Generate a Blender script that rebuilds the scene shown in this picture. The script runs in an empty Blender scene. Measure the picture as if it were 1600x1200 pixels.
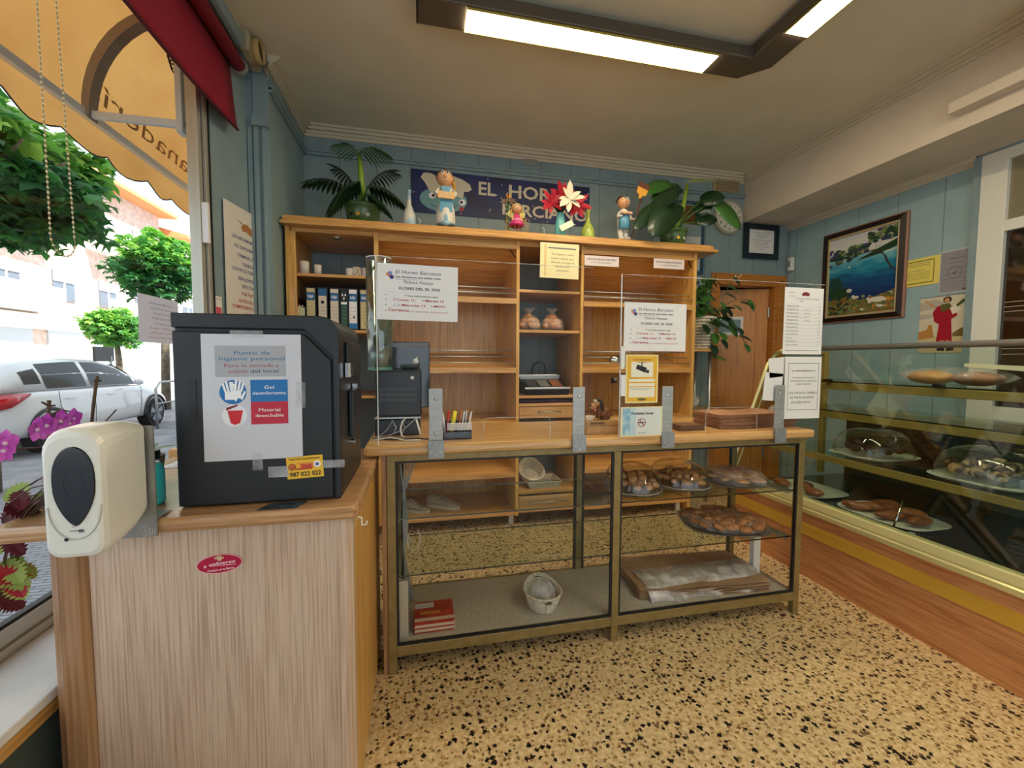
import bpy, bmesh, math, random
from mathutils import Vector, Matrix
random.seed(7)
C = bpy.context.scene.collection
S = bpy.context.scene
# ------------------------------------------------------------------ camera
CH = 1.25
cd = bpy.data.cameras.new('camera'); cam = bpy.data.objects.new('camera', cd); C.objects.link(cam)
cd.sensor_width = 36; cd.lens = 651.7/1600*36; cd.clip_start = .02; cd.clip_end = 300
yw, pt, rl = math.radians(12.409), math.radians(-3.269), math.radians(0.26)
cam.matrix_world = (Matrix.Translation((0, 0, CH)) @ Matrix.Rotation(-yw, 4, 'Z') @
                    Matrix.Rotation(math.pi/2+pt, 4, 'X') @ Matrix.Rotation(rl, 4, 'Z'))
S.camera = cam
# ------------------------------------------------------------------ world, sun, exposure
S.view_settings.view_transform = 'Standard'; S.view_settings.look = 'None'
S.view_settings.gamma = 1; S.view_settings.exposure = 0.38
W = bpy.data.worlds.new('sky'); S.world = W; W.use_nodes = True
nt = W.node_tree; bg = nt.nodes['Background']
bg.inputs[0].default_value = (.80, .90, 1.0, 1); bg.inputs[1].default_value = 1.55
sl = bpy.data.lights.new('sun', 'SUN'); sl.energy = 9.5; sl.angle = math.radians(1); sl.color = (1, .95, .86)
so = bpy.data.objects.new('sun', sl); C.objects.link(so)
so.rotation_euler = Vector((-.62, .30, -.85)).to_track_quat('-Z', 'Y').to_euler()
S.cycles.use_denoising = True
S.cycles.max_bounces = 10; S.cycles.transparent_max_bounces = 24
S.cycles.glossy_bounces = 4; S.cycles.transmission_bounces = 6; S.cycles.diffuse_bounces = 5
S.cycles.sample_clamp_indirect = 6
S.cycles.caustics_reflective = False; S.cycles.caustics_refractive = False
# ------------------------------------------------------------------ pixel of the 1600x1200 frame -> point at a given distance
def ray(u, v):
    a = (u-800)/651.709; b = (600-v)/651.709
    x = a*math.cos(rl)+b*math.sin(rl); z = -a*math.sin(rl)+b*math.cos(rl)
    y1 = math.cos(pt)-z*math.sin(pt); Z = math.sin(pt)+z*math.cos(pt)
    return Vector((x*math.cos(yw)+y1*math.sin(yw), -x*math.sin(yw)+y1*math.cos(yw), Z))
def at(u, v, X=None, Y=None, Z=None):
    d = ray(u, v)
    k = X/d[0] if X is not None else (Y/d[1] if Y is not None else (Z-CH)/d[2])
    return Vector((0, 0, CH))+k*d
# ------------------------------------------------------------------ materials
def lin(c):
    return tuple(((x/255)/12.92 if x/255 <= .04045 else ((x/255+.055)/1.055)**2.4) for x in c)+(1,)
MC = {}
def mat(n, c=(200, 200, 200), r=.5, m=0, e=0, ec=None, spec=None, coat=0, trans=0, sub=0):
    if n in MC: return MC[n]
    k = bpy.data.materials.new(n); k.use_nodes = True; b = k.node_tree.nodes['Principled BSDF']
    b.inputs['Base Color'].default_value = lin(c); b.inputs['Roughness'].default_value = r
    b.inputs['Metallic'].default_value = m
    if spec is not None: b.inputs['Specular IOR Level'].default_value = spec
    if coat: b.inputs['Coat Weight'].default_value = coat; b.inputs['Coat Roughness'].default_value = .1
    if e: b.inputs['Emission Color'].default_value = lin(ec or c); b.inputs['Emission Strength'].default_value = e
    MC[n] = k; return k
def nodes(k): return k.node_tree.nodes, k.node_tree.links, k.node_tree.nodes['Principled BSDF']
def ramp(N, stops):
    r = N.new('ShaderNodeValToRGB'); el = r.color_ramp.elements
    while len(el) > 1: el.remove(el[-1])
    el[0].position = stops[0][0]; el[0].color = lin(stops[0][1])
    for p, c in stops[1:]:
        x = el.new(p); x.color = lin(c)
    return r
def coords(N, L, sc=(1, 1, 1), rot=(0, 0, 0)):
    t = N.new('ShaderNodeTexCoord'); mp = N.new('ShaderNodeMapping')
    mp.inputs['Scale'].default_value = sc; mp.inputs['Rotation'].default_value = rot
    L.new(t.outputs['Object'], mp.inputs['Vector']); return mp
def bump(N, L, b, src, s=.2, d=.01):
    u = N.new('ShaderNodeBump'); u.inputs['Strength'].default_value = s; u.inputs['Distance'].default_value = d
    L.new(src, u.inputs['Height']); L.new(u.outputs[0], b.inputs['Normal'])
def wood(n, c1, c2, axis='X', r=.35, sc=1.0, coat=.15, c3=None):
    if n in MC: return MC[n]
    k = mat(n, c1, r, coat=coat); N, L, b = nodes(k)
    st = {'X': (1.2, 16, 16), 'Y': (16, 1.2, 16), 'Z': (16, 16, 1.2)}[axis]
    mp = coords(N, L, tuple(x*sc for x in st))
    no = N.new('ShaderNodeTexNoise'); no.inputs['Scale'].default_value = 1.6; no.inputs['Detail'].default_value = 6
    no.inputs['Roughness'].default_value = .62; no.inputs['Distortion'].default_value = 1.2
    L.new(mp.outputs[0], no.inputs['Vector'])
    cr = ramp(N, [(.3, c2), (.5, c1), (.68, c3 or c1)]); L.new(no.outputs['Fac'], cr.inputs[0])
    st2 = {'X': (2.5, 120, 120), 'Y': (120, 2.5, 120), 'Z': (120, 120, 2.5)}[axis]
    mp2 = coords(N, L, tuple(x*sc for x in st2))
    n2 = N.new('ShaderNodeTexNoise'); n2.inputs['Scale'].default_value = 1.3; n2.inputs['Detail'].default_value = 3
    L.new(mp2.outputs[0], n2.inputs['Vector'])
    mx = N.new('ShaderNodeMix'); mx.data_type = 'RGBA'; mx.blend_type = 'MULTIPLY'; mx.inputs[0].default_value = .55
    c4 = ramp(N, [(.36, (190, 178, 166)), (.55, (255, 255, 255))]); L.new(n2.outputs['Fac'], c4.inputs[0])
    L.new(cr.outputs[0], mx.inputs[6]); L.new(c4.outputs[0], mx.inputs[7]); L.new(mx.outputs[2], b.inputs['Base Color'])
    bump(N, L, b, n2.outputs['Fac'], .08, .002)
    return k
def noisy(n, c1=None, c2=None, sc=8, r=.7, bs=.15, bd=.003, m=0, det=4, lo=.35, hi=.65, stretch=(1, 1, 1)):
    if n in MC: return MC[n]
    k = mat(n, c1, r, m); N, L, b = nodes(k); mp = coords(N, L, stretch)
    no = N.new('ShaderNodeTexNoise'); no.inputs['Scale'].default_value = sc; no.inputs['Detail'].default_value = det
    L.new(mp.outputs[0], no.inputs['Vector'])
    cr = ramp(N, [(lo, c2), (hi, c1)]); L.new(no.outputs['Fac'], cr.inputs[0]); L.new(cr.outputs[0], b.inputs['Base Color'])
    if bs: bump(N, L, b, no.outputs['Fac'], bs, bd)
    return k
def glass(n, tint=(255, 255, 255), refl=1.0, base=0.0, rough=0.0):
    """thin clear sheet: see-through with a Fresnel sheen"""
    if n in MC: return MC[n]
    k = bpy.data.materials.new(n); k.use_nodes = True; N = k.node_tree.nodes; L = k.node_tree.links; N.clear()
    o = N.new('ShaderNodeOutputMaterial'); t = N.new('ShaderNodeBsdfTransparent'); g = N.new('ShaderNodeBsdfGlossy')
    t.inputs[0].default_value = lin(tint); g.inputs['Roughness'].default_value = rough
    f = N.new('ShaderNodeLayerWeight'); f.inputs['Blend'].default_value = .5
    pw = N.new('ShaderNodeMath'); pw.operation = 'POWER'; pw.inputs[1].default_value = 4.5; L.new(f.outputs['Facing'], pw.inputs[0])
    ma = N.new('ShaderNodeMath'); ma.operation = 'MULTIPLY_ADD'; ma.inputs[1].default_value = .6*refl; ma.inputs[2].default_value = .025*refl+base
    L.new(pw.outputs[0], ma.inputs[0]); x = N.new('ShaderNodeMixShader')
    L.new(ma.outputs[0], x.inputs[0]); L.new(t.outputs[0], x.inputs[1]); L.new(g.outputs[0], x.inputs[2]); L.new(x.outputs[0], o.inputs[0])
    MC[n] = k; return k
def film(n, c=(235, 235, 235), a=.25, r=.2):
    """translucent plastic film"""
    if n in MC: return MC[n]
    k = bpy.data.materials.new(n); k.use_nodes = True; N = k.node_tree.nodes; L = k.node_tree.links
    b = N['Principled BSDF']; b.inputs['Base Color'].default_value = lin(c); b.inputs['Roughness'].default_value = r
    no = N.new('ShaderNodeTexNoise'); no.inputs['Scale'].default_value = 14; mp = coords(N, L); L.new(mp.outputs[0], no.inputs['Vector'])
    ma = N.new('ShaderNodeMapRange'); ma.inputs[1].default_value = .4; ma.inputs[2].default_value = .75
    ma.inputs[3].default_value = a*.5; ma.inputs[4].default_value = min(1, a*2.2)
    L.new(no.outputs['Fac'], ma.inputs[0]); L.new(ma.outputs[0], b.inputs['Alpha'])
    bump(N, L, b, no.outputs['Fac'], .35, .008)
    MC[n] = k; return k
def terrazzo():
    k = mat('terrazzo', (200, 180, 140), .22, coat=.2); N, L, b = nodes(k)
    mp = coords(N, L); 
    nz = N.new('ShaderNodeTexNoise'); nz.inputs['Scale'].default_value = 60; L.new(mp.outputs[0], nz.inputs['Vector'])
    base = ramp(N, [(.35, (186, 160, 116)), (.65, (222, 200, 156))]); L.new(nz.outputs['Fac'], base.inputs[0])
    cur = base.outputs[0]
    for sc, th, keep, cols in ((66, .37, .62, [(0, (205, 178, 130)), (.3, (140, 112, 70)), (.55, (170, 138, 90)), (.8, (112, 90, 56))]),
                               (50, .40, .22, [(0, (36, 26, 26)), (.5, (30, 24, 28)), (.72, (112, 92, 62)), (.86, (22, 18, 24))])):
        m2 = coords(N, L, (sc, sc*1.0, 1), (0, 0, .5*sc)); 
        nd = N.new('ShaderNodeTexNoise'); nd.inputs['Scale'].default_value = 2.2; L.new(m2.outputs[0], nd.inputs['Vector'])
        vm = N.new('ShaderNodeVectorMath'); vm.operation = 'MULTIPLY_ADD'; vm.inputs[1].default_value = (.8, .8, 0)
        L.new(nd.outputs['Color'], vm.inputs[0]); L.new(m2.outputs[0], vm.inputs[2])
        v = N.new('ShaderNodeTexVoronoi'); v.feature = 'F1'; v.distance = 'MANHATTAN'; v.voronoi_dimensions = '2D'; v.inputs['Scale'].default_value = 1
        L.new(vm.outputs[0], v.inputs['Vector'])
        sp = N.new('ShaderNodeSeparateColor'); L.new(v.outputs['Color'], sp.inputs[0])
        thr = N.new('ShaderNodeMath'); thr.operation = 'MULTIPLY_ADD'; thr.inputs[1].default_value = .28; thr.inputs[2].default_value = th-.08
        L.new(sp.outputs[1], thr.inputs[0])
        lt = N.new('ShaderNodeMath'); lt.operation = 'LESS_THAN'; L.new(v.outputs['Distance'], lt.inputs[0]); L.new(thr.outputs[0], lt.inputs[1])
        kp = N.new('ShaderNodeMath'); kp.operation = 'LESS_THAN'; kp.inputs[1].default_value = keep; L.new(sp.outputs[0], kp.inputs[0])
        mu = N.new('ShaderNodeMath'); mu.operation = 'MULTIPLY'; L.new(lt.outputs[0], mu.inputs[0]); L.new(kp.outputs[0], mu.inputs[1])
        cr = ramp(N, cols); cr.color_ramp.interpolation = 'CONSTANT'; L.new(sp.outputs[2], cr.inputs[0])
        mx = N.new('ShaderNodeMix'); mx.data_type = 'RGBA'; L.new(mu.outputs[0], mx.inputs[0]); L.new(cur, mx.inputs[6]); L.new(cr.outputs[0], mx.inputs[7])
        cur = mx.outputs[2]
    L.new(cur, b.inputs['Base Color']); return k
def panelled(n, c1, c2, axis, pitch, off=0.0):
    """painted wall paper boards with fine vertical joints"""
    k = mat(n, c1, .6); N, L, b = nodes(k); mp = coords(N, L)
    no = N.new('ShaderNodeTexNoise'); no.inputs['Scale'].default_value = 9; no.inputs['Detail'].default_value = 8; L.new(mp.outputs[0], no.inputs['Vector'])
    cr = ramp(N, [(.35, c2), (.65, c1)]); L.new(no.outputs['Fac'], cr.inputs[0])
    sx = N.new('ShaderNodeSeparateXYZ'); L.new(mp.outputs[0], sx.inputs[0])
    a = N.new('ShaderNodeMath'); a.operation = 'ADD'; a.inputs[1].default_value = off+100*pitch; L.new(sx.outputs['XYZ'.index(axis)], a.inputs[0])
    md = N.new('ShaderNodeMath'); md.operation = 'MODULO'; md.inputs[1].default_value = pitch; L.new(a.outputs[0], md.inputs[0])
    lt = N.new('ShaderNodeMath'); lt.operation = 'LESS_THAN'; lt.inputs[1].default_value = .006; L.new(md.outputs[0], lt.inputs[0])
    mx = N.new('ShaderNodeMix'); mx.data_type = 'RGBA'; L.new(lt.outputs[0], mx.inputs[0]); L.new(cr.outputs[0], mx.inputs[6])
    mx.inputs[7].default_value = lin(tuple(x*.72 for x in c1)); L.new(mx.outputs[2], b.inputs['Base Color'])
    bump(N, L, b, no.outputs['Fac'], .12, .003); return k
# ------------------------------------------------------------------ mesh builder (world coordinates)
class M:
    def __init__(s): s.b = bmesh.new()
    def face(s, pts):
        try: return s.b.faces.new([s.b.verts.new(p) for p in pts])
        except ValueError: return None
    def box(s, x0, x1, y0, y1, z0, z1, R=None):
        p = [Vector((x, y, z)) for z in (z0, z1) for y in (y0, y1) for x in (x0, x1)]
        if R: p = [R @ q for q in p]
        v = [s.b.verts.new(q) for q in p]
        for f in ((0, 2, 3, 1), (4, 5, 7, 6), (0, 1, 5, 4), (2, 6, 7, 3), (0, 4, 6, 2), (1, 3, 7, 5)): s.b.faces.new([v[i] for i in f])
        return s
    def loft(s, rings, closed=True, cap=True):
        R = [[s.b.verts.new(p) for p in r] for r in rings]; n = len(R[0])
        for a, c in zip(R, R[1:]):
            for i in range(n if closed else n-1):
                j = (i+1) % n
                try: s.b.faces.new((a[i], a[j], c[j], c[i]))
                except ValueError: pass
        if cap and closed:
            for r in (R[0][::-1], R[-1]):
                try: s.b.faces.new(r)
                except ValueError: pass
        return s
    def cyl(s, p0, p1, r0, r1=None, n=16, cap=True):
        p0, p1 = Vector(p0), Vector(p1); r1 = r0 if r1 is None else r1; d = (p1-p0).normalized()
        a = d.orthogonal().normalized(); c = d.cross(a)
        ring = lambda p, r: [p+a*r*math.cos(t)+c*r*math.sin(t) for t in [2*math.pi*i/n for i in range(n)]]
        return s.loft([ring(p0, r0), ring(p1, r1)], cap=cap)
    def tube(s, pts, r, n=8, closed=False):
        pts = [Vector(p) for p in pts]; rr = r if hasattr(r, '__len__') else [r]*len(pts); rings = []; a = None
        for i, p in enumerate(pts):
            d = (pts[min(i+1, len(pts)-1)]-pts[max(i-1, 0)]).normalized()
            if a is None: a = d.orthogonal().normalized()
            else: a = (a-d*a.dot(d)).normalized() if (a-d*a.dot(d)).length > 1e-5 else d.orthogonal().normalized()
            c = d.cross(a); rings.append([p+a*rr[i]*math.cos(t)+c*rr[i]*math.sin(t) for t in [2*math.pi*k/n for k in range(n)]])
        return s.loft(rings)
    def ball(s, c, r, nu=16, nv=10, R=None, half=False, pw=1.0, wob=0):
        c = Vector(c); r = (r, r, r) if not hasattr(r, '__len__') else r; rings = []
        f = lambda x: math.copysign(abs(x)**pw, x)
        for j in range(nv+1):
            ph = (-math.pi/2 if not half else 0)+(math.pi if not half else math.pi/2)*j/nv
            ph = max(-1.5, min(1.5, ph)); ring = []
            for i in range(nu):
                t = 2*math.pi*i/nu; w = 1+random.uniform(-wob, wob)
                q = Vector((r[0]*f(math.cos(t))*f(math.cos(ph))*w, r[1]*f(math.sin(t))*f(math.cos(ph))*w, r[2]*math.sin(ph)*w))
                ring.append(c+(R @ q if R else q))
            rings.append(ring)
        return s.loft(rings, cap=True)
    def lathe(s, prof, c=(0, 0, 0), n=24, sq=None, cap=True):
        c = Vector(c); rings = []
        for r, z in prof:
            rings.append([c+Vector((r*math.cos(t)*(sq or 1), r*math.sin(t), z)) for t in [2*math.pi*i/n for i in range(n)]])
        return s.loft(rings, cap=cap)
    def prism(s, pts, ax, a, b):
        def q(p, t):
            return Vector((t, p[0], p[1])) if ax == 'X' else Vector((p[0], t, p[1])) if ax == 'Y' else Vector((p[0], p[1], t))
        return s.loft([[q(p, a) for p in pts], [q(p, b) for p in pts]])
    def leaf(s, p, d, up, L, Wd, droop=.3, n=6, fold=.15, prof=None):
        """a bent blade; p base, d direction, up the blade's upper side"""
        p = Vector(p); d = Vector(d).normalized(); up = Vector(up).normalized(); rows = []
        for i in range(n+1):
            t = i/n; w = Wd*.5*(prof(t) if prof else math.sin(math.pi*min(1, t*.93+.05))**.8)
            dd = (d-Vector((0, 0, 1))*droop*t*2).normalized()
            if i: p = p+dd*L/n
            sd = dd.cross(up).normalized(); u2 = sd.cross(dd).normalized()
            rows.append([p-sd*w+u2*fold*w, p.copy(), p+sd*w+u2*fold*w])
        R = [[s.b.verts.new(q) for q in r] for r in rows]
        for a, c in zip(R, R[1:]):
            for i in (0, 1): s.b.faces.new((a[i], a[i+1], c[i+1], c[i]))
        return s
    def text(s, txt, o, xd, up, h, w=None, al='C', off=0, bold=False, ital=0):
        """flat lettering: cap height h, centred on o, fitted to width w"""
        key = (txt, bold)
        if key not in TXT:
            cu = bpy.data.curves.new('t', 'FONT'); cu.body = txt; cu.size = 1; cu.resolution_u = 2
            cu.offset = .022 if bold else 0
            ob = bpy.data.objects.new('t', cu); C.objects.link(ob); dg = bpy.context.evaluated_depsgraph_get()
            me = ob.evaluated_get(dg).to_mesh()
            TXT[key] = ([v.co.copy() for v in me.vertices], [tuple(p.vertices) for p in me.polygons])
            C.objects.unlink(ob); bpy.data.objects.remove(ob); bpy.data.curves.remove(cu)
        vs, fs = TXT[key]
        if not vs: return s
        x0 = min(v.x for v in vs); x1 = max(v.x for v in vs); sy = h/.69; sx = sy if w is None else w/(x1-x0)
        cx = {'C': (x0+x1)/2, 'L': x0, 'R': x1}[al]
        o = Vector(o); xd = Vector(xd).normalized(); up = Vector(up).normalized(); nn = xd.cross(up)
        V = [s.b.verts.new(o+xd*((v.x-cx)*sx+ital*v.y*sy)+up*(v.y-.345)*sy+nn*off) for v in vs]
        for f in fs:
            try: s.b.faces.new([V[i] for i in f])
            except ValueError: pass
        return s
    def build(s, name, mt, parent=None, label=None, cat=None, group=None, kind=None, smooth=False, bevel=0, sub=0, solid=0, recalc=True):
        b = s.b
        if recalc: bmesh.ops.recalc_face_normals(b, faces=b.faces)
        if parent: o0 = Vector(parent['_w'])
        else:
            xs = [v.co for v in b.verts]; lo = [min(v[i] for v in xs) for i in range(3)]; hi = [max(v[i] for v in xs) for i in range(3)]
            o0 = Vector(((lo[0]+hi[0])/2, (lo[1]+hi[1])/2, lo[2])) if kind != 'structure' else Vector((0, 0, 0))
        for v in b.verts: v.co -= o0
        me = bpy.data.meshes.new(name); b.to_mesh(me); b.free(); me.materials.append(mt)
        if smooth:
            for p in me.polygons: p.use_smooth = True
        o = bpy.data.objects.new(name, me); C.objects.link(o); o['_w'] = list(o0)
        if parent: o.parent = parent
        else: o.location = o0
        if label: o['label'] = label
        if cat: o['category'] = cat
        if group: o['group'] = group
        if kind: o['kind'] = kind
        if bevel:
            k = o.modifiers.new('b', 'BEVEL'); k.width = bevel; k.segments = 2; k.limit_method = 'ANGLE'; k.angle_limit = .6
        if solid: k = o.modifiers.new('t', 'SOLIDIFY'); k.thickness = solid; k.offset = 0
        if sub: k = o.modifiers.new('s', 'SUBSURF'); k.levels = sub; k.render_levels = sub
        return o
TXT = {}
def thing(name, label, cat, loc, group=None, kind=None):
    o = bpy.data.objects.new(name, None); C.objects.link(o); o.location = loc; o['_w'] = list(loc); o.empty_display_size = .05
    if kind: o['kind'] = kind
    if label: o['label'] = label
    if cat: o['category'] = cat
    if group: o['group'] = group
    return o
def put(root, loc, rz=0, label=None, sc=1.0):
    """copy a thing and its parts to another place"""
    r = root.copy(); C.objects.link(r); r.location = loc; r.rotation_euler = (0, 0, rz); r.scale = (sc, sc, sc); r['_w'] = list(loc)
    if label: r['label'] = label
    for ch in [c for c in bpy.data.objects if c.parent == root]:
        k = ch.copy(); C.objects.link(k); k.parent = r
        for g in [c for c in bpy.data.objects if c.parent == ch]:
            q = g.copy(); C.objects.link(q); q.parent = k
    return r
def B(*a): return M().box(*a)
def struct(m, name, mt, **k): return m.build(name, mt, kind='structure', **k)
def circ(cx, cy, r, n=24, ry=None, a0=0, a1=2*math.pi):
    return [(cx+r*math.cos(a0+(a1-a0)*i/n), cy+(ry or r)*math.sin(a0+(a1-a0)*i/n)) for i in range(n)]
class Sheet:
    """a printed sheet: top-left corner O, right direction xd, down is -up; u,v in 0..1"""
    def __init__(s, name, label, cat, O, xd, w, h, mt, up=(0, 0, 1), th=.0015, parent=None, group=None, tilt=0):
        s.O = Vector(O); s.x = Vector(xd).normalized(); s.u = Vector(up).normalized()
        if tilt: q = Matrix.Rotation(tilt, 3, s.x.cross(s.u)); s.x = q @ s.x; s.u = q @ s.u
        s.n = s.x.cross(s.u); s.w = w; s.h = h; s.k = 1; s.c = 0; s.L = {}
        m = M(); a = [s.P(0, 0, 0), s.P(1, 0, 0), s.P(1, 1, 0), s.P(0, 1, 0)]
        m.loft([[p for p in a], [p+s.n*th for p in a]])
        s.th = th; s.o = m.build(name, mt, parent, label=label, cat=cat, group=group)
    def P(s, u, v, d=None):
        if d is None: d = s.th+.0004*s.k+1e-5*s.c
        return s.O+s.x*u*s.w-s.u*v*s.h+s.n*d
    def lay(s): s.k += 1; return s
    def get(s, mt, nm='lettering'):
        key = (mt.name, nm)
        if key not in s.L: s.L[key] = (M(), mt, nm)
        return s.L[key][0]
    def t(s, txt, u, v, h, mt, w=None, al='C', bold=False, ital=0, nm='lettering'):
        s.get(mt, nm).text(txt, s.P(u, v), s.x, s.u, h*s.h, w=None if w is None else w*s.w, al=al, bold=bold, ital=ital); return s
    def r(s, u0, v0, u1, v1, mt, nm='printed_panel'):
        s.c += 1
        s.get(mt, nm).face([s.P(u0, v0), s.P(u1, v0), s.P(u1, v1), s.P(u0, v1)]); return s
    def poly(s, pts, mt, nm='printed_shape'):
        s.c += 1
        s.get(mt, nm).face([s.P(*p) for p in pts]); return s
    def done(s):
        for m, mt, nm in s.L.values(): m.build(nm, mt, s.o, recalc=False)
        return s.o
# ================================================================== MATERIALS
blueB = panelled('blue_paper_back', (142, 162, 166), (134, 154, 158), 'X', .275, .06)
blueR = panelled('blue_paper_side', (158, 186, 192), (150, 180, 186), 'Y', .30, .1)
blueP = noisy('blue_paint', (142, 162, 166), (130, 152, 158), 4, .5, .05)
ceilM = noisy('ceiling_paint', (226, 219, 196), (219, 212, 189), 3, .8, .02)
creamM = noisy('cream_paint', (226, 214, 196), (216, 204, 186), 3, .75, .02)
corn = mat('cornice_paint', (214, 204, 180), .6)
marble = noisy('marble', (236, 234, 230), (205, 206, 208), 3, .15, 0, lo=.4, hi=.6)
alu = mat('aluminium', (176, 178, 176), .32, .9); aluW = mat('pale_aluminium', (196, 192, 178), .4, .5)
blackG = mat('black_gasket', (16, 18, 22), .5)
oakX = wood('oak_x', (214, 162, 92), (192, 138, 70), 'X', c3=(222, 174, 104))
oakZ = wood('oak_z', (222, 172, 92), (202, 148, 72), 'Z', c3=(230, 184, 106))
oakY = wood('oak_y', (214, 162, 92), (192, 138, 70), 'Y', c3=(222, 174, 104))
beechX = wood('beech_x', (218, 174, 114), (198, 152, 94), 'X', .22, coat=.4)
paleZ = wood('pale_oak_z', (206, 180, 158), (199, 172, 149), 'Z', .35, sc=1.3, c3=(210, 186, 164))
midZ = wood('mid_oak_z', (168, 128, 92), (136, 98, 66), 'Z', .35)
midX = wood('mid_oak_x', (196, 152, 108), (166, 122, 80), 'X', .25, coat=.4)
doorZ = wood('door_wood_z', (222, 146, 50), (200, 122, 36), 'Z', .35); doorX = wood('door_wood_x', (206, 134, 52), (184, 112, 40), 'X', .35)
cherY = wood('cherry_y', (212, 146, 92), (184, 114, 66), 'Y', .35, sc=1.3, c3=(222, 160, 106))
bronze = noisy('bronze_aluminium', (150, 132, 86), (134, 114, 66), 20, .38, 0, m=.3)
gold = mat('gold_trim', (222, 176, 66), .35, .2); goldP = mat('pale_gold', (226, 218, 156), .28, .3)
goldD = mat('dull_gold', (176, 152, 84), .35, .3)
paper = mat('paper', (238, 236, 234), .55); paperC = mat('cream_paper', (236, 232, 200), .5); paperY = mat('yellow_paper', (236, 220, 110), .5)
ink = mat('black_ink', (26, 26, 34), .6); blueI = mat('blue_ink', (52, 70, 130), .6); redI = mat('red_ink', (176, 30, 52), .6)
greenI = mat('green_ink', (60, 100, 70), .6); greyI = mat('grey_ink', (120, 122, 128), .6); orI = mat('orange_ink', (226, 140, 70), .6)
white = mat('white_paint', (232, 232, 222), .4); steel = mat('steel', (176, 178, 178), .3, .7)
chrome = mat('chrome', (220, 220, 222), .12, 1); blackP = mat('black_plastic', (12, 12, 14), .35)
clear = glass('clear_glass', refl=.6); clearG = glass('greenish_glass', (240, 247, 241), .7)
winG = glass('window_glass', (250, 252, 252), .5); acry = glass('acrylic', (254, 254, 254), .18)
edgeG = glass('glass_edge', (70, 110, 92), 1.0, .1)
acE = mat('acrylic_edge', (235, 238, 236), .15)
# ================================================================== SETTING
XL, XR, YB, ZC = -.87, 3.65, 3.6, 3.05; YF = -1.7
struct(B(-1.3, XR+.2, YF-.2, YB+.2, -.1, 0), 'floor', terrazzo())
struct(B(-1.3, XR+.2, YF-.2, YB+1.6, ZC, ZC+.15), 'ceiling', ceilM)
m = M(); m.box(XL-.3, 2.77, YB, YB+.12, 0, ZC); m.box(3.635, XR+.2, YB, YB+.12, 0, ZC); m.box(2.77, 3.635, YB, YB+.12, 2.11, ZC)
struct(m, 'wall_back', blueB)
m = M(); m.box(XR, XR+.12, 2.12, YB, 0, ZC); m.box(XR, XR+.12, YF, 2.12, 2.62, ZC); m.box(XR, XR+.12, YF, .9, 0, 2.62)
struct(m, 'wall_right', blueR)
m = M(); m.box(-1.2, XL, YF, 2.47, 0, .45)
struct(m, 'wall_left', mat('grey_green_wall', (70, 78, 74), .7))
m = M()
m.prism([(-1.06, 2.47), (-.99, 2.83), (-.87, 2.83), (-.87, 3.6), (-1.25, 3.6), (-1.25, 2.98), (-1.085, 2.47)], 'Z', 0, ZC)
m.box(-1.25, -.94, YF, 2.47, 2.93, ZC); m.box(-.96, -.94, 2.47, 2.83, 2.93, ZC)
struct(m, 'wall_left_pier', blueP)
m = M()      # fluted pilaster
for x0, x1, d in ((-.985, -.962, .012), (-.95, -.925, .02), (-.905, -.885, .02)): m.box(x0, x1, 2.83-d, 2.832, 0, 2.62)
m.box(-.955, -.866, 2.79, 2.84, 2.62, 2.67); m.box(-.95, -.88, 2.81, 2.832, 2.67, 3.0)
struct(m, 'trim_1', blueP)
m = M(); m.box(-1.25, -.55, YF-.12, YF, 0, ZC); m.box(XR-.6, XR+.2, YF-.12, YF, 0, ZC); m.box(-.55, XR-.6, YF-.12, YF, 2.55, ZC); m.box(-.55, XR-.6, YF-.12, YF, 0, .12)
struct(m, 'wall_front', creamM)
m = M()
for x in (-.55, .9, 1.95, XR-.65): m.box(x, x+.06, YF-.09, YF-.03, .12, 2.55)
fw = struct(m, 'window_2', alu); m = B(-.5, XR-.65, YF-.065, YF-.055, .12, 2.55); m.build('pane', winG, fw)
m = M(); m.box(3.11, XR, YF, YB, 2.61, ZC); struct(m, 'ceiling_beam', creamM)
def cornice(name, pts, inward, z, s=1.0, mt=None):
    """stepped moulding along an axis-aligned run"""
    m = M(); (x0, y0), (x1, y1) = pts; ix, iy = inward
    for dpt, h0, h1 in ((.075*s, 0, .018*s), (.055*s, .018*s, .04*s), (.03*s, .04*s, .062*s), (.015*s, .062*s, .085*s)):
        xa, xb = sorted((x0, x1)) if ix == 0 else sorted((x0, x0+ix*dpt)); ya, yb = sorted((y0, y1)) if iy == 0 else sorted((y0, y0+iy*dpt))
        m.box(xa, xb, ya, yb, z-h1, z-h0)
    return struct(m, name, mt or corn)
cornice('trim_2', [(XL, YB), (3.11, YB)], (0, -1), ZC, .9)
cornice('trim_3', [(3.11, YF), (3.11, YB)], (-1, 0), ZC, .9)
cornice('trim_4', [(XL, 2.83), (XL, YB)], (1, 0), ZC, .9)
cornice('trim_5', [(-.94, YF), (-.94, 2.83)], (1, 0), ZC, .35)
cornice('trim_6', [(XR, 2.12), (XR, YB)], (-1, 0), 2.61, .6)
m = M(); m.box(XL, 3.11, YB-.018, YB, 2.835, 2.875); m.box(XL, 3.11, YB-.03, YB, 2.855, 2.866); m.box(XL, XL+.02, 2.83, YB, 2.835, 2.875); m.box(XL, XL+.03, 2.83, YB, 2.855, 2.866)
struct(m, 'trim_7', blueP)
struct(B(XR-.02, XR, 3.555, 3.6, 0, 2.56), 'trim_8', blueP)
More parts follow.
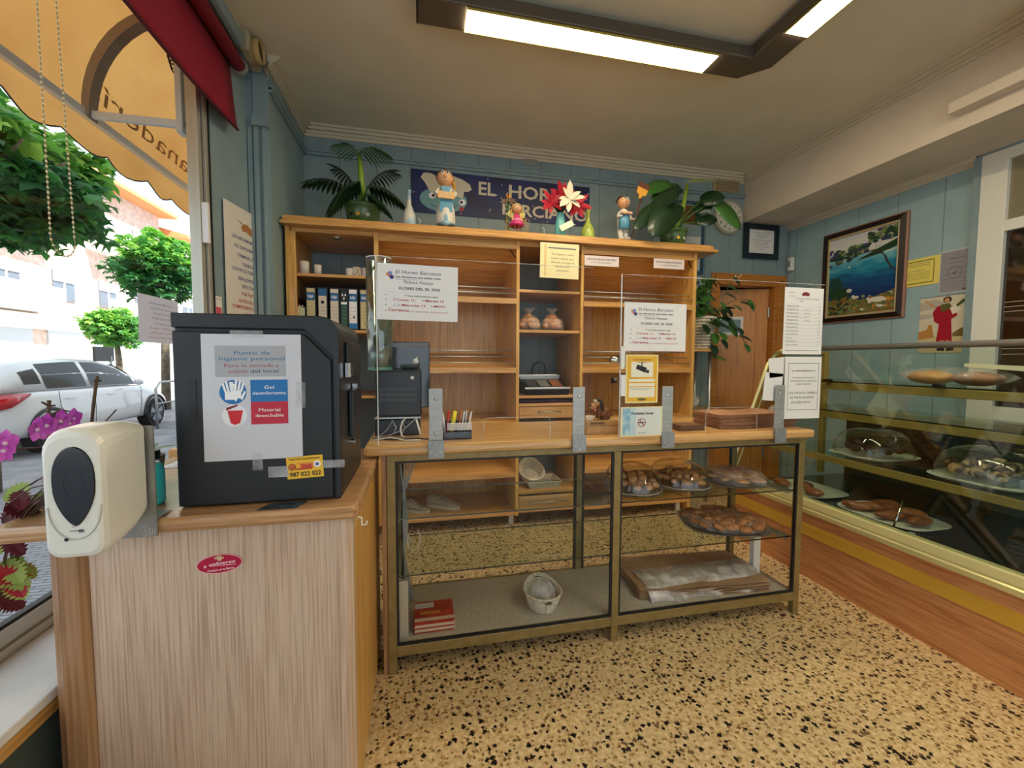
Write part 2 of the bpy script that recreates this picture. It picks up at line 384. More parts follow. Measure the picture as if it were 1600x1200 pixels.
# back door, standing ajar into a dark store room
m = M(); m.box(3.495, 3.635, YB-.02, YB+.12, 0, 2.0); m.box(2.77, 3.635, YB-.02, YB+.12, 2.0, 2.11); m.box(2.77, 2.86, YB-.02, YB+.12, 0, 2.0)
m.box(3.53, 3.60, YB-.035, YB, 0, 2.06); m.box(2.80, 3.60, YB-.035, YB, 2.04, 2.09)
dr = struct(m, 'door_1', doorX, bevel=.004)
dl = thing('door_leaf', None, None, (3.49, YB+.06, 0)); dl.parent = dr; dl['_w'] = (0, 0, 0); dl.rotation_euler = (0, 0, -math.radians(24))
m = M(); m.box(-.66, 0, -.02, .02, .01, 1.99)
m.build('door_slab', doorZ, dl, bevel=.003)
m = M(); m.box(-.56, -.545, -.03, -.02, .12, 1.87); m.box(-.115, -.10, -.03, -.02, .12, 1.87); m.box(-.56, -.10, -.03, -.02, 1.86, 1.875); m.box(-.56, -.10, -.03, -.02, .12, .135); m.box(-.545, -.115, -.024, -.02, .135, 1.86)
m.build('door_panel', doorZ, dl, bevel=.003)
m = M(); m.box(-.645, -.60, -.028, -.018, .93, 1.12); m.cyl((-.622, -.02, 1.05), (-.622, -.07, 1.05), .01); m.tube([(-.622, -.065, 1.05), (-.58, -.068, 1.05), (-.52, -.066, 1.045)], .009); m.build('door_handle', mat('brass', (200, 190, 150), .3, .8), dl)
m = B(-.50, -.235, -.036, -.026, 1.52, 1.71); m.build('plate', paper, dl); B(-.475, -.26, -.038, -.035, 1.55, 1.68).build('plate_picture', mat('plate_blue', (110, 140, 150), .4), dl)
for z in (.3, 1.75): M().cyl((0, -.028, z-.05), (0, -.028, z+.05), .012).build('hinge', steel, dl)
m = M(); m.box(2.3, XR+.2, YB+1.5, YB+1.6, 0, ZC); m.box(XR+.12, XR+.2, YB+.12, YB+1.6, 0, ZC); m.box(2.3, 2.4, YB+.12, YB+1.6, 0, ZC); m.box(2.3, XR+.2, YB+.12, YB+1.6, -.1, 0)
struct(m, 'wall_storeroom', mat('store_wall', (96, 100, 84), .8))
# glazed white door/window in the right wall
m = M(); Y0, Y1 = .95, 2.095
for a in ((Y1-.13, Y1, .02, 2.60), (Y0, Y0+.12, .02, 2.60)): m.box(XR-.03, XR+.04, *a)
Ya, Yz = Y0+.12, Y1-.13
for z0, z1 in ((2.53, 2.60), (2.08, 2.15), (.86, .965), (.02, .10)): m.box(XR-.03, XR+.04, Ya, Yz, z0, z1)
m.box(XR-.01, XR+.03, Ya, Yz, .1, .86)
w3 = struct(m, 'door_2', white, bevel=.004)
m = M(); m.box(XR-.04, XR+.02, 2.095, 2.13, 0, 2.62); m.box(XR-.04, XR+.02, .9, 2.13, 2.60, 2.63); m.build('door_surround', blueP, w3)
dk = mat('dark_interior_glass', (34, 24, 16), .03, spec=.9, coat=1.0); fr = mat('grey_brown_transom', (136, 128, 104), .12)  # transom pane in one flat grey-brown
B(XR, XR+.02, Ya, Yz, .965, 2.08).build('pane', dk, w3); B(XR, XR+.02, Ya, Yz, 2.15, 2.53).build('transom_pane', fr, w3)
m = M(); m.box(XR-.012, XR, 1.66, 1.672, .965, 2.08)
for z in (1.30, 1.335, 1.57, 1.60, 1.63): m.box(XR-.006, XR, 1.72, 1.95, z, z+.004)
m.build('glazing_bar', aluW, w3)
# shop window on the left with marble sill
m = M(); GX = -1.06
m.box(GX-.05, GX+.01, YF, 2.45, .455, .50); m.box(GX-.03, GX-.0, YF, 2.45, .50, .545); m.box(GX-.05, GX+.01, YF, 2.45, 2.86, 2.93)
m.box(GX-.05, GX+.0, 2.40, 2.435, .5, 2.9); m.box(GX-.03, GX+.012, 2.445, 2.475, .455, 2.93); m.box(GX-.05, GX+.02, -.62, -.55, .5, 2.9)
w1 = struct(m, 'window_1', aluW, bevel=.002)
m = M(); m.box(GX-.028, GX-.008, YF, 2.40, .545, .553); m.box(GX-.028, GX-.002, 2.434, 2.446, .5, 2.9); m.box(GX-.02, GX+.016, 2.475, 2.487, .46, 2.93); m.build('gasket', blackG, w1)
B(GX-.02, GX-.012, YF, 2.4, .54, 2.87).build('pane', winG, w1)
B(GX+.01, -.845, YF, 2.46, .45, .475).build('window_sill', marble, w1, bevel=.004)
B(-.87, -.855, YF, 2.46, .41, .45).build('sill_batten', oakY, w1)
m = B(GX+.0, GX+.03, 2.405, 2.43, 1.83, 2.03); m.build('window_catch', paper, w1, bevel=.004)
# roller blind
t = thing('roller_blind', 'dark red roller blind half pulled down over the shop window', 'blind', (-.965, 1.2, 2.5))
M().cyl((-.965, YF+.1, 2.865), (-.965, 2.66, 2.865), .035, n=20).build('roller_tube', mat('blind_red', (146, 8, 46), .7), t, smooth=True)
m = M(); rows = []
for i in range(41):
    y = YF+.12+(2.64-YF-.12)*i/40; k = max(0, (i-33)/7)
    rows.append([Vector((-1.0+.0*k, y, 2.865)), Vector((-1.0+.01*k, y, 2.7)), Vector((-.998+.02*k*k, y, 2.56)), Vector((-.998+.035*k*k, y-.02*k, 2.50))])
m.loft(rows, closed=False, cap=False); m.build('blind_fabric', mat('blind_red'), t, smooth=True, solid=.002, recalc=False)
m = M(); m.tube([r[3] for r in rows], .008, 8); m.build('hem_bar', mat('blind_dark', (84, 10, 28), .7), t, smooth=True)
m = M(); m.cyl((-.965, 2.66, 2.865), (-.965, 2.68, 2.865), .043, n=20); m.build('end_bracket', mat('bracket_grey', (150, 150, 146), .4), t)
B(-.94, -.90, YF+.05, 2.56, 2.90, 2.97).build('headrail', blueP, t, bevel=.01)
t = thing('bead_chain', 'looped beaded cord hanging in front of the shop window', 'blind cord', (-.97, 1.42, 1.5))
m = M(); m2 = M(); P1 = [Vector((-.97, 1.385, 2.80-.0405*i)) for i in range(31)]; P2 = [Vector((-.97, 1.43+.0012*i, 2.80-.0405*i)) for i in range(31)]
lp = [Vector((-.97, 1.426+.042*math.cos(a)+.0, 1.585-.05*math.sin(a))) for a in [math.pi-math.pi*i/10 for i in range(11)]]
for P in (P1, P2, lp):
    m2.tube(P, .0012, 5)
    for a, b in zip(P, P[1:]):
        n = 3 if P is not lp else 1
        for j in range(n): m.ball(a+(b-a)*j/n, .0032, 6, 4)
m.build('beads', mat('bead', (240, 222, 180), .3), t, smooth=True); m2.build('cord', mat('cord_tan', (150, 130, 90), .6), t)
# ceiling lamp
t = thing('ceiling_lamp', 'angular dark grey ceiling light channel with two glowing panels', 'ceiling light', (1.0, 2.2, 2.95))
lampG = mat('lamp_grey', (96, 88, 76), .45, .3)
m = M(); m.prism([(0, 2.105), (1.84, 2.105), (1.84, -1.4), (2.01, -1.4), (2.01, 2.15), (1.885, 2.275), (0, 2.275)], 'Z', 2.955, 3.02); m.prism([(.04, 2.14), (1.87, 2.14), (1.87, -1.36), (1.98, -1.36), (1.98, 2.14), (1.87, 2.24), (.04, 2.24)], 'Z', 3.02, 3.05)
m.build('lamp_housing', lampG, t, bevel=.006)
em = mat('lamp_glow', (255, 246, 214), .5, e=28, ec=(255, 236, 198))
for a in ((.24, 1.637, 2.12, 2.262), (1.86, 1.995, .45, 1.905), (1.86, 1.995, -1.25, .2)):
    M().box(*a, 2.948, 2.956).build('diffuser', em, t)
m = M()
for a in ((.236, 1.641, 2.116, 2.12), (.236, 1.641, 2.262, 2.266), (1.856, 1.86, .45, 1.905), (1.995, 1.999, .45, 1.905)): m.box(*a, 2.945, 2.957)
m.build('diffuser_rim', mat('rim_gold', (210, 190, 90), .3, .5), t)
B(-.006, 0, 2.105, 2.275, 2.955, 3.02).build('end_cap', blackP, t)
# extractor fan by the ceiling, left
t = thing('extractor_fan', 'grimy cream wall fan under the ceiling above the blind end', 'fan', (-.93, 2.72, 2.9))
cr = noisy('grimy_cream', (176, 168, 140), (140, 128, 100), 12, .6)
m = B(-.94, -.89, 2.60, 2.79, 2.915, 3.03); m.build('fan_case', cr, t, bevel=.01)
m = M(); m.cyl((-.89, 2.695, 2.972), (-.855, 2.695, 2.972), .06, .056, 24, cap=False); m.build('fan_ring', mat('yellowed', (186, 160, 104), .6), t, smooth=True, solid=.006)
M().cyl((-.889, 2.695, 2.972), (-.868, 2.695, 2.972), .052, n=24).build('fan_grille', blackP, t)
m = M(); m.tube([(-.87, 2.76, 2.93), (-.85, 2.775, 2.89), (-.86, 2.78, 2.90), (-.855, 2.785, 2.98)], .006); m.build('fan_cable', cr, t, smooth=True)
# air conditioner and trunking on the beam
p = at(1494, 130, X=3.11); 
t = thing('air_conditioner', 'white air conditioner high on the ceiling beam, at the right edge', 'air conditioner', (3.0, 1.06, 2.765))
B(2.93, 3.108, .60, 1.52, 2.80, 3.03).build('case', white, t, bevel=.02); B(2.95, 3.108, .62, 1.50, 2.765, 2.80).build('air_flap', white, t, bevel=.008)
tg = B(3.035, 3.109, .9, at(1494, 130, X=3.11).y, 2.70, 2.765).build('cable_trunking', creamM, label='long cream cable duct along the face of the ceiling beam', cat='cable duct', bevel=.004)
# ================================================================== BIG SHELF UNIT
SU = thing('shelf_unit', 'tall oak wall shelving unit along the back wall behind the counter', 'shelving', (.73, 3.28, 0))
F, K = 3.0, 3.57
m = M(); m.box(-.865, 2.325, F-.06, K, 2.112, 2.135); m.box(-.855, 2.30, F-.035, K, 2.135, 2.168); m.box(-.85, 2.29, F-.015, K, 2.168, 2.178)
m.build('cornice_board', oakX, SU, bevel=.005)
m = M(); m.box(-.815, 2.15, F+.02, K, 2.085, 2.112); m.build('soffit_board', oakX, SU)
for x0, x1, z0 in ((-.85, -.82, .0), (-.30, -.272, .08), (.690, .714, .08), (1.190, 1.214, .08), (2.15, 2.178, .0)):
    B(x0, x1, F, K, z0, 2.112).build('upright_panel', oakZ, SU, bevel=.002)
B(-.82, -.79, F+.012, F+.03, 0, 2.085).build('filler_strip', oakZ, SU)
for x0, x1 in ((-.272, .690), (1.214, 2.15)):
    B(x0, x1, K-.03, K-.01, .08, 2.085).build('back_panel', oakZ, SU)
    # sloping hood under the soffit
    m = M(); m.prism([(F+.06, 2.08), (F+.075, 2.085), (K-.03, 1.86), (K-.03, 1.84)], 'X', x0, x1); m.build('sloping_hood_panel', oakX, SU)
    B(x0, x1, F+.005, F+.02, 2.055, 2.085).build('fascia_strip', oakX, SU)
    for zf, nr in ((1.66, 2), (1.155, 3)):
        m = M(); m.box(x0, x1, F+.0, F+.018, zf, zf+.04); m.build('shelf_lip', oakX, SU, bevel=.002)
        m = M(); m.prism([(F+.018, zf+.005), (F+.018, zf+.023), (K-.03, zf+.15), (K-.03, zf+.13)], 'X', x0, x1); m.build('sloping_shelf', oakX, SU)
        for j in range(nr): M().cyl((x0, F+.006+.045*j, zf+.075+.045*j), (x1, F+.006+.045*j, zf+.075+.045*j), .0045, n=8).build('bread_rail', steel, SU, smooth=True)
    B(x0, x1, F+.0, F+.018, .375, .405).build('shelf_lip', oakX, SU)
    m = M(); m.prism([(F+.018, .38), (F+.018, .40), (K-.03, .53), (K-.03, .51)], 'X', x0, x1); m.build('sloping_shelf', oakX, SU)
    B(x0, x1, F+.0, K-.03, .085, .108).build('bottom_shelf', oakX, SU, bevel=.002)
    B(x0, x1, F+.02, K-.03, .78, .80).build('middle_shelf', oakX, SU)
for z in (1.80, 1.43, .98, .5): B(-.82, -.30, F+.03, K-.02, z, z+.02).build('shelf_board', oakX, SU, bevel=.002)
for z in (1.750, 1.455, .965, .905): B(.714, 1.19, F+.015, K-.02, z, z+.02).build('shelf_board', oakX, SU, bevel=.002)
B(.714, 1.19, F+.0, K-.03, .24, .26).build('shelf_board', oakX, SU)
m = B(.716, 1.188, F-.004, F+.014, .815, .90); d = m.build('drawer_front', oakX, SU, bevel=.003)
m = M(); m.tube([(.86, F-.006, .862), (.87, F-.03, .866), (.95, F-.034, .868), (1.03, F-.03, .866), (1.04, F-.006, .862)], .005); m.build('drawer_handle', steel, d, smooth=True)
m = B(.716, 1.188, F-.004, F+.014, .10, .225); d = m.build('drawer_front', oakX, SU, bevel=.003)
m = M(); m.tube([(.80, F-.006, .175), (.81, F-.03, .178), (.95, F-.034, .18), (1.10, F-.03, .178), (1.11, F-.006, .175)], .005); m.build('drawer_handle', steel, d, smooth=True)
for x in (-.24, .67, 1.24, 2.1): M().cyl((x, F+.06, 0), (x, F+.06, .082), .02, n=16).build('leg', white, SU, smooth=True)
for x in (-.55, .19, 1.68):
    m = M(); m.cyl((x, F+.12, 2.078), (x, F+.12, 2.086), .035, n=20); k = m.build('downlight', chrome, SU, smooth=True)
for x0, x1 in ((-.272, .690), (1.214, 2.15)):
    m = M(); m.tube([(x1-.06, F+.01, 2.07), (x1-.001, F+.03, 2.0)], .004); m.build('hood_bracket', blackP, SU)
# ================================================================== GLAZED COUNTER CASE
GC = thing('glass_display_case', 'long glazed bronze-framed counter case with glass shelves under the wooden worktop', 'display case', (.84, 1.9, 0))
x0, x1, xm = -.13, 1.82, .836; f, k = 1.65, 2.12
m = M(); m.box(-.150, -.131, 1.655, k, 0, .882); m.build('side_board', midZ, GC, bevel=.002)
for x in (x0, xm-.016, x1-.03):
    B(x, x+.032, f, f+.03, 0, .857).build('front_post', bronze, GC, bevel=.002)
    B(x, x+.032, k-.03, k, 0, .857).build('rear_post', bronze, GC, bevel=.002)
for y0, y1, nm in ((f-.005, f+.03, 'front_rail'), (k-.03, k, 'rear_rail')):
    B(x0, x1+.005, y0, y1, .857, .883).build(nm, bronze, GC, bevel=.002)
    m = M(); m.box(x0+.032, xm-.016, y0+.007, y1-.005, .07, .112); m.box(xm+.016, x1-.03, y0+.007, y1-.005, .07, .112); m.build(nm, bronze, GC, bevel=.002)
for x in (x0+.005, x1-.025):
    m = M(); m.box(x, x+.02, f+.03, k-.03, .07, .105); m.box(x, x+.02, f+.03, k-.03, .857, .883); m.build('end_rail', bronze, GC)
for a, b in ((x0+.032, xm-.016), (xm+.016, x1-.03)):
    m = M(); g = .009; y0, y1 = f+.004, f+.014
    m.box(a, a+g, y0, y1, .112, .857); m.box(b-g, b, y0, y1, .112, .857); m.box(a+g, b-g, y0, y1, .112, .121); m.box(a+g, b-g, y0, y1, .848, .857)
    m.build('gasket', blackG, GC); B(a+g, b-g, f+.007, f+.012, .121, .848).build('front_pane', clear, GC)
    m = M(); m.box(a, a+.014, k-.028, k-.018, .112, .857); m.box(b-.014, b, k-.028, k-.018, .112, .857); m.build('rear_gasket', blackG, GC)
    for z in (.385, .617):
        B(a-.01 if a < 0 else a, b, f+.022, k-.06, z, z+.006).build('glass_shelf', clearG, GC)
        m = M(); m.box(a, b, f+.0205, f+.022, z, z+.006); m.box(a, b, k-.06, k-.0585, z, z+.006); m.build('shelf_edge', edgeG, GC)
B(x0+.025, x1-.025, f+.03, k-.03, .105, .114).build('base_board', noisy('grey_vinyl', (196, 192, 176), (170, 166, 150), 26, .45, .1, stretch=(12, 1, 1)), GC)
m = M()
for z in (.36, .595):
    for x in (x0+.035, x1-.035): m.box(x-.008, x+.008, f+.05, k-.08, z, z+.02)
m.build('shelf_bracket', aluW, GC)
B(x1-.008, x1-.003, f+.03, k-.03, .105, .857).build('end_pane', clear, GC)
B(x1-.10, x1-.06, 1.83, 1.86, .115, .385).build('white_prop', white, GC)
B(x0+.035, x0+.075, f+.035, f+.055, .115, .36).build('grey_prop', aluW, GC)
ct = M(); ct.box(-.209, 1.845, 1.62, 2.14, .885, .925); o = ct.build('counter_worktop', beechX, label='long varnished wooden worktop lying on the glazed counter case', cat='worktop', bevel=.012)
# ================================================================== CORNER CABINET
CB = thing('corner_cabinet', 'pale oak cabinet by the shop window in the foreground, carrying the black machine', 'cabinet', (-.5, 1.45, 0))
m = M(); m.prism([(-.158, 1.115), (-.166, 1.835), (-.93, 1.835), (-.93, 1.115), (-.915, 1.10), (-.172, 1.10)], 'Z', .842, .877)
m.build('worktop', midX, CB, bevel=.012)
B(-.955, -.86, 1.84, 1.90, .80, .90).build('back_shelf_lip', oakX, CB, bevel=.005)
B(-.75, -.208, 1.125, 1.145, 0, .842).build('front_panel', paleZ, CB)
m = M(); m.prism([(-.825, 1.15), (-.82, 1.12), (-.80, 1.108), (-.765, 1.112), (-.75, 1.13), (-.75, 1.16), (-.825, 1.16)], 'Z', 0, .842); m.build('corner_post', midZ, CB)
m = M(); m.prism([(-.208, 1.117), (-.19, 1.119), (-.176, 1.133), (-.176, 1.16), (-.208, 1.16)], 'Z', 0, .842); m.build('corner_post', paleZ, CB)
m = B(-.196, -.176, 1.16, 1.82, .02, .842); s = m.build('side_door', oakZ, CB)
m = M(); m.tube([(-.177, 1.24, .80), (-.168, 1.24, .795), (-.168, 1.24, .775), (-.156, 1.24, .775), (-.154, 1.24, .785)], .003); m.build('hook', white, s)
m = B(-.825, -.805, 1.16, 1.82, 0, .842); m.build('side_panel', midZ, CB); B(-.80, -.2, 1.80, 1.82, 0, .842).build('back_panel', midZ, CB)
# oval sticker on the cabinet front
def on_front(u, v, y): return at(u, v, Y=y)
a, b = at(309, 885, Y=1.124), at(382, 885, Y=1.124); cx = (a.x+b.x)/2; cz = at(345, 885, Y=1.124).z; rx = (b.x-a.x)/2
pts = circ(cx, cz, rx, 32, rx*.47)
def tiltp(pts, c, a): return [(c[0]+(x-c[0])*math.cos(a)-(z-c[1])*math.sin(a), c[1]+(x-c[0])*math.sin(a)+(z-c[1])*math.cos(a)) for x, z in pts]
crim = mat('crimson', (176, 18, 60), .35); pinkw = mat('pink_white', (240, 190, 196), .5)
m = M(); m.prism(tiltp(pts, (cx, cz), .06), 'Y', 1.1235, 1.125)
o = m.build('oval_sticker', crim, label='small crimson oval paw-print sticker on the pale cabinet front', cat='sticker')
m = M(); q = tiltp(circ(cx, cz, rx, 40, rx*.47), (cx, cz), .06); q2 = tiltp(circ(cx, cz, rx*.96, 40, rx*.44), (cx, cz), .06)
m.loft([[Vector((x, 1.1230, z)) for x, z in q], [Vector((x, 1.1230, z)) for x, z in q2]], cap=False); m.build('sticker_rim', pinkw, o)
m = M(); tx = Vector((1, 0, .07)); up = Vector((-.07, 0, 1))
m.text('e', (cx-rx*.62, 1.1228, cz-rx*.06), tx, up, rx*.17, bold=True); m.text('cobierzo', (cx+rx*.12, 1.1228, cz+rx*.05), tx, up, rx*.13, w=rx*1.15, bold=True)
m.box(cx-rx*.45, cx+rx*.7, 1.1228, 1.1229, cz-rx*.085, cz-rx*.06)
m.text('Compra en tu Barrio', (cx+rx*.05, 1.1228, cz-rx*.27), tx, up, rx*.10, w=rx*1.15, bold=True)
m.build('lettering', mat('pink_letter', (250, 214, 222), .5), o, recalc=False)
m = M()
for dx, dz, r in ((-.16, .30, .05), (-.07, .36, .05), (.05, .36, .05), (.14, .29, .05), (0, .24, .09)):
    m.face([(cx+rx*dx+rx*r*math.cos(t)*1.2, 1.1228, cz+rx*dz+rx*r*math.sin(t)) for t in [i*math.pi/6 for i in range(12)]])
m.build('paw_print', mat('paw', (214, 178, 140), .5), o, recalc=False)
# ================================================================== BLACK CASH MACHINE
mk = mat('machine_grey', (27, 31, 36), .4); mk2 = mat('machine_dark', (12, 13, 16), .35)
BM = thing('cash_machine', 'big black cash machine standing on the pale corner cabinet', 'cash machine', (-.39, 1.36, .877))
X0, X1, Ya, Yb, Z0, Z1 = -.59, -.205, 1.185, 1.55, .878, 1.362
m = M(); r = .045
prof = [(X0, Z0), (X1-.004, Z0), (X1-.004, Z1-r)]+[(X1-.004-r+r*math.cos(t), Z1-r+r*math.sin(t)) for t in [math.pi/10*i for i in range(1, 6)]]+[(X0, Z1)]
m.prism(prof, 'Y', Ya, Yb); m.build('machine_body', mk, BM, bevel=.003)
m = M(); q = [(X0+.002, Z0+.004), (X1-.024, Z0+.004), (X1-.024, Z1-.115), (X1-.088, Z1-.048), (X0+.002, Z1-.044)]
m.prism(q, 'Y', Ya-.016, Ya-.001); dr_ = m.build('machine_door', mk, BM, bevel=.003)
m = M(); m.prism([(X0, Z1-.036), (X1-.085, Z1-.036), (X1-.017, Z1-.106), (X1-.017, Z0+.002), (X1-.004, Z0+.002), (X1-.004, Z1-r)]+[(X1-.004-r+r*math.cos(t), Z1-r+r*math.sin(t)) for t in [math.pi/10*i for i in range(1, 6)]]+[(X0, Z1)], 'Y', Ya-.016, Ya-.001); m.build('front_surround', mk, BM, bevel=.003)
m = M(); m.box(X1-.004, X1+.008, 1.26, 1.50, 1.20, 1.30); m.box(X1-.004, X1+.012, 1.30, 1.47, 1.02, 1.16); m.build('payout_slot', mk2, BM, bevel=.004)
m = M(); m.box(X1, X1+.014, 1.24, 1.27, 1.20, 1.24); m.box(X1, X1+.012, 1.36, 1.39, 1.16, 1.175); m.cyl((X1-.004, 1.34, 1.0), (X1+.008, 1.34, 1.0), .008); m.build('side_lock', chrome, BM)
m = M(); m.box(X0+.035, X0+.05, Ya-.0175, Ya-.015, 1.10, 1.20); m.build('door_grip', mk2, BM)
slv = film('plastic_sleeve', (225, 228, 235), .35, .1)
yS = Ya-.0165
tl, trr, br, bl = at(313, 526, Y=yS), at(464, 526, Y=yS), at(471, 708, Y=yS), at(324, 717, Y=yS)
sh = Sheet('hygiene_notice', 'white printed hygiene notice taped to the front of the black cash machine', 'notice', (tl.x, yS, tl.z), (1, 0, .012), .226, .318, mat('sleeve_paper', (206, 208, 216), .25), tilt=-.005)
sh.r(.13, .09, .84, .335, mat('panel_grey', (170, 172, 178), .4)); sh.lay()
bT = mat('teal_ink', (60, 120, 160), .5); pk = mat('rose_ink', (170, 90, 100), .5); nv = mat('navy_ink', (50, 70, 120), .5)
sh.t('Punto de', .5, .145, .032, bT, w=.36); sh.t('higiene personal', .5, .19, .030, bT, w=.66); sh.t('Para la', .33, .245, .026, pk, w=.22); sh.t('entrada y', .62, .245, .026, pk, w=.30); sh.t('salida', .36, .29, .026, pk, w=.19); sh.t('del local', .62, .29, .026, nv, w=.28)
sh.r(.475, .36, .855, .535, mat('sign_blue', (20, 112, 180), .4), 'blue_panel').r(.475, .535, .855, .715, mat('sign_red', (190, 34, 60), .4), 'red_panel'); sh.lay()
wt = mat('white_ink', (245, 245, 245), .5)
sh.t('Gel', .665, .42, .027, wt, w=.10); sh.t('desinfectante', .665, .465, .025, wt, w=.34); sh.t('Material', .665, .60, .027, wt, w=.22); sh.t('desechable', .665, .645, .025, wt, w=.29)
sh.k = 1; W_, H_ = .226, .318
def disc(s, u, v, r, mt, nm, n=28): s.poly([(u+r*math.cos(i*2*math.pi/n), v+r*s.w/s.h*math.sin(i*2*math.pi/n)) for i in range(n)], mt, nm)
disc(sh, .30, .455, .135, mat('sign_blue'), 'blue_disc'); disc(sh, .31, .64, .125, mat('disc_white', (232, 232, 236), .4), 'bin_disc'); sh.lay()
for a0, (u, v) in ((-.5, (.27, .455)), (.35, (.33, .445))):
    sh.poly([(u-.05, v+.06), (u+.05, v+.06), (u+.055, v), (u-.05, v)], wt, 'hand_symbol')
    for j in range(4):
        uu = u-.04+.03*j; ang = a0*.5+.1*(j-1.5); L = (.07, .085, .08, .065)[j]
        sh.poly([(uu-.011, v+.005), (uu+.013, v+.005), (uu+.013+L*math.sin(ang)*1.2, v-L), (uu-.009+L*math.sin(ang)*1.2, v-L)], wt, 'hand_symbol')
    sh.poly([(u+.04, v+.06), (u+.06, v+.075), (u+.10, v+.01), (u+.085, v+.0)], wt, 'hand_symbol')
binr = mat('bin_red', (206, 28, 44), .4)
sh.poly([(.24, .60), (.395, .60), (.365, .70), (.31, .715), (.27, .70)], binr, 'bin_symbol'); sh.poly([(.22, .595), (.235, .575), (.34, .553), (.345, .565), (.24, .597)], mat('bin_dark', (120, 20, 30), .4), 'bin_lid_symbol')
sh.done()
tapeM = film('clear_tape', (220, 222, 228), .22, .15)
for u0, v0, u1, v1 in ((358, 520, 410, 531), (395, 712, 412, 738), (420, 733, 452, 748), (505, 722, 540, 732), (462, 600, 478, 640)):
    a = at(u0, v0, Y=yS-.003); b = at(u1, v1, Y=yS-.003); B(a.x, b.x, yS-.0028, yS-.0022, b.z, a.z).build('clear_tape', tapeM, BM)
sy = at(448, 718, Y=yS)
tx_ = Sheet('taxi_sticker', 'yellow taxi phone number sticker on the black cash machine', 'sticker', (sy.x, yS, sy.z), (1, 0, .05), .088, .058, mat('sticker_yellow', (240, 190, 50), .4), up=(-.05, 0, 1))
tx_.r(.26, .30, .75, .36, orI).r(.24, .54, .70, .60, mat('red_ink')).r(.36, .36, .72, .54, mat('sign_orange', (226, 110, 50), .5)).lay()
tx_.t('TELETAXI PONFERRADA', .5, .12, .075, mat('brown_ink', (80, 56, 20), .5), w=.88, bold=True); tx_.t('TAXI', .54, .45, .15, mat('red_ink'), w=.26, bold=True); tx_.t('987 022 022', .5, .80, .19, ink, w=.86, bold=True)
disc(tx_, .15, .46, .105, mat('brown_ink'), 'ring'); disc(tx_, .84, .40, .10, wt, 'badge'); tx_.lay(); disc(tx_, .15, .46, .088, mat('sign_orange'), 'disc'); disc(tx_, .84, .40, .055, mat('slate', (90, 110, 140), .5), 'badge_mark'); tx_.lay()
tx_.r(.10, .41, .13, .45, mat('brown_ink'), 'face_mark').r(.17, .41, .20, .45, mat('brown_ink'), 'face_mark').r(.11, .50, .19, .53, mat('brown_ink'), 'face_mark'); tx_.done()
# card poking out beneath the machine
a, b = at(402, 801, Z=.879), at(460, 801, Z=.879)
m = M(); m.loft([[Vector((a.x, 1.118, .8785)), Vector((b.x-.0, 1.118, .8785)), Vector((b.x+.015, 1.165, .8785)), Vector((a.x+.02, 1.165, .8785))], [Vector((a.x, 1.118, .8795)), Vector((b.x, 1.118, .8795)), Vector((b.x+.015, 1.165, .8795)), Vector((a.x+.02, 1.165, .8795))]])
m.build('dark_card', noisy('shiny_card', (70, 84, 96), (24, 28, 34), 40, .25), label='dark glossy card poking out from under the black machine', cat='card')
# ================================================================== SOAP DISPENSER
SD = thing('soap_dispenser', 'white automatic gel dispenser with a black oval window on the cabinet edge', 'soap dispenser', (-.65, 1.02, .86))
sdw = mat('dispenser_white', (226, 224, 212), .3, coat=.3); 
def rr(x0, x1, z0, z1, r, n=5):
    o = []
    for cx_, cz_, a in ((x1-r[0], z1-r[0], 0), (x0+r[1], z1-r[1], 1), (x0+r[2], z0+r[2], 2), (x1-r[3], z0+r[3], 3)):
        rad = r[a]; o += [(cx_+rad*math.cos(a*math.pi/2+math.pi/2*i/n), cz_+rad*math.sin(a*math.pi/2+math.pi/2*i/n)) for i in range(n+1)]
    return o
L_, R_, BZ, TZ = -.702, -.603, .862, 1.118
rings = []
for y, ins, rt, rb, zb, zt in ((.946, .010, .035, .02, .012, .018), (.950, .003, .04, .024, .004, .008), (.96, 0, .04, .026, 0, .002), (1.01, 0, .035, .03, .004, 0), (1.05, .001, .025, .03, .014, .002), (1.085, .004, .015, .03, .03, .012)):
    rings.append([Vector((x, y, z)) for x, z in rr(L_+ins, R_-ins, BZ+zb, TZ-zt, (rt, rt, rb, rb))])
m = M(); m.loft(rings); m.build('dispenser_body', sdw, SD, smooth=False, bevel=.0015)
cx, cz = -.648, 1.012
def egg(s, y, n=40): return [Vector((cx+s*.035*math.cos(t)*(1.0 if math.sin(t) > 0 else (1-.42*(-math.sin(t))**1.6)), y, cz+s*(.070 if math.sin(t) > 0 else .084)*(abs(math.sin(t))**.8)*(1 if math.sin(t) > 0 else -1))) for t in [2*math.pi*i/n for i in range(n)]]
m = M(); m.loft([egg(1.0, .9455), egg(.97, .9435)]); wd = m.build('level_window', mat('window_black', (16, 20, 26), .12, coat=.6), SD)
m = M(); m.loft([[p*1 for p in egg(.45, .9431)], egg(.43, .9431)], cap=False); m.build('window_ring', mat('ring_dark', (44, 50, 58), .2), wd)
m = M(); q = [Vector((cx+.043*math.cos(t)*(1.0 if 1 else 1), .9452, cz-.045+.065*math.sin(t))) for t in [math.pi+math.pi*i/20 for i in range(21)]]; m.tube(q, .0012, 5); m.build('seam', mat('seam', (180, 178, 168), .4), SD)
m = M(); m.cyl((cx-.016, .9455, .903), (cx-.016, .944, .903), .0035, n=12); m.build('sensor_eye', ink, SD)
m = M(); m.text('///', (cx-.003, .9448, .928), (1, 0, 0), (0, 0, 1), .005, w=.008); m.box(cx-.010, cx+.012, .9446, .9449, .918, .9195); m.box(cx+.004, cx+.012, .9446, .9449, .915, .921); m.build('hand_symbol', greyI, SD, recalc=False)
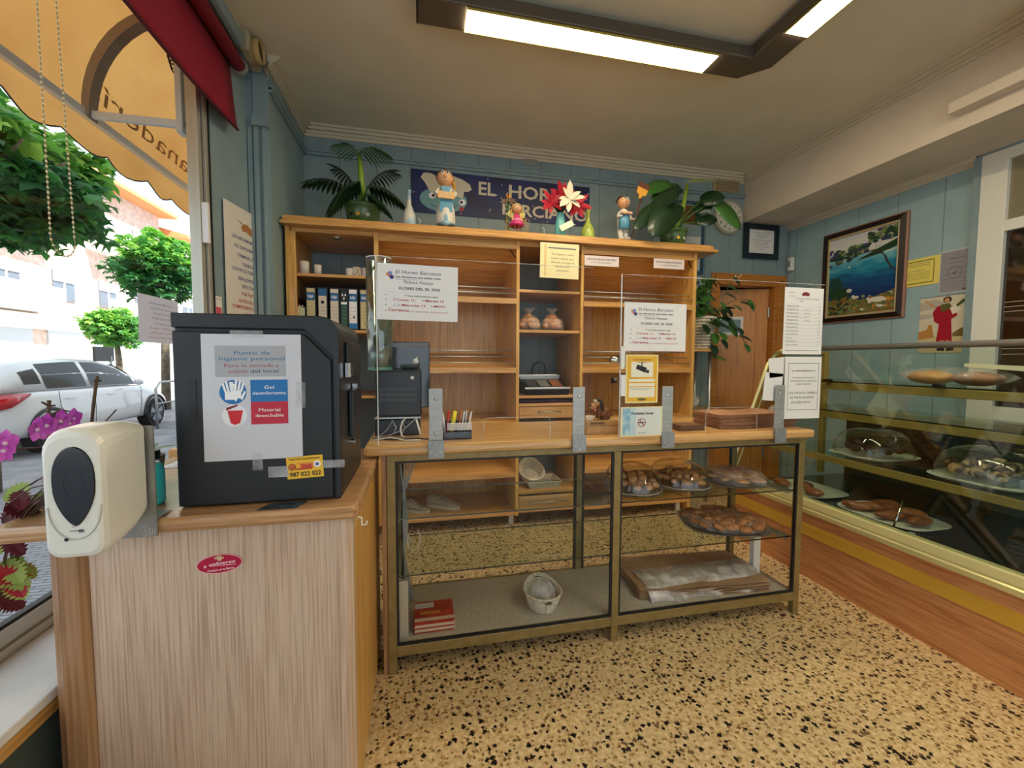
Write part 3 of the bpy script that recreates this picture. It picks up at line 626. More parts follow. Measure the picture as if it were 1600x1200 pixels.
m = M(); m.box(R_-.0045, R_-.0035+.001, 1.058, 1.066, 1.045, 1.052); m.box(R_-.0045, R_-.0025, 1.061, 1.063, 1.056, 1.064); m.build('key_hole', ink, SD)
m = M(); m.box(-.705, -.594, 1.092, 1.096, .842, 1.098); m.box(-.66, -.598, 1.096, 1.16, .8785, .8805); m.build('mounting_plate', noisy('brushed_plate', (158, 156, 150), (134, 132, 126), 14, .35, 0, m=.5), SD)
m = M()
for i in range(7): m.tube([(-.634+.006*i, 1.0905, .845), (-.622+.004*i, 1.0905, .872-.002*i)], .0012, 5)
m.build('tape_ridges', tapeM, SD)
# gel bottle behind the dispenser
c = at(250, 797, Z=.879); c = Vector((-.676, 1.222, .879))
GB = thing('gel_bottle', 'clear bottle of turquoise hand gel on the cabinet beside the dispenser', 'bottle', c)
M().lathe([(.0, 0), (.028, 0), (.031, .006), (.031, .085), (.027, .10), (.020, .107)], c, 24).build('bottle_body', mat('turquoise_gel', (70, 226, 230), .12, coat=.5), GB, smooth=True)
M().lathe([(.0265, .098), (.021, .107), (.021, .116), (0, .116)], c, 24).build('bottle_neck', film('bottle_clear', (235, 240, 240), .5, .1), GB, smooth=True)
M().lathe([(0, .116), (.023, .116), (.023, .138), (0, .138)], c, 24).build('cap', blackP, GB, smooth=False)
m = M(); m.tube([(-.615, 1.30, .882), (-.63, 1.33, .886), (-.615, 1.37, .884), (-.63, 1.34, .888), (-.61, 1.31, .892), (-.59, 1.35, .889), (-.62, 1.38, .884), (-.60, 1.42, .881)], .0035, 6)
m.build('cable_coil', blackP, label='coiled black cable on the cabinet left of the black machine', cat='cable', smooth=True)
m = M()
for i in range(5): 
    x = -.86+.012*i; m.box(x, x+.19, 1.62+.01*i, 1.79, .8775+.004*i, .881+.004*i)
m.build('paper_pile', paper, label='loose pile of papers lying at the window end of the cabinet', cat='papers')
# ================================================================== REFRIGERATED DISPLAY ON THE RIGHT
FD = thing('refrigerated_display', 'long glass-fronted bakery counter with gold trim and red-brown wood base', 'display counter', (2.9, 1.2, 0))
fy0, fy1 = -.9, 2.56
B(2.18, 3.28, fy0, fy1, 0, .25).build('base_panel', cherY, FD)
m = M(); m.prism([(2.168, .25), (2.172, .305), (2.185, .312), (2.2, .312), (2.2, .245)], 'Y', fy0, fy1); m.build('lower_gold_trim', gold, FD)
B(2.185, 3.28, fy0, fy1, .312, .38).build('middle_panel', cherY, FD)
m = M(); m.prism([(2.16, .38), (2.155, .405), (2.163, .412), (2.158, .42), (2.165, .455), (2.20, .462), (2.22, .44), (2.22, .38)], 'Y', fy0, fy1); m.build('glass_channel', goldP, FD, bevel=.002)
dkf = mat('display_dark', (30, 32, 32), .25, coat=.3)
m = M(); m.box(2.22, 3.2, fy0, fy1-.03, .38, .40); m.build('display_deck', dkf, FD)
B(3.2, 3.28, fy0, fy1, .38, .84).build('rear_wall', mat('rear_grey', (70, 70, 62), .4, .4), FD)
m = M()
for i in range(7):
    for y in [fy0+.1+.27*j for j in range(12)]: m.box(3.18, 3.205, y, y+.24, .60+.028*i, .612+.028*i)
m.build('air_grille', mat('grille_dark', (26, 24, 20), .4), FD)
B(3.16, 3.30, fy0, fy1, .84, .90).build('rear_rail', goldD, FD, bevel=.004)
def slant(z): return 2.175+(z-.46)*(2.50-2.175)/(1.335-.46)
m = M(); m.loft([[Vector((slant(z), y, z)) for z in (.46, 1.32)]+[Vector((slant(z)+.006, y, z)) for z in (1.32, .46)] for y in (fy0, fy1)]); m.build('front_glass', glass('display_glass', (240, 246, 242), 1.1, .02), FD)
m = M(); m.cyl((2.50, fy0, 1.335), (2.50, 2.24, 1.335), .016, n=12); m.build('top_rail', steel, FD, smooth=True)
# end frame with curved gold bar
for dx in (0, .05):
    m = M(); pts = [(slant(z)+dx-.008+.01*math.sin((z-.46)*3), fy1, z) for z in [.42+.09*i for i in range(10)]]
    if dx == 0: pts += [(2.52, fy1, 1.29), (2.58, fy1, 1.33), (2.68, fy1, 1.345), (2.92, fy1, 1.335)]
    m.tube(pts, .012 if dx == 0 else .006, 8); m.build('end_frame_bar', goldP, FD, smooth=True)
m = M(); m.face([(slant(.46), fy1+.005, .46), (3.0, fy1+.005, .46), (3.0, fy1+.005, 1.31), (2.56, fy1+.005, 1.31), (slant(1.25), fy1+.005, 1.25)]); m.build('end_glass', clearG, FD)
for y in (fy1-.02, .35):
    m = M(); m.box(2.93, 2.965, y-.02, y+.015, .42, 1.32); m.box(2.5, 2.96, y-.012, y+.005, 1.305, 1.325); m.build('upright_post', goldD, FD, bevel=.003)
for z, x0_ in ((1.10, 2.62), (.915, 2.60)):
    m = M(); m.box(x0_, x0_+.03, fy0, fy1-.05, z-.03, z+.015); m.build('shelf_beam', goldD if z > 1 else goldD, FD, bevel=.004)
    m = M(); m.box(x0_-.02, 3.06, fy0, fy1-.05, z+.016, z+.024); m.build('glass_shelf', clearG, FD)
    m = M(); m.box(x0_-.022, x0_-.02, fy0, fy1-.05, z+.016, z+.024); m.build('shelf_edge', edgeG, FD)
m = M(); m.box(2.46, 3.1, fy0, fy1-.05, .66, .667); m.build('glass_shelf', clearG, FD); m = M(); m.box(2.44, 2.46, fy0, fy1-.05, .635, .672); m.build('shelf_beam', goldD, FD)
# ================================================================== SCREENS AND CLAMPS
CT = .9255
def screen(x0, x1, z1, notch, label, y=1.628):
    t = thing('acrylic_screen', label, 'protective screen', ((x0+x1)/2, y, CT), 'clear acrylic screens on the worktop')
    a, b, h = notch; r = .02
    arc = lambda cx, cz, s: [(cx+r*math.cos(q), cz+r*math.sin(q)) for q in s]
    qs = [math.pi/2*i/4 for i in range(5)]
    pts = [(x0, CT), (a, CT)]+arc(a+r, h-r, [math.pi-q for q in qs])+arc(b-r, h-r, [math.pi/2-q for q in qs])+[(b, CT), (x1, CT), (x1, z1), (x0, z1)]
    M().prism(pts, 'Y', y, y+.004).build('clear_sheet', acry, t)
    m = M(); m.box(x0, x0+.0035, y-.0005, y+.0045, CT, z1); m.build('polished_edge', acE, t)  # edge brightness of the sheet put into a whitish bar
    m = M(); e = pts[1:-3]; m.tube([(p[0], y+.002, p[1]) for p in e], .0011, 5); m.build('cutout_edge', film('cut_edge', (240, 240, 236), .45, .1), t)
    m = M(); m.box(x0, x1, y, y+.004, z1-.0015, z1+.0005); m.build('top_edge', film('cut_edge'), t)
screen(-.158, .70, 1.632, (.245, .52, 1.02), 'clear acrylic screen on the left half of the worktop, white printed notice on it')
screen(.826, 1.868, 1.612, (1.25, 1.52, 1.04), 'clear acrylic screen on the right half of the worktop, yellow camera sign on it')
for i, (x, nm) in enumerate(((.057, 'nearest the black machine, beside the pen box'), (.641, 'in the middle, beside the dog figurine'), (1.051, 'right of the yellow camera sign'), (1.635, 'at the right end, beside the price list'))):
    t = thing('screen_clamp', 'upright aluminium clamp bar on the worktop edge, '+nm, 'clamp', (x, 1.61, .88), 'aluminium screen clamps')
    B(x-.026, x+.026, 1.6205, 1.6265, .905, 1.14).build('clamp_bar', steel if 0 else noisy('clamp_alu', (176, 178, 174), (160, 162, 160), 10, .38, 0, m=.35, stretch=(1, 1, 8)), t, bevel=.001)
    m = M(); m.box(x-.030, x+.030, 1.608, 1.6125, .872, .94); m.box(x-.030, x+.030, 1.6125, 1.6215, .9265, .94); m.build('edge_bracket', noisy('zinc_plate', (160, 164, 166), (140, 144, 146), 30, .4, 0, m=.4), t, bevel=.001)
    for z in (1.10, .965):
        M().cyl((x, 1.6205, z), (x, 1.6165, z), .007, .005, 12).build('bolt', chrome, t, smooth=True)
    m = M()
    for dx, dz in ((0, .928), (-.017, .895), (.017, .895), (0, .885)): m.cyl((x+dx, 1.608, dz), (x+dx, 1.6065, dz), .004, n=10)
    m.build('screws', steel, t)
t = thing('screen_lock', 'small round metal lock on the left edge of the right screen', 'lock', (.80, 1.63, 1.24))
m = M(); m.cyl((.79, 1.64, 1.253), (.825, 1.64, 1.253), .014, n=16); m.build('lock_barrel', chrome, t, smooth=True); B(.826, .845, 1.62, 1.6275, 1.215, 1.31).build('lock_plate', white, t, bevel=.002)
m = M(); m.cyl((.80, 1.64, 1.165), (.815, 1.64, 1.165), .012, n=12); m.tube([(.80, 1.64, 1.165), (.79, 1.635, 1.175)], .003); m.tube([(.80, 1.64, 1.165), (.79, 1.635, 1.155)], .003); m.build('wing_screw', blackP, t); B(.83, .85, 1.622, 1.6275, 1.10, 1.19).build('white_tag', paper, t)
# ------------------------------------------------------------------ notices on the screens
def closing(x0, z1, w, h, label, tilt):
    s = Sheet('closing_notice', label, 'notice', (x0, 1.6265, z1), (1, 0, 0), w, h, paper, tilt=tilt, group='printed closing notices')
    drk = mat('slate_ink', (40, 60, 80), .6)
    s.t('El Horno Berciano', .50, .14, .062, mat('blue_script', (50, 66, 96), .6), w=.56, ital=.25)
    s.t('Les deseamos que pasen unas', .50, .225, .034, drk, w=.56, bold=True); s.r(.22, .268, .50, .273, blueI, 'rule')
    s.t('Felices Fiestas', .50, .315, .055, drk, w=.36, ital=.25)
    s.t('FLORES DEL SIL 2026', .52, .43, .044, greenI if 0 else mat('teal_black', (34, 70, 76), .6), w=.51, bold=True); s.r(.10, .505, .93, .508, mat('hairline', (205, 206, 212), .6), 'rule')
    s.t('Y Les informamos que', .54, .56, .030, greenI, w=.41, bold=True)
    s.t('El', .215, .635, .034, redI, w=.035); s.t('Lunes 11,', .36, .635, .038, redI, w=.22, bold=True); s.t('El', .57, .635, .034, redI, w=.035); s.t('Martes 12', .71, .635, .038, redI, w=.23, bold=True)
    s.t('y el', .24, .73, .034, greyI, w=.08); s.t('Miércoles 13', .445, .73, .038, redI, w=.29, bold=True); s.t('de', .675, .73, .032, greyI, w=.04); s.t('MAYO', .77, .73, .038, redI, w=.14, bold=True)
    s.t('Cerramos', .26, .82, .046, redI, w=.25, bold=True); s.t('por descanso del personal', .63, .835, .030, mat('rose_ink'), w=.47)
    for v in (.555, .64, .735, .835): s.r(.098, v-.006, .112, v+.008, ink, 'bullet')
    for u, v, c in ((.13, .19, (230, 150, 90)), (.16, .215, (210, 110, 120)), (.155, .17, (120, 140, 200)), (.175, .24, (40, 60, 120))): s.poly([(u+.026*math.cos(k), v+.035*math.sin(k)) for k in [i*math.pi/5 for i in range(10)]], mat('logo%d' % c[0], c, .6), 'logo_dot'); s.lay()
    return s.done()
closing(-.152, 1.606, .296, .207, 'white closing notice on the left screen, beside the tall glass vase', -.012)
closing(.840, 1.497, .294, .205, 'white closing notice on the right screen, above the yellow camera sign', -.004)
yel = mat('sign_yellow', (236, 182, 30), .35)
s = Sheet('camera_warning_sign', 'yellow video surveillance sign with a black camera picture on the right screen', 'sign', (.852, 1.6265, 1.276), (1, 0, 0), .152, .207, mat('sign_border', (240, 228, 160), .35))
s.r(.04, .03, .96, .97, yel).lay()
s.t('ZONA VIDEOVIGILADA', .5, .105, .022, ink, w=.56, bold=True); s.r(.16, .15, .84, .46, mat('sign_cream', (244, 238, 214), .4), 'white_panel').r(.10, .50, .90, .56, mat('sign_cream'), 'white_panel').r(.10, .59, .90, .65, mat('sign_cream'), 'white_panel').r(.10, .67, .90, .88, mat('sign_cream'), 'white_panel'); s.lay()
s.poly([(.34, .20), (.64, .27), (.60, .375), (.30, .29)], ink, 'camera_symbol').poly([(.63, .31), (.72, .325), (.69, .39), (.61, .365)], ink, 'camera_symbol').r(.47, .165, .50, .23, ink, 'camera_symbol').r(.35, .155, .64, .165, ink, 'camera_symbol')
s.t('Responsable', .25, .485, .012, ink, w=.26); s.t('PUEDE EJERCITAR SUS DERECHOS ANTE', .48, .695, .012, ink, w=.68); s.t('LEY ORGANICA DE PROTECCION DE DATOS', .42, .72, .012, ink, w=.55); s.poly([(.5+.14*math.cos(k), .925+.025*math.sin(k)) for k in [i*math.pi/8 for i in range(16)]], mat('olive', (110, 96, 40), .5), 'badge'); s.done()
s = Sheet('no_smoking_sign', 'pale blue and white no smoking sign standing on the worktop edge', 'sign', (.826, 1.6150, 1.054), (1, 0, 0), .196, .127, mat('sign_frame', (234, 228, 190), .4))
grad = mat('sea_blue_print', (150, 196, 214), .45); N, L, bb = nodes(grad); mp = coords(N, L); g = N.new('ShaderNodeTexNoise'); g.inputs['Scale'].default_value = 40; L.new(mp.outputs[0], g.inputs['Vector']); cr_ = ramp(N, [(.35, (120, 176, 204)), (.65, (186, 216, 220))]); L.new(g.outputs['Fac'], cr_.inputs[0]); L.new(cr_.outputs[0], bb.inputs['Base Color'])
s.r(.05, .05, .96, .95, mat('sign_pale', (222, 228, 222), .4)).lay(); s.r(.05, .05, .22, .95, grad).r(.22, .05, .36, .95, mat('pale_blue_print', (190, 214, 220), .45)).lay()
s.t('Prohibido fumar', .52, .22, .085, ink, w=.54, bold=True)
for i in range(24):
    a0, a1 = i*math.pi/12, (i+1)*math.pi/12; f_ = lambda a, r: (.50+r*math.cos(a)*.65, .54+r*math.sin(a))
    s.poly([f_(a0, .15), f_(a1, .15), f_(a1, .125), f_(a0, .125)], mat('ring_red', (170, 70, 80), .5), 'ring')
s.r(.42, .52, .56, .555, ink, 'cigarette_symbol').poly([(.44, .43), (.46, .42), (.57, .65), (.55, .66)], mat('ring_red'), 'ring_bar').t('fumar', .52, .88, .05, greyI, w=.18); s.done()
# price list and payment notice on the right screen
s = Sheet('price_list', 'tall white printed price list hanging at the right end of the screen', 'price list', (1.642, 1.6265, 1.592), (1, 0, 0), .218, .308, paper)
rd = mat('maroon_ink', (130, 40, 40), .6); s.t('PANADERIA', .17, .075, .014, greyI, w=.16).t('BERCIANA', .17, .13, .014, greyI, w=.14); s.t('LISTA DE PRECIOS DE VENTA AL PUBLICO', .58, .165, .014, ink, w=.62).t('2026', .42, .20, .014, ink, w=.08)
s.poly([(.42, .10), (.46, .075), (.52, .06), (.60, .07), (.64, .10), (.60, .125), (.52, .115), (.46, .125)], rd, 'crest')
for i, (a, b, c) in enumerate((('BARRA DE PAN', 0, '0,90'), ('HOGAZA DE 1 KG', 'PAN', '2,60'), ('HOGAZA DE 500', 'CENTENO', '1,60'), ('PAN DE MOLDE', 'ESP', '2,10'), ('EMPANADA DE KG', 'ATUN CARNE', '12,0'), ('EMPANADILLAS', 0, '1,50'), ('MAGDALENAS KG', 0, '6,00'), ('ROSCAS DE HUEVO', 0, '5,50'), ('PASTAS KG', 0, '9,00'), ('BOLLOS', 0, '1,20'), ('ROSQUILLAS', 0, '7,00'), ('TARTA DE LIMON', 0, '14,0'))):
    v = .275+i*.053; s.t(a, .06, v, .017, ink, al='L', w=.30 if len(a) > 8 else .16); s.t(c, .94, v, .014, greyI, al='R', w=.07); s.r(.06, v+.016, .95, v+.0175, greyI, 'rule')
    if b: s.t(b, .58, v, .013, greyI, w=.14)
s.r(.05, .94, .93, .945, ink, 'rule'); s.done()
s = Sheet('payment_notice', 'white framed payment notice below the price list, partly behind a clamp', 'notice', (1.66, 1.6268, 1.272), (1, 0, 0), .206, .292, paper)
for a in ((.09, .10, .93, .108), (.09, .85, .93, .858), (.09, .10, .102, .858), (.918, .10, .93, .858)): s.r(*a, greyI, 'border')
s.t('EL HORNO BERCIANO S.L.', .52, .225, .022, ink, w=.66, bold=True).t('LE INFORMAMOS QUE NO', .52, .335, .022, ink, w=.62).t('DISPONEMOS DE TERMINAL', .52, .39, .022, ink, w=.72).t('PARA TARJETAS', .52, .44, .022, ink, w=.40).t('LOS PAGOS DEBEN', .49, .58, .034, ink, w=.80).t('SE REALIZARSE', .49, .655, .034, ink, w=.66).t('EN EFECTIVO', .47, .735, .034, ink, w=.52); s.done()
for i, (x, z, w, h, a) in enumerate(((1.575, 1.262, .10, .09, .1), (1.56, 1.20, .10, .13, -.08))):
    Sheet('loose_slip', ('upper' if i == 0 else 'lower')+' white paper slip tucked behind the price list, by the gold bar', 'paper slip', (x, 1.6348, z), (1, 0, 0), w, h, paper, tilt=a).done()
# ================================================================== THINGS ON THE WORKTOP
t = thing('till_terminal', 'black till terminal seen from behind, trailing white cables on the worktop', 'till', (-.1, 1.9, CT))
B(-.185, .005, 1.82, 1.98, 1.01, 1.205).build('terminal_back', blackP, t, bevel=.008); B(-.19, 0.0, 1.83, 2.0, CT, .995).build('terminal_base', mk2, t, bevel=.006); B(-.14, -.04, 1.85, 1.95, .995, 1.01).build('terminal_neck', mk2, t)
m = M()
for i in range(26):
    for j in range(3): m.box(-.165+.0058*i, -.1628+.0058*i, 1.8185, 1.8201, 1.075+.022*j, 1.087+.022*j)
m.build('vent_slots', mat('vent_grey', (80, 84, 86), .5), t); B(-.19, 0.0, 1.822, 1.828, 1.0, 1.006).build('connector_strip', steel, t)
B(-.04, -.027, 1.8165, 1.8195, 1.168, 1.18).build('white_sticker', paper, t)
for pts, r, c in (([(-.06, 1.815, 1.005), (-.075, 1.80, .99), (-.083, 1.79, .96), (-.078, 1.78, .935), (-.068, 1.77, .93)], .0035, white), ([(-.02, 1.815, 1.0), (-.008, 1.80, .96), (.0, 1.79, .932)], .0045, white), ([(-.12, 1.815, 1.0), (-.10, 1.80, .965), (-.11, 1.79, .945)], .0025, steel), ([(-.02, 1.815, 1.0), (-.07, 1.79, .958), (-.12, 1.78, .94), (-.17, 1.77, .932)], .0022, steel), ([(-.11, 1.815, 1.0), (-.14, 1.79, .955), (-.17, 1.77, .933)], .0018, steel), ([(-.08, 1.815, 1.0), (-.065, 1.80, .965), (-.08, 1.78, .932)], .0018, steel)):
    m = M(); m.tube(pts, r, 6); m.build('cable', c, t, smooth=True)
for k, (pts, c, lb) in enumerate((([(-.19, 1.76, .929), (-.10, 1.72, .929), (-.02, 1.74, .929), (.03, 1.71, .929)], blackP, 'black cable lying along the worktop below the till'), ([(-.19, 1.72, .929), (-.12, 1.75, .934), (-.06, 1.70, .929), (-.0, 1.695, .929)], white, 'white cable lying along the worktop below the till'))):
    m = M(); m.tube(pts, .003, 6); m.build('loose_cable', c, label=lb, cat='cable', smooth=True)
t = thing('small_screen', 'black flat screen standing behind the till, against the oak shelves', 'screen', (-.03, 2.06, CT))
B(-.19, .045, 2.05, 2.085, 1.02, 1.335).build('screen_panel', mat('gloss_black', (14, 15, 18), .12, coat=.6), t, bevel=.004); B(-.12, -.02, 2.04, 2.12, CT, .94).build('screen_foot', blackP, t); B(-.09, -.05, 2.06, 2.08, .94, 1.03).build('screen_neck', blackP, t); B(-.18, .035, 2.046, 2.05, 1.31, 1.328).build('top_bezel', greyI, t)
t = thing('dark_dish', 'shallow dark oval dish on top of the till', 'dish', (-.03, 1.9, 1.206))
M().lathe([(0, .001), (.035, .001), (.045, .02), (.043, .021), (.033, .006), (0, .006)], (-.045, 1.90, 1.2055), 24, 1.0).build('dish_bowl', mk, t, smooth=True)
m = M(); m.ball((-.02, 1.90, 1.243), (.012, .008, .012), 14, 8); m.tube([(-.016, 1.90, 1.25), (-.012, 1.90, 1.262)], .0025, 6); m.build('paper_flower', white, label='tiny white ornament sitting in the dark dish on the till', cat='ornament', smooth=True)
t = thing('glass_vase', 'tall clear glass cylinder vase holding a small spiky plant', 'vase', (-.168, 1.86, 1.206))
c = Vector((-.168, 1.87, 1.206))
m = M(); m.lathe([(.050, 0), (.053, .004), (.053, .47), (.0505, .47), (.0505, .012), (0, .012), (0, 0)], c, 40, cap=False); m.build('glass_cylinder', glass('vase_glass', (238, 246, 243), 2.2, .10), t, smooth=True)
m = M(); m.lathe([(0, 0), (.052, 0), (.052, .012), (0, .012)], c, 32); m.build('thick_base', film('green_glass', (120, 200, 170), .5, .1), t)
m = M(); m.lathe([(.0515, .468), (.0535, .47), (.0515, .472)], c, 40, cap=False); m.build('rim', acE, t, smooth=True)
m = M(); m.lathe([(0, .014), (.034, .014), (.045, .10), (.042, .10), (.034, .03), (0, .03)], c, 24); pot = m.build('inner_cup', mat('silver_cup', (190, 196, 196), .25, .6), t, smooth=True)
m = M()
for i in range(46):
    a = random.uniform(0, 6.28); tl_ = random.uniform(.15, .5); m.leaf(c+Vector((.02*math.cos(a), .02*math.sin(a), .09)), (math.cos(a)*tl_, math.sin(a)*tl_, 1), (-math.cos(a), -math.sin(a), .4), random.uniform(.09, .17), .007, random.uniform(-.05, .06), 4)
m.build('spiky_leaves', mat('sage', (140, 156, 110), .5), t)
# pen box
t = thing('pen_box', 'small black open desk box of pens and rubber bands beside the left clamp', 'pen holder', (.15, 1.73, CT))
m = M()
x0, x1, y0, y1, z1 = .09, .205, 1.70, 1.78, .995
m.box(x0, x1, y0, y0+.003, CT, z1-.04); m.box(x0, x1, y1-.003, y1, CT, z1); m.box(x0, x0+.003, y0, y1, CT, z1-.03); m.box(x1-.003, x1, y0, y1, CT, z1-.03); m.box(x0, x1, y0, y1, CT, CT+.003)
m.build('box_shell', mat('smoke_black', (26, 26, 30), .2, coat=.4), t)
for i, (x, c, dx, h) in enumerate(((.10, (230, 230, 230), -.01, .105), (.105, (210, 30, 40), .01, .112), (.122, (236, 226, 40), .02, .11), (.15, (190, 110, 60), .02, .115), (.165, (220, 220, 220), .015, .11), (.18, (180, 184, 190), .01, .112), (.19, (235, 235, 235), .02, .105))):
    m = M(); w = .004 if c[1] != 226 else .009; m.tube([(x, 1.755, CT+.006), (x+dx, 1.75, CT+h)], w, 8); m.build('pen', mat('pen%d' % c[0]+str(c[1]), c, .3), label=('white', 'red', 'yellow highlighter', 'orange-brown', 'pale', 'grey', 'short white')[i]+' pen standing in the black desk box', cat='pen', group='pens in the desk box', smooth=True)
for i in range(6): B(.105, .205, 1.690, 1.698, .965+.005*i, .968+.005*i, ).build('card_slip', paper, label='cream card in the thin bundle in front of the pen box', cat='card', group='bundle of cards at the pen box')
# cardboard box, dog, scoop
s = Sheet('cardboard_box', None, None, (0, 0, 0), (1, 0, 0), .01, .01, paper) if 0 else None
kr = noisy('cardboard', (196, 156, 104), (184, 144, 92), 20, .7, .05)
t = thing('cardboard_box', 'small brown cardboard box with black lettering under the dog figurine', 'box', (.80, 1.74, CT))
B(.712, .895, 1.70, 1.80, CT, .985).build('box_body', kr, t, bevel=.001)
m = M(); m.text('CHICKEN-BAGS', (.758, 1.6985, .974), (1, 0, 0), (0, 0, 1), .010, w=.07, bold=True); m.build('lettering', ink, t, recalc=False); B(.714, .893, 1.6985, 1.70, .962, .9635).build('printed_line', ink, t)
t = thing('dog_figurine', 'brown and black beagle figurine sitting on the small cardboard box', 'figurine', (.80, 1.74, .985))
tan = mat('dog_tan', (196, 140, 92), .5); dbk = mat('dog_black', (38, 30, 28), .45)
o_ = Vector((.79, 1.745, .986))
m = M(); m.ball(o_+Vector((.02, 0, .028)), (.028, .02, .026), 16, 10); m.ball(o_+Vector((.004, 0, .042)), (.02, .018, .028), 16, 10); m.ball(o_+Vector((.036, 0, .016)), (.018, .022, .016), 14, 8)
for dy in (-.010, .010): m.tube([o_+Vector((-.004, dy, .04)), o_+Vector((-.008, dy, .015)), o_+Vector((-.012, dy, .004))], [.008, .006, .007], 8); m.ball(o_+Vector((.02, dy*1.7, .006)), (.016, .007, .006), 10, 6)
m.tube([o_+Vector((.046, 0, .014)), o_+Vector((.06, 0, .018)), o_+Vector((.07, 0, .032))], [.005, .004, .002], 8); m.build('dog_body', mat('dog_brown', (132, 82, 54), .5), t, smooth=True)
m = M(); m.ball(o_+Vector((-.012, 0, .074)), (.019, .017, .018), 16, 10); m.ball(o_+Vector((-.030, 0, .060)), (.018, .014, .014), 14, 8); hd = m.build('dog_head', tan, t, smooth=True)
m = M(); m.ball(o_+Vector((-.009, 0, .081)), (.017, .0165, .013), 14, 8); m.build('black_crown', dbk, hd, smooth=True)
for dy in (-1, 1): m = M(); m.ball(o_+Vector((.002, dy*.018, .062)), (.009, .004, .026), 12, 8, R=Matrix.Rotation(-.15, 3, 'Y')); m.build('dog_ear', dbk, hd, smooth=True)
M().ball(o_+Vector((-.046, -.002, .062)), (.006, .007, .006), 12, 8).build('nose', ink, hd, smooth=True)
for dy in (-.008, .007):
    e = M(); e.ball(o_+Vector((-.024, dy, .082)), .0065, 12, 8); e = e.build('eye', white, hd, smooth=True); e = M(); e.ball(o_+Vector((-.0295, dy-.001, .083)), .0028, 8, 6); e.build('pupil', ink, hd, smooth=True)
m = M(); m.ball(o_+Vector((-.024, -.006, .044)), (.005, .005, .009), 10, 6); m.build('tongue', mat('tongue_pink', (226, 130, 150), .4), hd, smooth=True)
t = thing('white_dish', 'little white tapered dish on the cardboard box in front of the dog', 'dish', (.735, 1.73, .986)); m = M(); m.lathe([(0, 0), (.014, 0), (.024, .018), (.022, .018), (.013, .003), (0, .003)], (.738, 1.728, .986), 4, 1.0); m.build('dish_body', mat('cream_dish', (240, 236, 220), .35), t)
# flat paper bags
kbag = noisy('kraft_paper', (176, 132, 100), (150, 106, 76), 14, .75, .3, .004)
for i in range(4): 
    m = M(); m.prism([(1.165+.003*i, 1.70), (1.30, 1.70+.002*i), (1.31-.003*i, 1.80), (1.175, 1.80)], 'Z', CT+.0005+.0065*i, CT+.0055+.0065*i); m.build('flat_paper_bag', mat('brown_bag', (110, 78, 56), .6), label='dark brown flat paper bag in the short pile right of the smoking sign', cat='paper bag', group='short pile of flat paper bags')
for i in range(16):
    m = M(); rows = []; y0 = 1.80+random.uniform(-.004, .004); x0 = 1.40+random.uniform(-.006, .004); L_ = .42+random.uniform(-.02, .02)
    for j in range(9):
        x = x0+L_*j/8; z = CT+.001+.0043*i+.0022*math.sin(j*1.3+i*.35)*(i/16)
        rows.append([Vector((x, y0-.08-.01*math.sin(j), z)), Vector((x, y0+.12, z+.002*(j % 2)*(i/16)))])
    m.loft(rows, closed=False, cap=False); m.build('kraft_bag', kbag, label='long brown kraft bread bag in the tall pile at the right end of the worktop', cat='paper bag', group='tall pile of kraft bread bags', solid=.0025, recalc=False)
t = film('bag_plastic', (226, 232, 228), .3, .15)
m = M(); m.ball((1.80, 1.80, .975), (.055, .05, .05), 18, 12, wob=.08); m.build('clear_plastic_bag', t, label='crumpled clear plastic bag at the far right end of the worktop', cat='plastic bag', smooth=True)
# notices stuck to the shelf unit
hn = mat('honey_paper', (236, 226, 176), .5)
a = at(842, 378, Y=2.935); s = Sheet('hygiene_card', 'cream bordered notice card hanging from the shelf unit top', 'notice', (a.x, 2.930, a.z), (1, 0, 0), at(903, 380, Y=2.93).x-a.x, .25, hn, tilt=-.01)
s.r(.10, .05, .16, .95, mat('honey_band', (226, 200, 140), .5)).t('Por higiene y salud', .58, .31, .055, mat('brown_ink'), w=.56).t('publica utilicen para', .58, .43, .055, mat('brown_ink'), w=.58).t('efectuar sus pagos la', .58, .54, .055, mat('brown_ink'), w=.60).t('caja de cobro', .58, .66, .055, mat('brown_ink'), w=.38).t('automatica', .58, .77, .055, mat('brown_ink'), w=.32).r(.20, .12, .92, .16, greyI).r(.2, .9, .95, .905, mat('honey_band')); s.done()
for u0, v0, u1, v1, tx1, tx2, lb in ((914, 396, 968, 411, 'PAN CON SALVADO DE TRIGO', '( 14 % DE SALVADO )', 'white bread label strip on the upper shelf, nearer the cream card'), (1023, 400, 1071, 412, 'PAN CON HARINA DE CENTENO', '( 15 % DE CENTENO )', 'white bread label strip on the upper shelf, nearer the right end')):
    a = at(u0, v0, Y=2.96); b = at(u1, v1, Y=2.96); s = Sheet('bread_label', lb, 'label', (a.x, 2.99, a.z), (1, 0, 0), b.x-a.x, .075, mat('label_lilac', (220, 208, 208), .4)); s.t(tx1, .5, .35, .17, ink, w=.84, bold=True).t(tx2, .5, .66, .15, ink, w=.62); s.done()
    s = Sheet('label_holder', 'faint clear holder strip above the '+lb.split('white ')[1], 'label holder', (a.x, 2.995, 2.105), (1, 0, 0), b.x-a.x, 2.105-a.z-.004, film('holder_film', (190, 170, 150), .4, .2)).done() if 0 else None
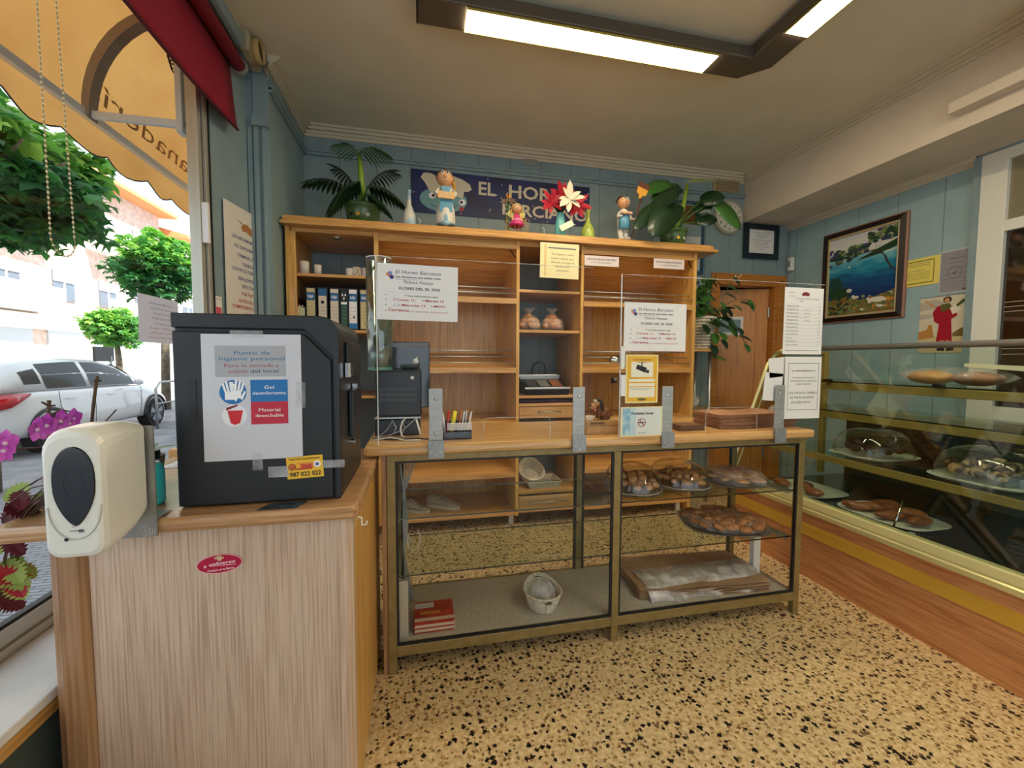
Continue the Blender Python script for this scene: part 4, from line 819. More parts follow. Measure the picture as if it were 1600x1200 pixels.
# ================================================================== WALL PICTURES
def frame(pm, O, xd, w, h, bw, dp, mt, nm='frame'):
    """four mitred frame bars around a w x h rectangle, top-left O"""
    O = Vector(O); x = Vector(xd).normalized(); u = Vector((0, 0, 1)); n = x.cross(u); m = M()
    def P(a, b, d): return O+x*a-u*b+n*d
    out = [(-bw, -bw), (w+bw, -bw), (w+bw, h+bw), (-bw, h+bw)]; inn = [(0, 0), (w, 0), (w, h), (0, h)]
    for i in range(4):
        j = (i+1) % 4
        m.loft([[P(*out[i], 0), P(*out[j], 0), P(*out[j], dp*.7), P(*out[i], dp*.7)], [P(*inn[i], 0), P(*inn[j], 0), P(*inn[j], dp), P(*inn[i], dp)]])
    return m.build(nm, mt, pm)
# seascape painting
t = thing('seascape_painting', 'large framed painting of a bent tree over blue sea', 'painting', (XR-.01, 2.85, 1.61))
wx = XR-.004; Y0p, Y1p, Z0p, Z1p = 3.135, 2.575, 1.66, 2.335
sea = mat('sea_paint', (30, 110, 160), .4, coat=.3); N, L, bb = nodes(sea); mp = coords(N, L, (1, 1, 1)); sp = N.new('ShaderNodeSeparateXYZ'); L.new(mp.outputs[0], sp.inputs[0])
ns = N.new('ShaderNodeTexNoise'); ns.inputs['Scale'].default_value = 5; mp3 = coords(N, L, (1, 1.2, 7), (.25, 0, 0)); L.new(mp3.outputs[0], ns.inputs['Vector'])
ad = N.new('ShaderNodeMath'); ad.operation = 'MULTIPLY_ADD'; ad.inputs[1].default_value = .22; L.new(ns.outputs['Fac'], ad.inputs[0]); L.new(sp.outputs[2], ad.inputs[2])
mr = N.new('ShaderNodeMapRange'); mr.inputs[1].default_value = .12; mr.inputs[2].default_value = .86; L.new(ad.outputs[0], mr.inputs[0])
cr_ = ramp(N, [(0, (20, 20, 60)), (.28, (18, 50, 110)), (.45, (10, 80, 130)), (.58, (30, 140, 170)), (.70, (120, 190, 205)), (.76, (228, 226, 214)), (1, (214, 214, 220))]); L.new(mr.outputs[0], cr_.inputs[0]); L.new(cr_.outputs[0], bb.inputs['Base Color'])
cv = Sheet('canvas', None, None, (wx-.004, Y0p, Z1p), (0, -1, 0), Y0p-Y1p, Z1p-Z0p, sea, parent=t)
def blob(s, u, v, ru, rv, mt, nm, n=14, j=.35): s.poly([(min(1, max(0, u+ru*math.cos(k)*random.uniform(1-j, 1))), min(1, max(0, v+rv*math.sin(k)*random.uniform(1-j, 1)))) for k in [i*2*math.pi/n for i in range(n)]], mt, nm)
pc = {k: mat('oil_'+k, c, .45) for k, c in dict(dgreen=(34, 66, 40), green=(80, 104, 56), lgreen=(130, 146, 90), teal=(30, 70, 70), brown=(70, 44, 32), ochre=(200, 140, 50), rust=(150, 84, 50), cream=(226, 220, 204), dark=(26, 22, 24), violet=(70, 60, 100), olive=(120, 112, 56)).items()}
blob(cv, .10, .62, .16, .16, pc['teal'], 'painted_rocks'); blob(cv, .2, .74, .2, .12, pc['dgreen'], 'painted_rocks'); cv.lay()
cv.poly([(0, .80), (.3, .77), (.5, .83), (.8, .80), (1, .74), (1, 1), (0, 1)], pc['olive'], 'painted_ground'); cv.lay()
for i in range(110):
    u = random.random(); v = random.uniform(.78, .99); blob(cv, u, v, .035, .022, pc[random.choice(['ochre', 'rust', 'olive', 'lgreen', 'green', 'cream'] if u > .4 else ['dgreen', 'teal', 'brown', 'lgreen', 'rust'])], 'painted_scrub', 7)
cv.lay(); blob(cv, .34, .70, .05, .03, pc['cream'], 'painted_house'); blob(cv, .43, .795, .045, .025, pc['cream'], 'painted_house'); blob(cv, .75, .85, .16, .04, pc['cream'], 'painted_stones'); cv.poly([(.44, .33), (.7, .25), (1, .17), (1, .26), (.72, .31), (.46, .335)], pc['dgreen'], 'painted_coast'); cv.lay()
trunk = [(1.0, .56), (.93, .50), (.87, .42), (.83, .34), (.76, .28), (.70, .25)]
for a, b in zip(trunk, trunk[1:]): cv.poly([(a[0]-.02, a[1]), (a[0]+.012, a[1]+.01), (b[0]+.014, b[1]+.01), (b[0]-.018, b[1])], pc['brown'], 'painted_trunk')
for a, b in (((.70, .25), (.40, .26)), ((.72, .26), (.68, .14)), ((.74, .26), (.78, .10)), ((.60, .25), (.45, .18)), ((.42, .26), (.3, .33)), ((.8, .3), (.6, .31))): cv.poly([(a[0], a[1]-.006), (a[0], a[1]+.01), (b[0], b[1]+.006), (b[0], b[1]-.002)], pc['brown'], 'painted_branch')
cv.lay()
for i in range(150):
    u = random.random(); v = .13+.10*random.random()+.13*(1-u)*(random.random() if u < .5 else .2); v = v if u < .6 else random.uniform(.02, .15); blob(cv, u, v, .05, .022, pc[random.choice(['dgreen', 'dgreen', 'green', 'violet', 'lgreen', 'teal'] if u > .05 else ['violet'])], 'painted_foliage', 8)
blob(cv, .33, .40, .02, .02, pc['cream'], 'painted_boat'); cv.done()
frame(t, (wx, Y0p, Z1p), (0, -1, 0), Y0p-Y1p, Z1p-Z0p, .018, .022, mat('frame_cream', (206, 186, 140), .4)); frame(t, (wx, Y0p+.018, Z1p+.018), (0, -1, 0), Y0p-Y1p+.036, Z1p-Z0p+.036, .035, .034, mat('frame_dark', (34, 20, 18), .3)); frame(t, (wx, Y0p+.053, Z1p+.053), (0, -1, 0), Y0p-Y1p+.106, Z1p-Z0p+.106, .012, .020, mat('frame_rose', (150, 104, 84), .4), 'outer_frame')
# certificates
s = Sheet('yellow_certificate', 'yellow printed certificate on the blue wall right of the painting', 'certificate', (wx, 2.545, 2.022), (0, -1, 0), .24, .205, paperY)
for a in ((.0, .10, .86, .13), (.0, .88, .86, .91), (.84, .10, .86, .91)): s.r(*a, mat('olive'), 'border')
for i, v in enumerate((.20, .27, .44, .53, .60, .67, .74)): s.t(('CERTIFICADO DE ESTABLECIMIENTO', 'SEGUN NORMATIVA VIGENTE', 'EL HORNO BERCIANO', 'ha superado el control de calidad', 'realizado en el presente ejercicio', 'para que conste y surta efectos', 'donde proceda en Ponferrada')[i], .40, v, .035, ink, w=.7 if i != 2 else .45)
s.done()
s = Sheet('grey_certificate', 'grey certificate with a large tick mark, hung beside the white door', 'certificate', (wx, 2.305, 2.034), (0, -1, 0), .178, .30, mat('cert_edge', (196, 198, 206), .4)); s.r(.03, .03, .97, .97, mat('cert_grey', (150, 148, 156), .4)).lay()
for cx_, cy_, r in ((.55, .10, .055), (.5, .52, .14)):
    for i in range(28):
        a0, a1 = i*math.pi/14, (i+1)*math.pi/14; k = s.w/s.h; f_ = lambda a, q: (cx_+q*math.cos(a)*1.6, cy_+q*math.sin(a)*1.0)
        s.poly([f_(a0, r), f_(a1, r), f_(a1, r*.93), f_(a0, r*.93)], mat('dark_grey_ink', (80, 80, 88), .5), 'ring')
    s.poly([(cx_-.4*r*1.6, cy_), (cx_-.1*r, cy_+.45*r), (cx_+.6*r*1.6, cy_-.6*r), (cx_-.05*r, cy_+.1*r)], mat('dark_grey_ink'), 'tick_mark')
s.t('CERTIFICADO', .55, .20, .03, mat('dark_grey_ink'), w=.5, bold=True).t('EL HORNO BERCIANO', .5, .30, .02, mat('dark_grey_ink'), w=.5)
for v in (.42, .56, .66, .74): s.r(.12, v, .88, v+.005, mat('dark_grey_ink'), 'rule')
s.t('2026', .5, .82, .02, mat('dark_grey_ink'), w=.2).poly([(.84+.09*math.cos(k), .93+.02*math.sin(k)) for k in [i*math.pi/6 for i in range(12)]], mat('dark_grey_ink'), 'seal'); s.done()
# print of a robed figure
s = Sheet('figure_print', 'small print of a red-robed person with raised arm beside the white door', 'picture', (wx, 2.412, 1.722), (0, -1, 0), .292, .405, mat('print_sky', (214, 206, 182), .4))
G = lambda n, c: mat('print_'+n, c, .45)
s.r(0, .72, 1, 1, G('ground', (206, 190, 146))).r(0, 0, 1, .008, ink).poly([(0, .10), (.3, .05), (.6, .14), (.3, .22), (0, .24)], G('cloud', (186, 178, 164))).poly([(0, .30), (.4, .32), (.2, .38), (0, .40)], G('cloud', (0, 0, 0))).lay()
s.poly([(.0, .62), (.18, .58), (.20, .50), (.28, .50), (.30, .62), (.34, .72), (0, .76)], G('tower', (190, 136, 70))); s.poly([(.70, .66), (.85, .58), (1, .55), (1, .72), (.70, .72)], G('bush', (120, 100, 50))).lay()
s.poly([(.36, .18), (.50, .16), (.68, .20), (.78, .36), (.66, .42), (.70, .80), (.38, .80), (.42, .50), (.32, .44), (.28, .28)], G('robe', (166, 18, 44)), 'painted_robe'); s.poly([(.46, .78), (.54, .78), (.54, .90), (.46, .92)], G('skin', (206, 150, 110)), 'painted_legs').poly([(.58, .78), (.64, .78), (.68, .92), (.60, .92)], G('skin', (0, 0, 0)), 'painted_legs').poly([(.09, .055), (.13, .05), (.34, .17), (.30, .21)], G('skin', (0, 0, 0)), 'painted_arm').lay()
s.poly([(.44, .15), (.62, .14), (.66, .22), (.50, .28), (.44, .26)], G('shawl', (90, 90, 40)), 'painted_shawl').poly([(.62, .22), (.80, .16), (.84, .28), (.68, .34)], G('book', (232, 222, 204)), 'painted_book').poly([(.74, .18), (.86, .09), (1, .07), (.90, .14), (.76, .22)], G('palm', (70, 84, 50)), 'painted_palm').poly([(.42, .90), (.56, .92), (.56, .97), (.40, .96)], ink, 'painted_shoe').poly([(.60, .91), (.74, .92), (.74, .96), (.60, .97)], ink, 'painted_shoe')
s.poly([(.565+.085*math.cos(k), .075+.055*math.sin(k)) for k in [i*math.pi/8 for i in range(16)]], G('hair', (60, 44, 30)), 'painted_hair').lay(); s.poly([(.56+.05*math.cos(k), .085+.042*math.sin(k)) for k in [i*math.pi/8 for i in range(16)]], G('skin', (0, 0, 0)), 'painted_face'); s.done()
s = Sheet('narrow_print', 'narrow coastal print half hidden behind the price list', 'picture', (wx, 3.42, 1.955), (0, -1, 0), .235, .385, mat('print_pale', (186, 196, 180), .4)); blob(s, .6, .5, .3, .2, pc['teal'], 'painted_rocks'); s.r(0, .75, 1, 1, pc['rust']); s.done()
# sensor on the corner
t = thing('wall_sensor', 'small white sensor box in the wall corner above the wooden door frame', 'sensor', (XR-.02, 3.54, 2.14))
m = M(); m.prism([(3.615, 2.15), (3.628, 2.135), (3.646, 2.135), (3.646, 2.295), (3.628, 2.295), (3.615, 2.28)], 'Y', 3.50, 3.585) if 0 else m.box(3.60, 3.645, 3.505, 3.553, 2.15, 2.285); m.build('sensor_case', white, t, bevel=.012); M().box(3.597, 3.6005, 3.52, 3.538, 2.19, 2.25).build('sensor_lens', greyI, t, bevel=.001)
# framed certificate, back wall
yb = YB-.006
t = thing('framed_certificate', 'white certificate in a wide dark blue frame above the wooden door', 'certificate', (3.3, YB-.01, 2.26))
s = Sheet('printed_sheet', None, None, (3.155, YB-.022, 2.545), (1, 0, 0), .30, .23, paper, parent=t)
for i, v in enumerate((.12, .22, .31, .42, .50, .60, .70, .80)): s.t(('AYUNTAMIENTO DE PONFERRADA', 'LICENCIA DE APERTURA', 'ACTIVIDAD DE PANADERIA', 'concedida al establecimiento sito en esta', 'ciudad conforme a la normativa', 'EL HORNO BERCIANO', 'y para que conste se expide la', 'presente')[i], .52, v, .045, ink, w=(.7, .5, .4, .8, .6, .45, .6, .2)[i])
s.done(); frame(t, (3.155, YB-.022, 2.545), (1, 0, 0), .30, .23, .052, .018, mat('frame_navy', (22, 36, 48), .35))
# blue framed calendar half behind the right-hand plant
t = thing('framed_poster', 'blue framed poster on the wall behind the right-hand potted plant', 'poster', (2.55, YB-.01, 2.2))
s = Sheet('poster_sheet', None, None, (2.30, YB-.016, 2.73), (1, 0, 0), .335, .62, mat('poster_blue', (140, 160, 170), .4), parent=t); s.r(.02, .02, .98, .30, mat('poster_photo', (110, 70, 40), .5)).r(.02, .48, .98, .98, mat('poster_pale', (216, 220, 214), .4)).lay(); s.t('BERCIANO', .6, .60, .035, ink, w=.5, bold=True).t('PANADERIA', .6, .72, .02, ink, w=.4).t('PONFERRADA', .6, .80, .02, ink, w=.5); s.done(); frame(t, (2.30, YB-.016, 2.73), (1, 0, 0), .335, .62, .03, .012, mat('frame_blue', (50, 84, 110), .4))
# clock
t = thing('wall_clock', 'round pale-rimmed wall clock partly covered by a plant leaf', 'clock', (2.925, YB-.02, 2.49))
cc = Vector((2.928, YB, 2.638)); R0 = .165
m = M(); m.cyl(cc+Vector((0, 0, 0)), cc+Vector((0, -.035, 0)), R0, R0*.97, 48); m.build('clock_case', mat('clock_rim', (176, 176, 160), .3, .3), t, smooth=False, bevel=.004)
m = M(); m.cyl(cc+Vector((0, -.0352, 0)), cc+Vector((0, -.037, 0)), R0*.83, n=48); fc = m.build('dial', mat('clock_face', (222, 220, 204), .4), t)
m = M()
for i in range(1, 13):
    a = math.pi/2-i*math.pi/6; m.text(str(i), cc+Vector((R0*.68*math.cos(a), -.0376, R0*.68*math.sin(a))), (1, 0, 0), (0, 0, 1), .026, bold=True)
m.build('numerals', ink, fc, recalc=False)
for a, l, w in ((math.radians(90-6*34.5), .115, .006), (math.radians(90-30*5.58), .075, .009)):
    d = Vector((math.cos(a), 0, math.sin(a))); n_ = Vector((-d.z, 0, d.x))*w/2; p0 = cc+Vector((0, -.039, 0))-d*.02; p1 = cc+Vector((0, -.039, 0))+d*l
    m = M(); m.loft([[p0-n_, p0+n_, p1+n_*.5, p1-n_*.5], [q+Vector((0, -.001, 0)) for q in (p0-n_, p0+n_, p1+n_*.5, p1-n_*.5)]]); m.build('clock_hand', ink, fc)
# grille and junction box
t = thing('vent_grille', 'yellowed slatted vent grille high on the back wall near the beam', 'vent', (2.9, YB-.01, 2.89))
B(2.755, 3.045, YB-.02, YB-.001, 2.88, 2.99).build('grille_frame', mat('grille_cream', (178, 160, 120), .6), t, bevel=.004)
for i in range(4): B(2.775, 3.03, YB-.030, YB-.018, 2.892+.024*i, 2.906+.024*i).build('slat', mat('slat_cream', (160, 140, 100), .6), t)
t = thing('junction_box', 'small square grey cover plate on the back wall under the ceiling', 'junction box', (.94, YB-.01, 2.95))
B(.855, 1.03, YB-.006, YB-.001, 2.905, 2.97).build('backing_plate', blueP, t); B(.88, 1.005, YB-.016, YB-.006, 2.93, 2.985).build('cover', mat('cover_grey', (150, 152, 144), .5), t, bevel=.004)
# banner
s = Sheet('shop_banner', 'dark blue shop banner with cream lettering and a chef moon, on the back wall', 'banner', (-.062, YB-.008, 2.808), (1, 0, 0), 1.556, .345, noisy('night_blue', (14, 36, 104), (8, 20, 60), 4, .5, 0), tilt=-.008)
cl = mat('banner_cream', (214, 204, 180), .5); mb = mat('moon_blue', (110, 160, 170), .5)
for i in range(46):
    u, v = random.random(), random.random()
    if .03 < u < .33 and v < .9: continue
    s.poly([(u+(.0045 if k % 2 else .0016)*math.cos(k*math.pi/5), v+(.02 if k % 2 else .007)*math.sin(k*math.pi/5)) for k in range(10)], wt, 'printed_star')
s.poly([(.17+.125*math.cos(k), .66+.29*math.sin(k)) for k in [i*math.pi/18 for i in range(36)]], mb, 'moon_disc').lay()
s.poly([(.10, .50), (.07, .28), (.05, .18), (.065, .07), (.10, .06), (.13, .12), (.17, .03), (.22, .08), (.27, .14), (.31, .24), (.32, .36), (.30, .42), (.28, .42), (.27, .60), (.2, .47)], cl, 'chef_hat')
for cx_, cy_ in ((.27, .68), (.11, .58)): s.poly([(cx_+.018*math.cos(k), cy_+.075*math.sin(k)) for k in [i*math.pi/8 for i in range(16)]], wt, 'eye')
s.lay()
for cx_, cy_ in ((.265, .68), (.115, .58)): s.poly([(cx_+.008*math.cos(k), cy_+.036*math.sin(k)) for k in [i*math.pi/8 for i in range(16)]], ink, 'pupil')
for i in range(8): a0, a1 = .3+i*.3, .6+i*.3; s.poly([(.17+.08*math.cos(a0), .70+.17*math.sin(a0)), (.17+.08*math.cos(a1), .70+.17*math.sin(a1)), (.17+.078*math.cos(a1), .70+.155*math.sin(a1)), (.17+.078*math.cos(a0), .70+.155*math.sin(a0))], ink, 'smile_line')
s.poly([(.265+.013*math.cos(k), .84+.055*math.sin(k)) for k in [i*math.pi/8 for i in range(16)]], mat('cheek_red', (170, 40, 50), .5), 'cheek').lay()
s.t('EL', .405, .30, .30, cl, w=.095, bold=True).t('HORNO', .735, .30, .30, cl, w=.42, bold=True).t('BERCIANO', .74, .74, .27, cl, w=.50, bold=True); s.done()
# poster and sticker on the window pier
qd = Vector((.194, .98, 0)).normalized()
pw = lambda y: -1.06+(y-2.47)*.1944
def pier(u, v):
    d = ray(u, v); k = (-1.06-2.47*.1944)/(d[0]-.1944*d[1]); return Vector((0, 0, CH))+k*d
a = pier(342, 316); b = pier(409, 356); e = pier(345, 497); nn = qd.cross(Vector((0, 0, 1)))
s = Sheet('cash_only_poster', 'tall white poster with blue and red lettering on the pier beside the window', 'poster', a+nn*.012+Vector((0, 0, .01)), qd, (b-a).length*.97, a.z-e.z+.03, mat('poster_paper', (226, 222, 214), .5))
for i, (tx, v, w, c) in enumerate((('LES INFORMAMOS QUE', .27, .72, blueI), ('NO DISPONEMOS DE', .345, .64, blueI), ('TERMINAL PARA', .42, .52, blueI), ('TARJETAS', .49, .30, blueI), ('LOS PAGOS DEBERÁN DE', .545, .76, blueI), ('REALIZARSE EN', .62, .50, blueI), ('EFECTIVO', .685, .32, blueI), ('POR FAVOR', .75, .36, redI), ('ANTES DE SALIR', .815, .52, redI), ('COMPRUEBEN SU CAMBIO', .87, .80, redI), ('GRACIAS', .93, .28, redI))): s.t(tx, .53, v, .028, c, w=w, bold=True)
s.poly([(.38, .17), (.44, .13), (.52, .12), (.62, .14), (.70, .17), (.72, .20), (.60, .21), (.50, .19), (.42, .20)], mat('bread_print', (176, 120, 70), .5), 'crest').poly([(.30, .11), (.42, .13), (.40, .145)], mat('bread_print'), 'crest'); s.done()
a = pier(333, 466); s = Sheet('pier_sticker', 'small white and pink sticker low on the pier beside the cash-only poster', 'sticker', a+nn*.002, qd, .055, .125, paper); s.t('HAY TPV', .55, .12, .05, ink, w=.7).r(.15, .45, .9, .95, mat('sticker_pink', (222, 90, 110), .4)); s.done()
thin = mat('thin_paper', (222, 222, 228), .6); N, L, bb = nodes(thin); tl2 = N.new('ShaderNodeBsdfTranslucent'); tl2.inputs[0].default_value = lin((226, 226, 232)); mx2 = N.new('ShaderNodeMixShader'); L.new(bb.outputs[0], mx2.inputs[1]); L.new(tl2.outputs[0], mx2.inputs[2]); L.new(mx2.outputs[0], N['Material Output'].inputs[0])
# notice on the window glass, printed side outwards
s = Sheet('window_notice', 'white notice stuck to the window glass, its print showing through reversed', 'notice', (GX-.008, 1.905, 1.505), (0, 1, -.0), .275, .19, mat('thin_paper', (206, 208, 216), .6), tilt=0)
for tx, v, w, c in (('onaicreB onroH lE', .15, .6, blueI), ('sanu nesap euq somaesed seL', .25, .6, greyI), ('satseiF secileF', .36, .4, greyI), ('6202 LIS LED SEROLF', .47, .5, greyI), ('euq somamrofni seL Y', .58, .4, greyI), ('21 setraM lE ,11 senuL lE', .68, .62, mat('rose_ink')), ('OYAM ed 31 seloc\u00e9rM le y', .78, .62, mat('rose_ink')), ('lanosrep led osnacsed rop somarreC', .88, .7, mat('rose_ink'))): s.t(tx, .55, v, .045, c, w=-w)
s.done()
# ================================================================== BAKED GOODS
def pastry(name, label, cat, group, mt, r, wob=.1, seg=12):
    m = M(); m.ball((0, 0, 0), r, seg, 7, wob=wob)
    o = m.build(name, mt, label=label, cat=cat, group=group, smooth=True); return o
def scatter(o, spots):
    """first spot moves the piece itself, the rest are copies"""
    for i, (x, y, z, s) in enumerate(spots):
        q = o if i == 0 else o.copy()
        if i: C.objects.link(q)
        q.location = (x, y, z); q.rotation_euler = (random.uniform(-.25, .25), random.uniform(-.25, .25), random.uniform(0, 6.28)); q.scale = (s, s, s)
cookie = noisy('cookie', (218, 170, 118), (164, 116, 72), 34, .6, .5, .004); bunM = noisy('bun', (214, 168, 118), (184, 132, 84), 26, .5, .3, .003)
brownC = noisy('brown_cookie', (196, 138, 86), (142, 90, 50), 30, .55, .5, .004); choc = noisy('chocolate', (70, 46, 36), (34, 22, 18), 30, .5, .6, .006)
nut = noisy('nut_cake', (196, 160, 118), (60, 40, 28), 22, .6, .5, .006, lo=.45, hi=.55); crust = noisy('crust', (180, 108, 66), (122, 66, 38), 14, .35, .3, .004)
trayG = mat('tray_grey', (150, 152, 148), .3, .6); trayW = mat('tray_white', (214, 216, 208), .35)
dome = glass('dome_plastic', (250, 250, 246), 2.0, .03); bagF = film('cellophane', (246, 244, 238), .16, .1)
def tray(label, cx, cy, z, w, d, mt, rz=0, group=None):
    m = M(); R = Matrix.Rotation(rz, 3, 'Z'); pts = [(w/2*math.copysign(abs(math.cos(t))**.55, math.cos(t)), d/2*math.copysign(abs(math.sin(t))**.55, math.sin(t))) for t in [i*math.pi/20 for i in range(40)]]
    f_ = lambda k, zz: [Vector((cx, cy, zz))+R @ Vector((x*k, y*k, 0)) for x, y in pts]
    m.loft([f_(.90, z), f_(1.0, z+.012), f_(.97, z+.012), f_(.88, z+.004)]); return m.build('serving_tray', mt, label=label, cat='tray', smooth=False)
def domed(label, cx, cy, z, w, d, h, rz=0):
    m = M(); R = Matrix.Rotation(rz, 3, 'Z'); rings = []
    for k, zz in ((1, 0), (1.0, .012), (.99, .25), (.94, .5), (.84, .72), (.66, .88), (.42, .97), (.15, 1.0)):
        rings.append([Vector((cx, cy, z+h*zz))+R @ Vector((w/2*k*math.copysign(abs(math.cos(t))**.8, math.cos(t)), d/2*k*math.copysign(abs(math.sin(t))**.8, math.sin(t)), 0)) for t in [i*math.pi/20 for i in range(40)]])
    m.loft(rings, cap=False); t = thing('tray_cover', label, 'food cover', (cx, cy, z))
    m.build('clear_dome', dome, t, smooth=True)
    q = M(); q.tube([Vector((cx, cy, z+.004))+R @ Vector((w/2*1.01*math.copysign(abs(math.cos(t))**.8, math.cos(t)), d/2*1.01*math.copysign(abs(math.sin(t))**.8, math.sin(t)), 0)) for t in [i*math.pi/20 for i in range(41)]], .0022, 5); q.build('rim_bead', film('rim_film', (230, 230, 220), .5, .1), t, smooth=True)
def heap(cx, cy, z, w, d, n, r, layers=2, rz=0, zs=.018):
    out = []; R = Matrix.Rotation(rz, 3, 'Z')
    for i in range(n):
        L_ = 0 if i < n*.6 else 1
        for _ in range(30):
            u, v = random.uniform(-1, 1), random.uniform(-1, 1)
            if u*u+v*v > 1: continue
            p = R @ Vector((u*w/2*(1-.3*L_), v*d/2*(1-.3*L_), 0))
            if all(abs(p.x+cx-a[0]) > r*1.15 or abs(p.y+cy-a[1]) > r*1.15 for a in out if abs(a[2]-(z+L_*zs)) < .006): break
        out.append((cx+p.x, cy+p.y, z+L_*zs, random.uniform(.85, 1.12)))
    return out
zt = .624   # upper glass shelf of the case
trays = ((1.02, 1.87, .27, .36), (1.30, 1.90, .28, .38), (1.61, 1.89, .32, .38))
for i, (x, y, w, d) in enumerate(trays): tray(('grey tray of round buns', 'grey tray of small rolls', 'grey tray of bagged biscuits')[i]+' on the upper glass shelf of the counter case', x, y, zt, w, d, trayG, -.3)
scatter(pastry('bun', 'sugar-dusted round bun under the leftmost cover in the counter case', 'bun', 'round buns under the leftmost case cover', bunM, (.022, .020, .016), .05), heap(1.02, 1.86, zt+.022, .20, .28, 36, .034, zs=.024))
scatter(pastry('small_roll', 'small golden roll under the middle cover in the counter case', 'roll', 'small rolls under the middle case cover', bunM, (.026, .015, .013), .05), heap(1.30, 1.88, zt+.020, .22, .28, 36, .032, zs=.02))
scatter(pastry('biscuit', 'crumbly pale biscuit in the bag on the upper case shelf, right', 'biscuit', 'pale biscuits on the right-hand upper case tray', cookie, (.030, .026, .009), .12), heap(1.61, 1.87, zt+.018, .27, .30, 60, .036, zs=.018))
domed('clear domed cover over the round buns in the counter case', 1.02, 1.86, zt+.012, .26, .34, .105, -.3); domed('clear domed cover over the small rolls in the counter case', 1.30, 1.89, zt+.012, .27, .36, .10, -.3)
m = M(); m.ball((1.61, 1.875, zt+.012), (.155, .175, .06), 24, 8, half=True, wob=.05); m.build('biscuit_bag', bagF, label='cellophane bag around the pale biscuits on the upper case shelf', cat='bag', smooth=True)
z2 = .392; tray('long steel tray of brown biscuits on the lower glass shelf of the case', 1.55, 1.87, z2, .42, .36, trayG, -.35)
scatter(pastry('brown_biscuit', 'brown lumpy biscuit on the lower glass shelf of the counter case', 'biscuit', 'brown biscuits on the lower case tray', brownC, (.030, .026, .013), .14), heap(1.55, 1.86, z2+.02, .37, .30, 110, .034, rz=-.35, zs=.018))
m = M(); m.ball((1.55, 1.865, z2+.012), (.20, .165, .055), 24, 8, half=True, wob=.04, R=Matrix.Rotation(-.35, 3, 'Z')); m.build('biscuit_bag', bagF, label='cellophane bag around the brown biscuits on the lower case shelf', cat='bag', smooth=True)
# sheets and bags on the case floor, right half
zb = .1155
for i in range(9):
    m = M(); R = Matrix.Rotation(-.10+.015*(i % 3), 3, 'Z'); rows = []
    for j in range(9):
        x = -.34+.68*j/8; rows.append([Vector((1.36, 1.88, zb+.0055*i))+R @ Vector((x, y_, .003*math.sin(j*1.7+i)+.002)) for y_ in (-.17+.01*(i % 2), -.05, .08, .17)])
    m.loft(rows, closed=False, cap=False)
    m.build('kraft_sheet', noisy('kraft_sheet', (178, 146, 112), (150, 118, 86), 9, .7, .4, .01), label='creased brown kraft sheet in the flat stack on the case floor', cat='wrapping paper', group='kraft sheets on the case floor', solid=.0028, recalc=False)
m = M(); rows = []
for j in range(25):
    x = 1.05+.65*j/24; rows.append([Vector((x, 1.70+.012*math.sin(j*.9), zb+.002)), Vector((x, 1.72, zb+.022+.010*math.sin(j*.7))), Vector((x, 1.76, zb+.058+.004*math.sin(j))), Vector((x, 1.83, zb+.062)), Vector((x, 1.9, zb+.06))])
m.loft(rows, closed=False, cap=False); m.build('plastic_wrapper', film('wrapper', (236, 232, 226), .45, .2), label='crinkled clear wrapper around the front of the kraft sheet stack', cat='plastic wrap', smooth=True, solid=.001, recalc=False)
# white basket and magazines, left half
def basket(nm, label, c, rx, ry, h, tilt, mt, slat=True, up=1.25, handles=True):
    t = thing(nm, label, 'basket', c); c = Vector(c); R = Matrix.Rotation(tilt, 3, 'X')
    def ring(k, z, amp=0, n=48): return [c+R @ Vector((rx*k*math.cos(a), ry*k*math.sin(a), z+amp*math.sin(a)**2*(1 if math.sin(a) > 0 else .1))) for a in [2*math.pi*i/n for i in range(n)]]
    m = M(); rows = 9
    for i in range(rows):
        k0 = .74+.26*i/rows; z0 = h*i/rows; a0 = h*up*.3*i/rows
        m.tube(ring(k0, z0+h*.05, a0)+[ring(k0, z0+h*.05, a0)[0]], h*.058, 5)
    m.build('woven_wall', mt, t, smooth=True); m = M(); m.loft([ring(.72, 0), ring(.72, .003)]); m.build('basket_base', mt, t)
    m = M(); q = ring(1.03, h, h*up*.3); m.tube(q+[q[0]], h*.06, 6); m.build('rim', mt, t, smooth=True)
    if slat:
        for i in range(10):
            a = 2*math.pi*i/10+.2; m = M(); am = h*up*.3*max(0, math.sin(a))**2
            m.tube([c+R @ Vector((rx*.76*math.cos(a), ry*.76*math.sin(a), 0)), c+R @ Vector((rx*1.02*math.cos(a), ry*1.02*math.sin(a), h+am))], h*.05, 5); m.build('stake', mt, t, smooth=True)
    if handles:
        for s in (-1, 1): m = M(); m.ball(c+R @ Vector((0, s*ry*.99, h*.83+(h*up*.26 if s > 0 else 0))), (rx*.22, .006, h*.09), 10, 6); m.build('hand_hole', mat('hole_brown', (90, 70, 54), .6), t)
    return t
wick = noisy('white_wicker', (226, 220, 204), (196, 188, 168), 60, .6, .3)
c = at(838, 955, Z=zb); basket('white_basket', 'white oval wicker basket on the floor of the counter case', (.545, 1.80, zb), .082, .095, .075, 0, wick)
m = M(); m.ball((.545, 1.80, .178), (.060, .064, .05), 20, 12, wob=.07); m.build('plastic_bag', film('clear_bag', (236, 236, 236), .42, .15), label='crumpled clear plastic bag inside the white wicker basket', cat='plastic bag', smooth=True)
redM = noisy('magazine_red', (190, 46, 34), (140, 26, 22), 12, .35, 0)
